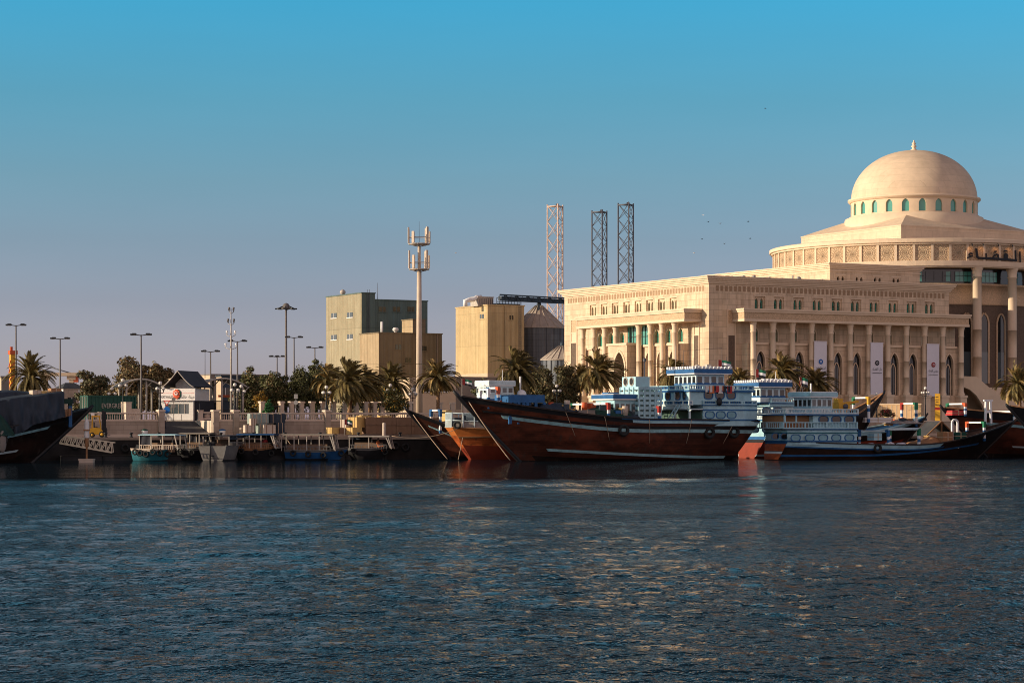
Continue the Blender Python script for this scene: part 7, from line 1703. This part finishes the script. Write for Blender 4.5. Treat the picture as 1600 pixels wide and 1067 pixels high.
# ---- 6. boat behind, between the two dhows ---------------------------------------------------------------------
bM = -5.2; st_ = qp(1176, bM); f5 = Fr(st_, BT); Lm = f5.x(1446); md = thing('cargo_dhow', 'dhow with white wheelhouse and red lit stern squeezed behind the other two', 'dhow', st_, BT)
h5 = Hull(Lm, 6.0, f5.z(651, Lm), f5.z(676, Lm*.5), f5.z(682,0,-1.5), ob=4.2, os_=-.8, ps=.85, sm=.5, sp=1.9)
h5.build(md, [M['hull_dark'], M['hull_red'], M['blue']], zboot=1.75, topband=.35); h5.rail(md, M['ltblue'], .25, .12); h5.stem(md, M['hull_dark'], .14, .5)
h5.strake('gunwale_band', M['ltblue'], md, lambda s: h5.sheer(s)-.2, .36, 0, .96, .05); h5.strake('waterline_stripe', M['boatwhite'], md, lambda s: .3+.5*s, .22, 0, .8, .05)
n5 = 2.5; xe = f5.x(1280,-n5); Z5 = lambda py: f5.z(py, f5.x(1220,-n5), -n5)
xa5 = f5.x(1192,-n5)-.0
lv = box_wall(md, 'lower_house', .1, xe, n5, h5.zs-.3, Z5(657), M['ltblue'], .5)
for px in (1180,1199): oval(lv, f5.x(px,-n5), -n5+.02 if px > 1190 else -n5+.3, Z5(671.5), 1.1, .55, False, -1)
band(md, 'blue_band', .1, xe, n5, Z5(657), Z5(655), M['blue'], .1, .5); railing(md, .2, xe, n5, Z5(655), Z5(648)-Z5(655), [M['boatwhite'], M['boatwhite']], .3, .5, 6, False)
uw = box_wall(md, 'upper_house', 1.3, xe, n5-.15, Z5(655), Z5(634), M['boatwhite'], .4)
for px in (1199,1216): oval(uw, f5.x(px,-n5), -n5+.13, Z5(641.5), 1.0, .6, True, -1)
band(md, 'blue_band', .8, xe, n5, Z5(634.4), Z5(631), M['ltblue'], .15, .4); railing(md, .9, xe, n5+.1, Z5(629.5), Z5(622)-Z5(629.5), [M['boatwhite'], M['ltblue']], .3, .4, 6, False)
band(md, 'deck_edge', .8, xe, n5, Z5(631), Z5(629.5), M['blue'], .2, .4)
wheelhouse(md, f5.x(1188,-1.9), f5.x(1227,-1.9), 1.9, Z5(629.5), Z5(605.5), -1, M['boatwhite'], M['blue'], .5, 5, 4, -1)
mb = MB(); zt = Z5(600)
for i in range(6): mb.sphere((f5.x(1186,0)+i*.55, -.8, zt+.35), .34, 0, 10, 6, (1,1,.8))
mb.build('life_raft', M['cleanwhite'], md)
flagpole('flag', 'small sunlit flag on the middle dhow wheelhouse', f5.w(f5.x(1181,0),0,Z5(602)), Z5(576)-Z5(602), 1.05, .85)
mb = MB()
for px in (1212,): x = f5.x(px,0); mb.tube((x,0,Z5(600)),(x,0,Z5(580)),.05,.03,5)
mb.build('antenna', M['cleanwhite'], md)
xg5 = f5.x(1428,-1.0); gallows(md, xg5, -1.4, 1.2, h5.sheer(.9)-.5, f5.z(629,xg5,-1.2), 2, 3, .23)
cargo_box('deck_canvas', 'white canvas bundle on the middle dhow foredeck', 'bundle', f5, 1352, 1392, 652, 660, -1.6, 1.6, M['whitecloth'])
heap('heap of sacks and boxes on the middle dhow foredeck', f5, 1410, 662, -.4, 4.0, 2.6, .55, [M['net']]+CL[1:], 12)
t = thing('rigging_tent', 'peaked frame of poles with dark awning on the middle dhow deck', 'awning', f5.w(f5.x(1462,2),2.0,2.2), BT); mb = MB(); 
mb.add([(-2.2,-1,0),(0,-1,1.7),(0,1.6,1.7),(-2.2,1.6,0),(2.4,-1,-.3),(2.4,1.6,-.3)], [(0,1,2,3),(1,4,5,2)]); mb.build('awning_sheet', M['roofgrey'], t)
mb = MB(); mb.beam((-2.2,-1.05,0),(0,-1.05,1.72),.12); mb.beam((0,-1.05,1.72),(2.4,-1.05,-.3),.12); mb.beam((0,-1.05,1.72),(0,-1.05,-1.5),.14); mb.beam((-2.2,-1.05,0),(-2.2,-1.05,-1.5),.1); mb.build('pole', M['wood'], t)
# ---- 7. small prow behind with yellow machine ------------------------------------------------------------------
bT = -3.0; bw_ = qp(1381, bT); st_ = bw_ - Vector((math.cos(BT),math.sin(BT),0))*15; f7 = Fr(st_, BT); sm_ = thing('cargo_dhow', 'dhow with steep black prow rising before the cream wall', 'dhow', st_, BT)
h7 = Hull(15, 4.4, f7.z(613,15), f7.z(655,9), 2.6, ob=4.6, os_=.8, sm=.55, sp=2.6); h7.build(sm_, [M['hull_dark'], M['hull_dark'], M['black']]); h7.rail(sm_, M['wood'], .22, .1); h7.stem(sm_, M['black'], .15, .23)
x = f7.x(1353,-.9); gallows(sm_, x, -1.4, 1.4, h7.sheer(.7)-.5, f7.z(620,x,-1), 5, 2, .23)
t = thing('yellow_winch', 'yellow deck machine with angled arm by the green and yellow gallows', 'machine', f7.w(f7.x(1318,-.6),-.6,f7.z(641,f7.x(1318))), BT); mb = MB()
mb.box(-1.0,.4,-.6,.6,0,.8); mb.cbox(-.7,0,1.0,.6,.9,.5); mb.beam((-.3,0,.7),(1.9,0,.95),.24); mb.beam((.2,.2,.4),(1.5,.2,.9),.18); mb.build('body', M['yellow'], t)
mb = MB(); mb.tube((-.2,-.75,.4),(-.2,.75,.4),.3,.3,12); mb.build('drum', M['grey_steel'], t)
# ---- 8. dhow at the right edge and 9. its neighbour's prow -----------------------------------------------------
bE = -7.0; bw_ = qp(1472, bE); st_ = bw_ + Vector((math.cos(BT),math.sin(BT),0))*30; f8 = Fr(st_, BT+math.pi); ed = thing('cargo_dhow', 'long brown dhow running out of the picture at the right edge', 'dhow', st_, BT+math.pi)
h8 = Hull(30, 8.0, f8.z(637,30), f8.z(655,12), 3.4, ob=6.0, os_=1.5, sm=.45, sp=1.5); h8.build(ed, [M['hull_brown'], M['hull_dark'], M['black']], zboot=.4, topband=.9); h8.rail(ed, M['wood'], .3, .12); h8.stem(ed, M['black'], .18, .4)
h8.strake('pale_stripe', M['aqua'], ed, lambda s: h8.sheer(s)-1.35, .3, 0, .9, .05); h8.strake('lower_stripe', M['boatwhite'], ed, lambda s: .7+.6*s*s, .18, 0, .84, .05)
x = f8.x(1512,2.0); gallows(ed, x, -1.5, 1.6, h8.sheer(.88)-.5, f8.z(629.5,x,1.6), 2, 4, .23); x = f8.x(1585,3); gallows(ed, x, -1.2, 3.0, h8.sheer(.65)-.5, f8.z(641.5,x,3), 2, 2, .23)
mb = MB(); x = f8.x(1544,2.2); z0, z1 = f8.z(653,x,2.2), f8.z(625.5,x,2.2)
for s_ in (-1,1): mb.beam((x+s_*.4,2.2,z0-.6),(x+s_*.3,2.2,z1),.2)
mb.box(x-.6,x+.6,2.1,2.3,z1-.1,z1+.08); mb.box(x-.42,x+.42,2.12,2.28,z0+.55,z0+.8); mb.build('bitt_post', M['cleanwhite'], ed)
cargo_box('deck_bundle', 'red and brown bundle under the gallows of the right edge dhow', 'bundle', f8, 1488, 1508, 641, 649, 1.2, 1.2, M['redcloth'])
bN = -22; bw_ = qp(1574, bN); st_ = bw_ + Vector((math.cos(BT),math.sin(BT),0))*24; f9 = Fr(st_, BT+math.pi); np_ = thing('cargo_dhow', 'black prow of another dhow cut off by the right edge', 'dhow', st_, BT+math.pi)
h9 = Hull(24, 7.0, f9.z(634,24), 3.6, 3.6, ob=6.4, os_=1.5, sm=.45, sp=1.4); h9.build(np_, [M['black'], M['hull_dark'], M['black']]); h9.rail(np_, M['wood'], .26, .12); h9.stem(np_, M['black'], .18, .23)

# ---------------------------------------------------------------- ferries (abras)
def abra(label, px0, px1, D, rz, hullm, bandm, roofm, pyr, pyg, roof=(.1,1.02), posts=6, screen=False, transom=False, tyres=0, tlabel=None, roofz=.10, bow=1):
    mid = (px0+px1)/2; D = qp(mid, D).y; o = Vector(((mid-800)/FPX*D, D, 0)); c = abs(math.cos(rz)); L = (px1-px0)/FPX*D/max(.35, c) if not transom else 6.5
    B = 2.2 if not transom else (px1-px0)/FPX*D
    t = thing('ferry_boat', label, 'ferry boat', o, rz, 'small roofed ferry boats at the pontoon'); zg = zp(pyg, D); zr = zp(pyr, D)
    h = Hull(L, B, zg+.35, zg, zg+.05, ob=1.0*bow, os_=.1, draft=.35, ps=.97 if transom else .7, sm=.5, sp=2, full=.07 if transom else .2)
    if transom: h.bexp = .3
    # hull pieces are shifted so that the thing's origin sits amidships
    n0 = set(t.children)
    h.build(t, [hullm, M['black'], bandm], zboot=.08, topband=.22, ns=22, nv=8, bulw=.35); h.rail(t, bandm, .14, .07, 0, .98, 20)
    for o_ in t.children:
        if o_ not in n0: o_.data.transform(Matrix.Translation((-L/2,0,0)))
    x0, x1 = -L/2+L*roof[0], -L/2+L*roof[1]; w = B/2-.12
    mb = MB(); mb.grid(lambda u, v: (x0+(x1-x0)*u, -w-.12+(2*w+.24)*v, zr-.08+.06*math.sin(math.pi*v)), 2, 8); mb.box(x0, x1, -w-.14, w+.14, zr-.16, zr-.081); mb.build('canopy', roofm, t)
    k = posts//2
    for i in range(k):
        for s_ in (-1,1):
            x = x0+.12+(x1-x0-.24)*i/(k-1); mb = MB(); mb.beam((x + (.35 if i == k-1 else 0), s_*w, zg),(x, s_*w, zr-.15), .085); mb.build('canopy_post', M['alu'], t)
    mb = MB()
    for s_ in (-1,1):
        mb.beam((x0+.1,s_*w,zg+.42),(x1-.3,s_*w,zg+.42),.07)
        for i in range(16): x = x0+.1+(x1-x0-.4)*i/15; mb.beam((x,s_*w,zg),(x,s_*w,zg+.42),.05)
    mb.build('side_rail', bandm, t)
    mb = MB(); mb.box(x0+.5,x1-.8,-.35,.35,zg-.25,zg+.25); mb.box(x0+.5,x1-.8,-.06,.06,zg+.25,zg+.65); mb.build('bench', M['deckwood'], t)
    if screen:
        mb = MB(); mb.add([(x1+.1,-w,zg+.1),(x1+.1,w,zg+.1),(x1-.35,w,zr-.2),(x1-.35,-w,zr-.2)], [(0,1,2,3)], 1)
        for y in (-w,0,w): mb.beam((x1+.12,y,zg+.1),(x1-.33,y,zr-.2),.09)
        for f in (0,1): mb.beam((x1+.12-.45*f,-w,zg+.1+(zr-.3-zg)*f),(x1+.12-.45*f,w,zg+.1+(zr-.3-zg)*f),.09)
        mb.build('windscreen', [M['alu'], M['glass_grey']], t)
    if transom:
        mb = MB(); mb.box(-L/2-.05,-L/2-.01,-B*.26,B*.26,.25,.28); mb.box(-L/2-.06,-L/2-.01,-.18,.18,.42,.52); mb.build('transom_fitting', M['black'], t)
    rc_ = random.Random(int(px0)); kk = posts//2
    for i in range(kk-1):
        if rc_.random() < .55:
            xa_ = x0+.12+(x1-x0-.24)*i/(kk-1); xb_ = x0+.12+(x1-x0-.24)*(i+1)/(kk-1); mb = MB(); zl_ = zg+.42+(zr-zg-.5)*rc_.choice((0,.35,.6)); yy_ = w*rc_.choice((-1,1,1))
            mb.grid(lambda u, v: (xa_+.05+(xb_-xa_-.1)*u, yy_+.05*math.sin(u*9+v*2), zr-.16-(zr-.16-zl_)*v), 8, 4); mb.build('side_curtain', M['darkcloth'] if rc_.random() < .6 else M['tarp'], t)
    mb = MB(); mb.cbox(-L/2+.5, .2, zg+.15, .55, .5, .6); mb.tube((-L/2+.1,.2,zg+.3),(-L/2-.15,.2,-.2),.08,.08,6); mb.build('engine', M['black'], t)
    f = Fr(o, rz)
    for i in range(tyres):
        u = .16+.78*i/max(1,tyres-1); q = h.pt(u, zg-.12-.1*(i%3), -1, .16); tyre(tlabel, f.w(q.x-L/2, q.y, q.z-.12), rz, .33, 'tyres on '+tlabel.split(' on ')[1])
    return t, f, L, zg, zr
abra('turquoise ferry with pale blue roof and beige rail hung with tyres', 208, 276, -3.2, R(-20), M['cyan'], M['cartonwhite'], M['ltblue'], 677.5, 702, (.22,1.12), 8, False, False, 6, 'black tyre fender on the turquoise ferry')
abra('dark ferry with thin beige roof frame right of the turquoise one', 279, 334, -1.6, R(-12), M['black'], M['ferrygrey'], M['ferryroof'], 675.5, 701, (.1,1.0), 8, False, False, 3, 'black tyre fender on the beige roofed ferry')
abra('white sterned ferry seen end on with its flat back to the water', 326, 372, -3.4, R(78), M['ferrygrey'], M['ferrygrey'], M['darkcloth'], 679, 697, (.15,.9), 6, False, True)
abra('dark blue ferry with blue roof and tan posts beside the white stern', 372, 436, -2.2, R(-10), M['black'], M['wood'], M['ferryblue'], 677, 701, (.02,.95), 8, True, False, 3, 'black tyre fender on the blue roofed ferry')
_, fa, La, zga, zra = abra('blue hulled ferry with long cream roof and slanted windscreen', 446, 546, -3.4, R(-8), M['ferryblue'], M['ferrygrey'], M['ferryroof'], 677.5, 704, (-.05,.78), 10, True, False, 4, 'black tyre fender on the cream roofed ferry')
_, fb, Lb_, zgb, zrb = abra('shadowed ferry with thin roof and upright screen left of the dark prow', 545, 612, -1.8, R(-6), M['black'], M['ferrygrey'], M['alu'], 680, 701, (.02,.98), 6, True, False, 2, 'black tyre fender on the thin roofed ferry')
person('person in orange sitting back in the ferry below the cartons', fb.w(.9, -.2, zgb+.1), R(60), 'sit', (M['orangecloth'], M['skin'], M['orangecloth']), 1.05)
person('person in red sitting in the blue roofed ferry', qz(414,-2.2,697), R(-20), 'sit', (M['redcloth'], M['skin'], M['darkcloth']), 1.0)
person('person in white sitting toward the front of the blue roofed ferry', qz(431,-2.2,698), R(-60), 'sit', (M['whitecloth'], M['skin'], M['darkcloth']), .95)
person('person in white shirt standing by the pillar left of the kiosk', qp(257, 12, ZD+.8), R(-30), 'stand', (M['whitecloth'], M['skin'], M['darkcloth']), .95)
flagpole('flag', 'flag on a short staff at the cream roofed ferry bow', fa.w(La/2-.6, .6, zra-.2), zp(655,236)-zra+.2, .75, .55)
# pontoon
p = qp(52, -4.5, 0); t = thing('pontoon', 'low dark floating pontoon behind the ferries', 'pontoon', qpt(qa(95,-.9), -.9, 0), QTH); L = qa(600,-.9)-qa(95,-.9)
mb = MB(); mb.box(0,L,-.7,.7,-.3,.42); mb.build('float', M['black'], t); mb = MB(); mb.box(-.05,L+.05,-.75,.75,.42,.52); mb.build('deck', M['quaywall'], t)
mb = MB()
for i in range(9): mb.box(L*i/8-.12, L*i/8+.12, -.82,-.7,-.1,.45)
mb.build('rubber_buffer', M['rubber'], t)
# gangway
D = 221; fg = Fr(Vector(((95-800)/FPX*D, D, 0)), R(4)); t = thing('gangway', 'aluminium truss gangway sloping down to the pontoon beside the white pile', 'gangway', fg.o, R(4))
a0, a1, b0, b1 = fg.p(94,680.5), fg.p(178,691.5), fg.p(93,692.5), fg.p(175,707)
for y in (0,1.3):
    mb = MB(); Y = Vector((0,y,0)); mb.beam(a0+Y,a1+Y,.10); mb.beam(b0+Y,b1+Y,.12); n = 9
    for i in range(n):
        p_, q_ = b0.lerp(b1,i/n), a0.lerp(a1,(i+.5)/n); r_ = b0.lerp(b1,(i+1)/n); mb.beam(p_+Y,q_+Y,.075); mb.beam(q_+Y,r_+Y,.075)
    mb.build('truss', M['alu'], t)
mb = MB(); d = b1-b0; mb.add([b0, b1, b1+Vector((0,1.3,0)), b0+Vector((0,1.3,0)), b0-Vector((0,0,.1)), b1-Vector((0,0,.1)), b1+Vector((0,1.3,-.1)), b0+Vector((0,1.3,-.1))], [(0,1,2,3),(7,6,5,4),(0,4,5,1),(3,2,6,7)]); mb.build('walkway', M['quaywall'], t)
# pile
D = 216; o = Vector(((135.5-800)/FPX*D, D, 0)); t = thing('mooring_pile', 'white capped mooring pile with rusty lower part and float collar', 'pile', o, 0); zz = lambda py: zp(py,D)
mb = MB(); mb.lathe([(.02,zz(652)),(.16,zz(657)),(.23,zz(661)),(.23,zz(684))], 14); mb.build('white_sleeve', M['white'], t)
mb = MB(); mb.lathe([(.20,zz(684)),(.20,zz(697)),(.09,zz(699)),(.09,-.5)], 12); mb.build('shaft', M['wood'], t)
mb = MB(); mb.box(-.65,.65,-.5,.5,-.1,.22); mb.box(-.7,.7,-.55,.55,.22,.34); mb.build('collar', M['cartonwhite'], t)
mb = MB(); mb.box(-.28,.28,-.28,.28,zz(673),zz(670.5)); mb.build('bracket', M['wood'], t)
# forklift
p = qp(154, 2.6, ZD); D = p.y; t = thing('forklift', 'orange yellow forklift with tall black mast on the lower quay', 'forklift', p, R(8)); s_ = 1/FPX*D
X = lambda px: (px-154)*s_; Zf = lambda py: zp(py,D)-ZD
mb = MB(); mb.xz([(X(141),.28),(X(161),.28),(X(161),.62),(X(156),.95),(X(149),.98),(X(142.5),.92),(X(141),.7)], -.5, .5); mb.box(X(140.5),X(144),-.48,.48,.25,.9); mb.build('body', M['yellow'], t)
mb = MB(); mb.box(X(147),X(152.5),-.3,.3,.95,1.05); mb.box(X(146.6),X(148),-.3,.3,1.0,1.5); mb.build('seat', M['black'], t)
mb = MB()
for y in (-.45,.45): mb.beam((X(144),y,.9),(X(144.6),y,2.05),.09); mb.beam((X(158),y,.7),(X(155),y,2.05),.08)
mb.box(X(143),X(156.5),-.5,.5,2.03,2.12)
for y in (-.3,-.1,.1,.3): mb.box(X(143.5),X(156),y-.03,y+.03,2.12,2.16)
mb.build('overhead_guard', M['yellow'], t)
mb = MB()
for y in (-.34,.34): mb.box(X(159.5),X(162.3),y-.07,y+.07,.15,Zf(641.5)); mb.box(X(162.6),X(165.4),y-.05,y+.05,.12,Zf(643))
for z in (.6,1.3,2.0,Zf(643)-.1): mb.box(X(160),X(165),-.36,.36,z,z+.1)
for y in (-.12,.12): mb.tube((X(161.5),y,.3),(X(161.5),y,Zf(645)),.05,.05,6)
mb.box(X(165.4),X(167),-.5,.5,.25,.95); mb.build('mast', M['black'], t)
for y in (-.28,.28):
    mb = MB(); mb.box(X(167),X(172),y-.06,y+.06,.22,.28); mb.box(X(166.5),X(167.4),y-.06,y+.06,.22,.8); mb.build('fork', M['grey_steel'], t)
for px, r_ in ((144.5,.25),(159.5,.31)):
    for y in (-.5,.5):
        mb = MB(); mb.torus((X(px),y,r_), r_*.72, r_*.28, 0, 'y', 16, 6); w = mb.build('wheel', M['rubber'], t); mb = MB(); mb.path([(X(px),y-.08,r_),(X(px),y+.08,r_)], r_*.5, 10); mb.build('rim', M['yellow'], w)
mb = MB(); mb.cbox(X(145),0,2.3,.35,.3,.25); mb.build('beacon_box', M['cleanwhite'], t)
# bins, posts
for px, lidm, lab in ((226,'container','white round bin with green lid below the balustrade pillar'),(347.5,'blue','white round bin with blue lid below the short balustrade')):
    p = qp(px, 5.2, ZD); t = thing('waste_bin', lab, 'bin', p, 0); mb = MB(); mb.lathe([(.02,0),(.25,.0),(.33,.62),(.33,.66)], 14); mb.build('bucket', M['cleanwhite'], t); mb = MB(); mb.lathe([(.35,.66),(.35,.74),(.2,.82),(.02,.84)], 14); mb.build('lid', M[lidm], t)
p = qp(377, 4.8, ZD); t = thing('bollard_post', 'short pale post on the quay left of the wrapped bales', 'bollard', p, 0); mb = MB(); mb.lathe([(.2,0),(.2,.78),(.23,.8),(.23,.9),(.02,.95)], 12); mb.build('post', M['baluster'], t)
# bales and cartons on the quay
def bale(px0, px1, pyt, pyb, b, dep, m, label, group, name='cargo_bale', cat='bale', rz=0, soft=.05):
    x0, x1 = qp(px0,b), qp(px1,b); c = (x0+x1)/2; D = c.y; w = (x1-x0).length; zb, zt = zp(pyb,D), zp(pyt,D); h = zt-zb
    t = thing(name, label, cat, Vector((c.x+dep/2*IX, c.y+dep/2*IY, zb)), QTH+rz, group); r_ = random.Random(int(px0*7+pyt)); mb = MB()
    f = lambda v: 1
    vs = []; n = 4; 
    mb.box(-w/2,w/2,-dep/2,dep/2,0,h)
    mb.v = [(x*(1-soft*r_.random()), y*(1-soft*r_.random()), z*(1-soft*r_.random()*.6)) for x,y,z in mb.v]
    if name == 'cargo_bale':
        mb2 = MB()
        for i in range(26): mb2.sphere((r_.uniform(-w*.42,w*.42), r_.uniform(-dep*.42,dep*.42), r_.uniform(.1*h,.92*h)), min(w,h)*.18, 0, 8, 6, (1,1,.8))
        mb.add(mb2.v, mb2.f, 0, True)
    mb.build('wrapping', m, t); mb = MB(); e = .012
    mb.box(-w*.27-.03,-w*.27+.03,-dep/2-e,dep/2+e,-e+.02,h+e); mb.box(w*.23-.03,w*.23+.03,-dep/2-e,dep/2+e,-e+.02,h+e); mb.build('strap', M['rope'] if name != 'carton' else M['carton_brown'], t); return t
GB = 'cargo bales stacked on the quay'
bale(391,405,646,662,3.0,1.6,M['bale'],'pale green wrapped bale at the upper left of the quay stack',GB); bale(405.3,420,645.5,661,2.9,1.7,M['bale'],'pale green wrapped bale at the top middle of the quay stack',GB); bale(421,446,646,661,3.3,1.7,M['tarp'],'dark blue wrapped bale at the top right of the quay stack',GB)
bale(404,418,661,677,3.0,1.6,M['bale'],'pale green bale at the bottom middle of the quay stack',GB); bale(432,445,660.5,677,3.2,1.6,M['tarp'],'dark blue bale at the bottom right of the quay stack',GB)
bale(383,397.5,664,676,2.2,1.1,M['cartonwhite'],'pale carton with brown band left under the bales','cartons by the bales','carton','carton'); bale(412,431,663.5,678,1.9,1.2,M['cartonwhite'],'pale grey carton in front of the dark bales','cartons by the bales','carton','carton'); bale(392,400,654,664,2.4,.9,M['cartonwhite'],'small pale carton on top of the brown banded one','cartons by the bales','carton','carton')
GC = 'cartons piled on the quay'
CS = [(518,530,667.5,678,1.4,'carton','small yellow carton at the left end of the big pile'),(531,546,668.5,678,1.8,'carton_brown','brown carton next to the small yellow one'),(546,563,668,679,1.2,'carton','yellow carton on the ground in front of the tall pile'),
      (552,570,651.5,668,2.4,'carton','tall yellow carton topping the left of the pile'),(540,551,655,668,2.8,'cartonwhite','pale leaning carton behind the flag'),(566,576,649,657,2.9,'carton','small yellow carton on the highest pile edge')]
for a in CS: bale(a[0],a[1],a[2],a[3],a[4],1.5,M[a[5]],a[6],GC,'carton','carton',R(-56) if a[5]=='carton' else R(-50) if a[5] == 'cartonwhite' else 0,.02)
k = 0
names = ('leftmost','second from the left','middle','second from the right','rightmost')
for row, (yt, yb) in enumerate(((651.5,664),(664.3,678))):
    for i in range(5):
        p0_, p1_ = 572+i*23.6, 572+(i+1)*23.6-.5
        bale(p0_, p1_, yt+.25*i, yb+.2*i, 2.2+.1*((i*3+row)%3), 2.2, M['carton_brown'], 'shaded brown carton, %s in the %s row of the long pile' % (names[i], 'upper' if row == 0 else 'lower'), GC, 'carton', 'carton', 0, .015)
bale(594,612,649.5,652.5,2.4,1.2,M['carton'],'flat yellow carton lying on top of the long brown pile',GC,'carton','carton',0,.02)
p = qp(600, .5, ZD); t = thing('bollard_post', 'pale round post standing before the long brown carton pile', 'bollard', p, 0); mb = MB(); mb.lathe([(.17,-1.2),(.17,zp(661,p.y)-ZD),(.02,zp(660,p.y)-ZD)], 12); mb.build('post', M['cartonwhite'], t)

# iron mooring bollards along the quay edge and tyres hung on the quay wall
bp = None
for i, px in enumerate((165, 205, 248, 300, 345, 395, 445, 500, 560, 625)):
    p = qp(px, .55, ZD)
    if bp is None:
        bp = thing('mooring_bollard', 'squat black iron bollard on the quay edge', 'bollard', p, QTH, 'iron bollards on the quay edge')
        mb = MB(); mb.lathe([(.22,0),(.22,.05),(.13,.1),(.12,.32),(.2,.38),(.2,.46),(.1,.5),(.02,.5)], 12); mb.build('post', M['darkiron'], bp)
    else: dup(bp, p, QTH)
for i, px in enumerate((118, 160, 196, 288, 320, 380, 440, 618, 634)):
    p = qp(px, -.14, ZD-.75-.15*(i%3)); tyre('black tyre hung on the dark quay wall behind the ferries', p, QTH, .45, 'tyres on the quay wall')
for a, b_, lab in (((262,-2.6,704),(247,.5,683),'mooring line from the turquoise ferry up to the quay'),((352,-2.6,697),(346,.5,682),'mooring line from the white sterned ferry up to the quay'),((462,-3,703),(446,.5,682),'mooring line from the cream roofed ferry up to the quay')):
    rope(lab, (qz(*a), qz(*b_)), .03, .12)
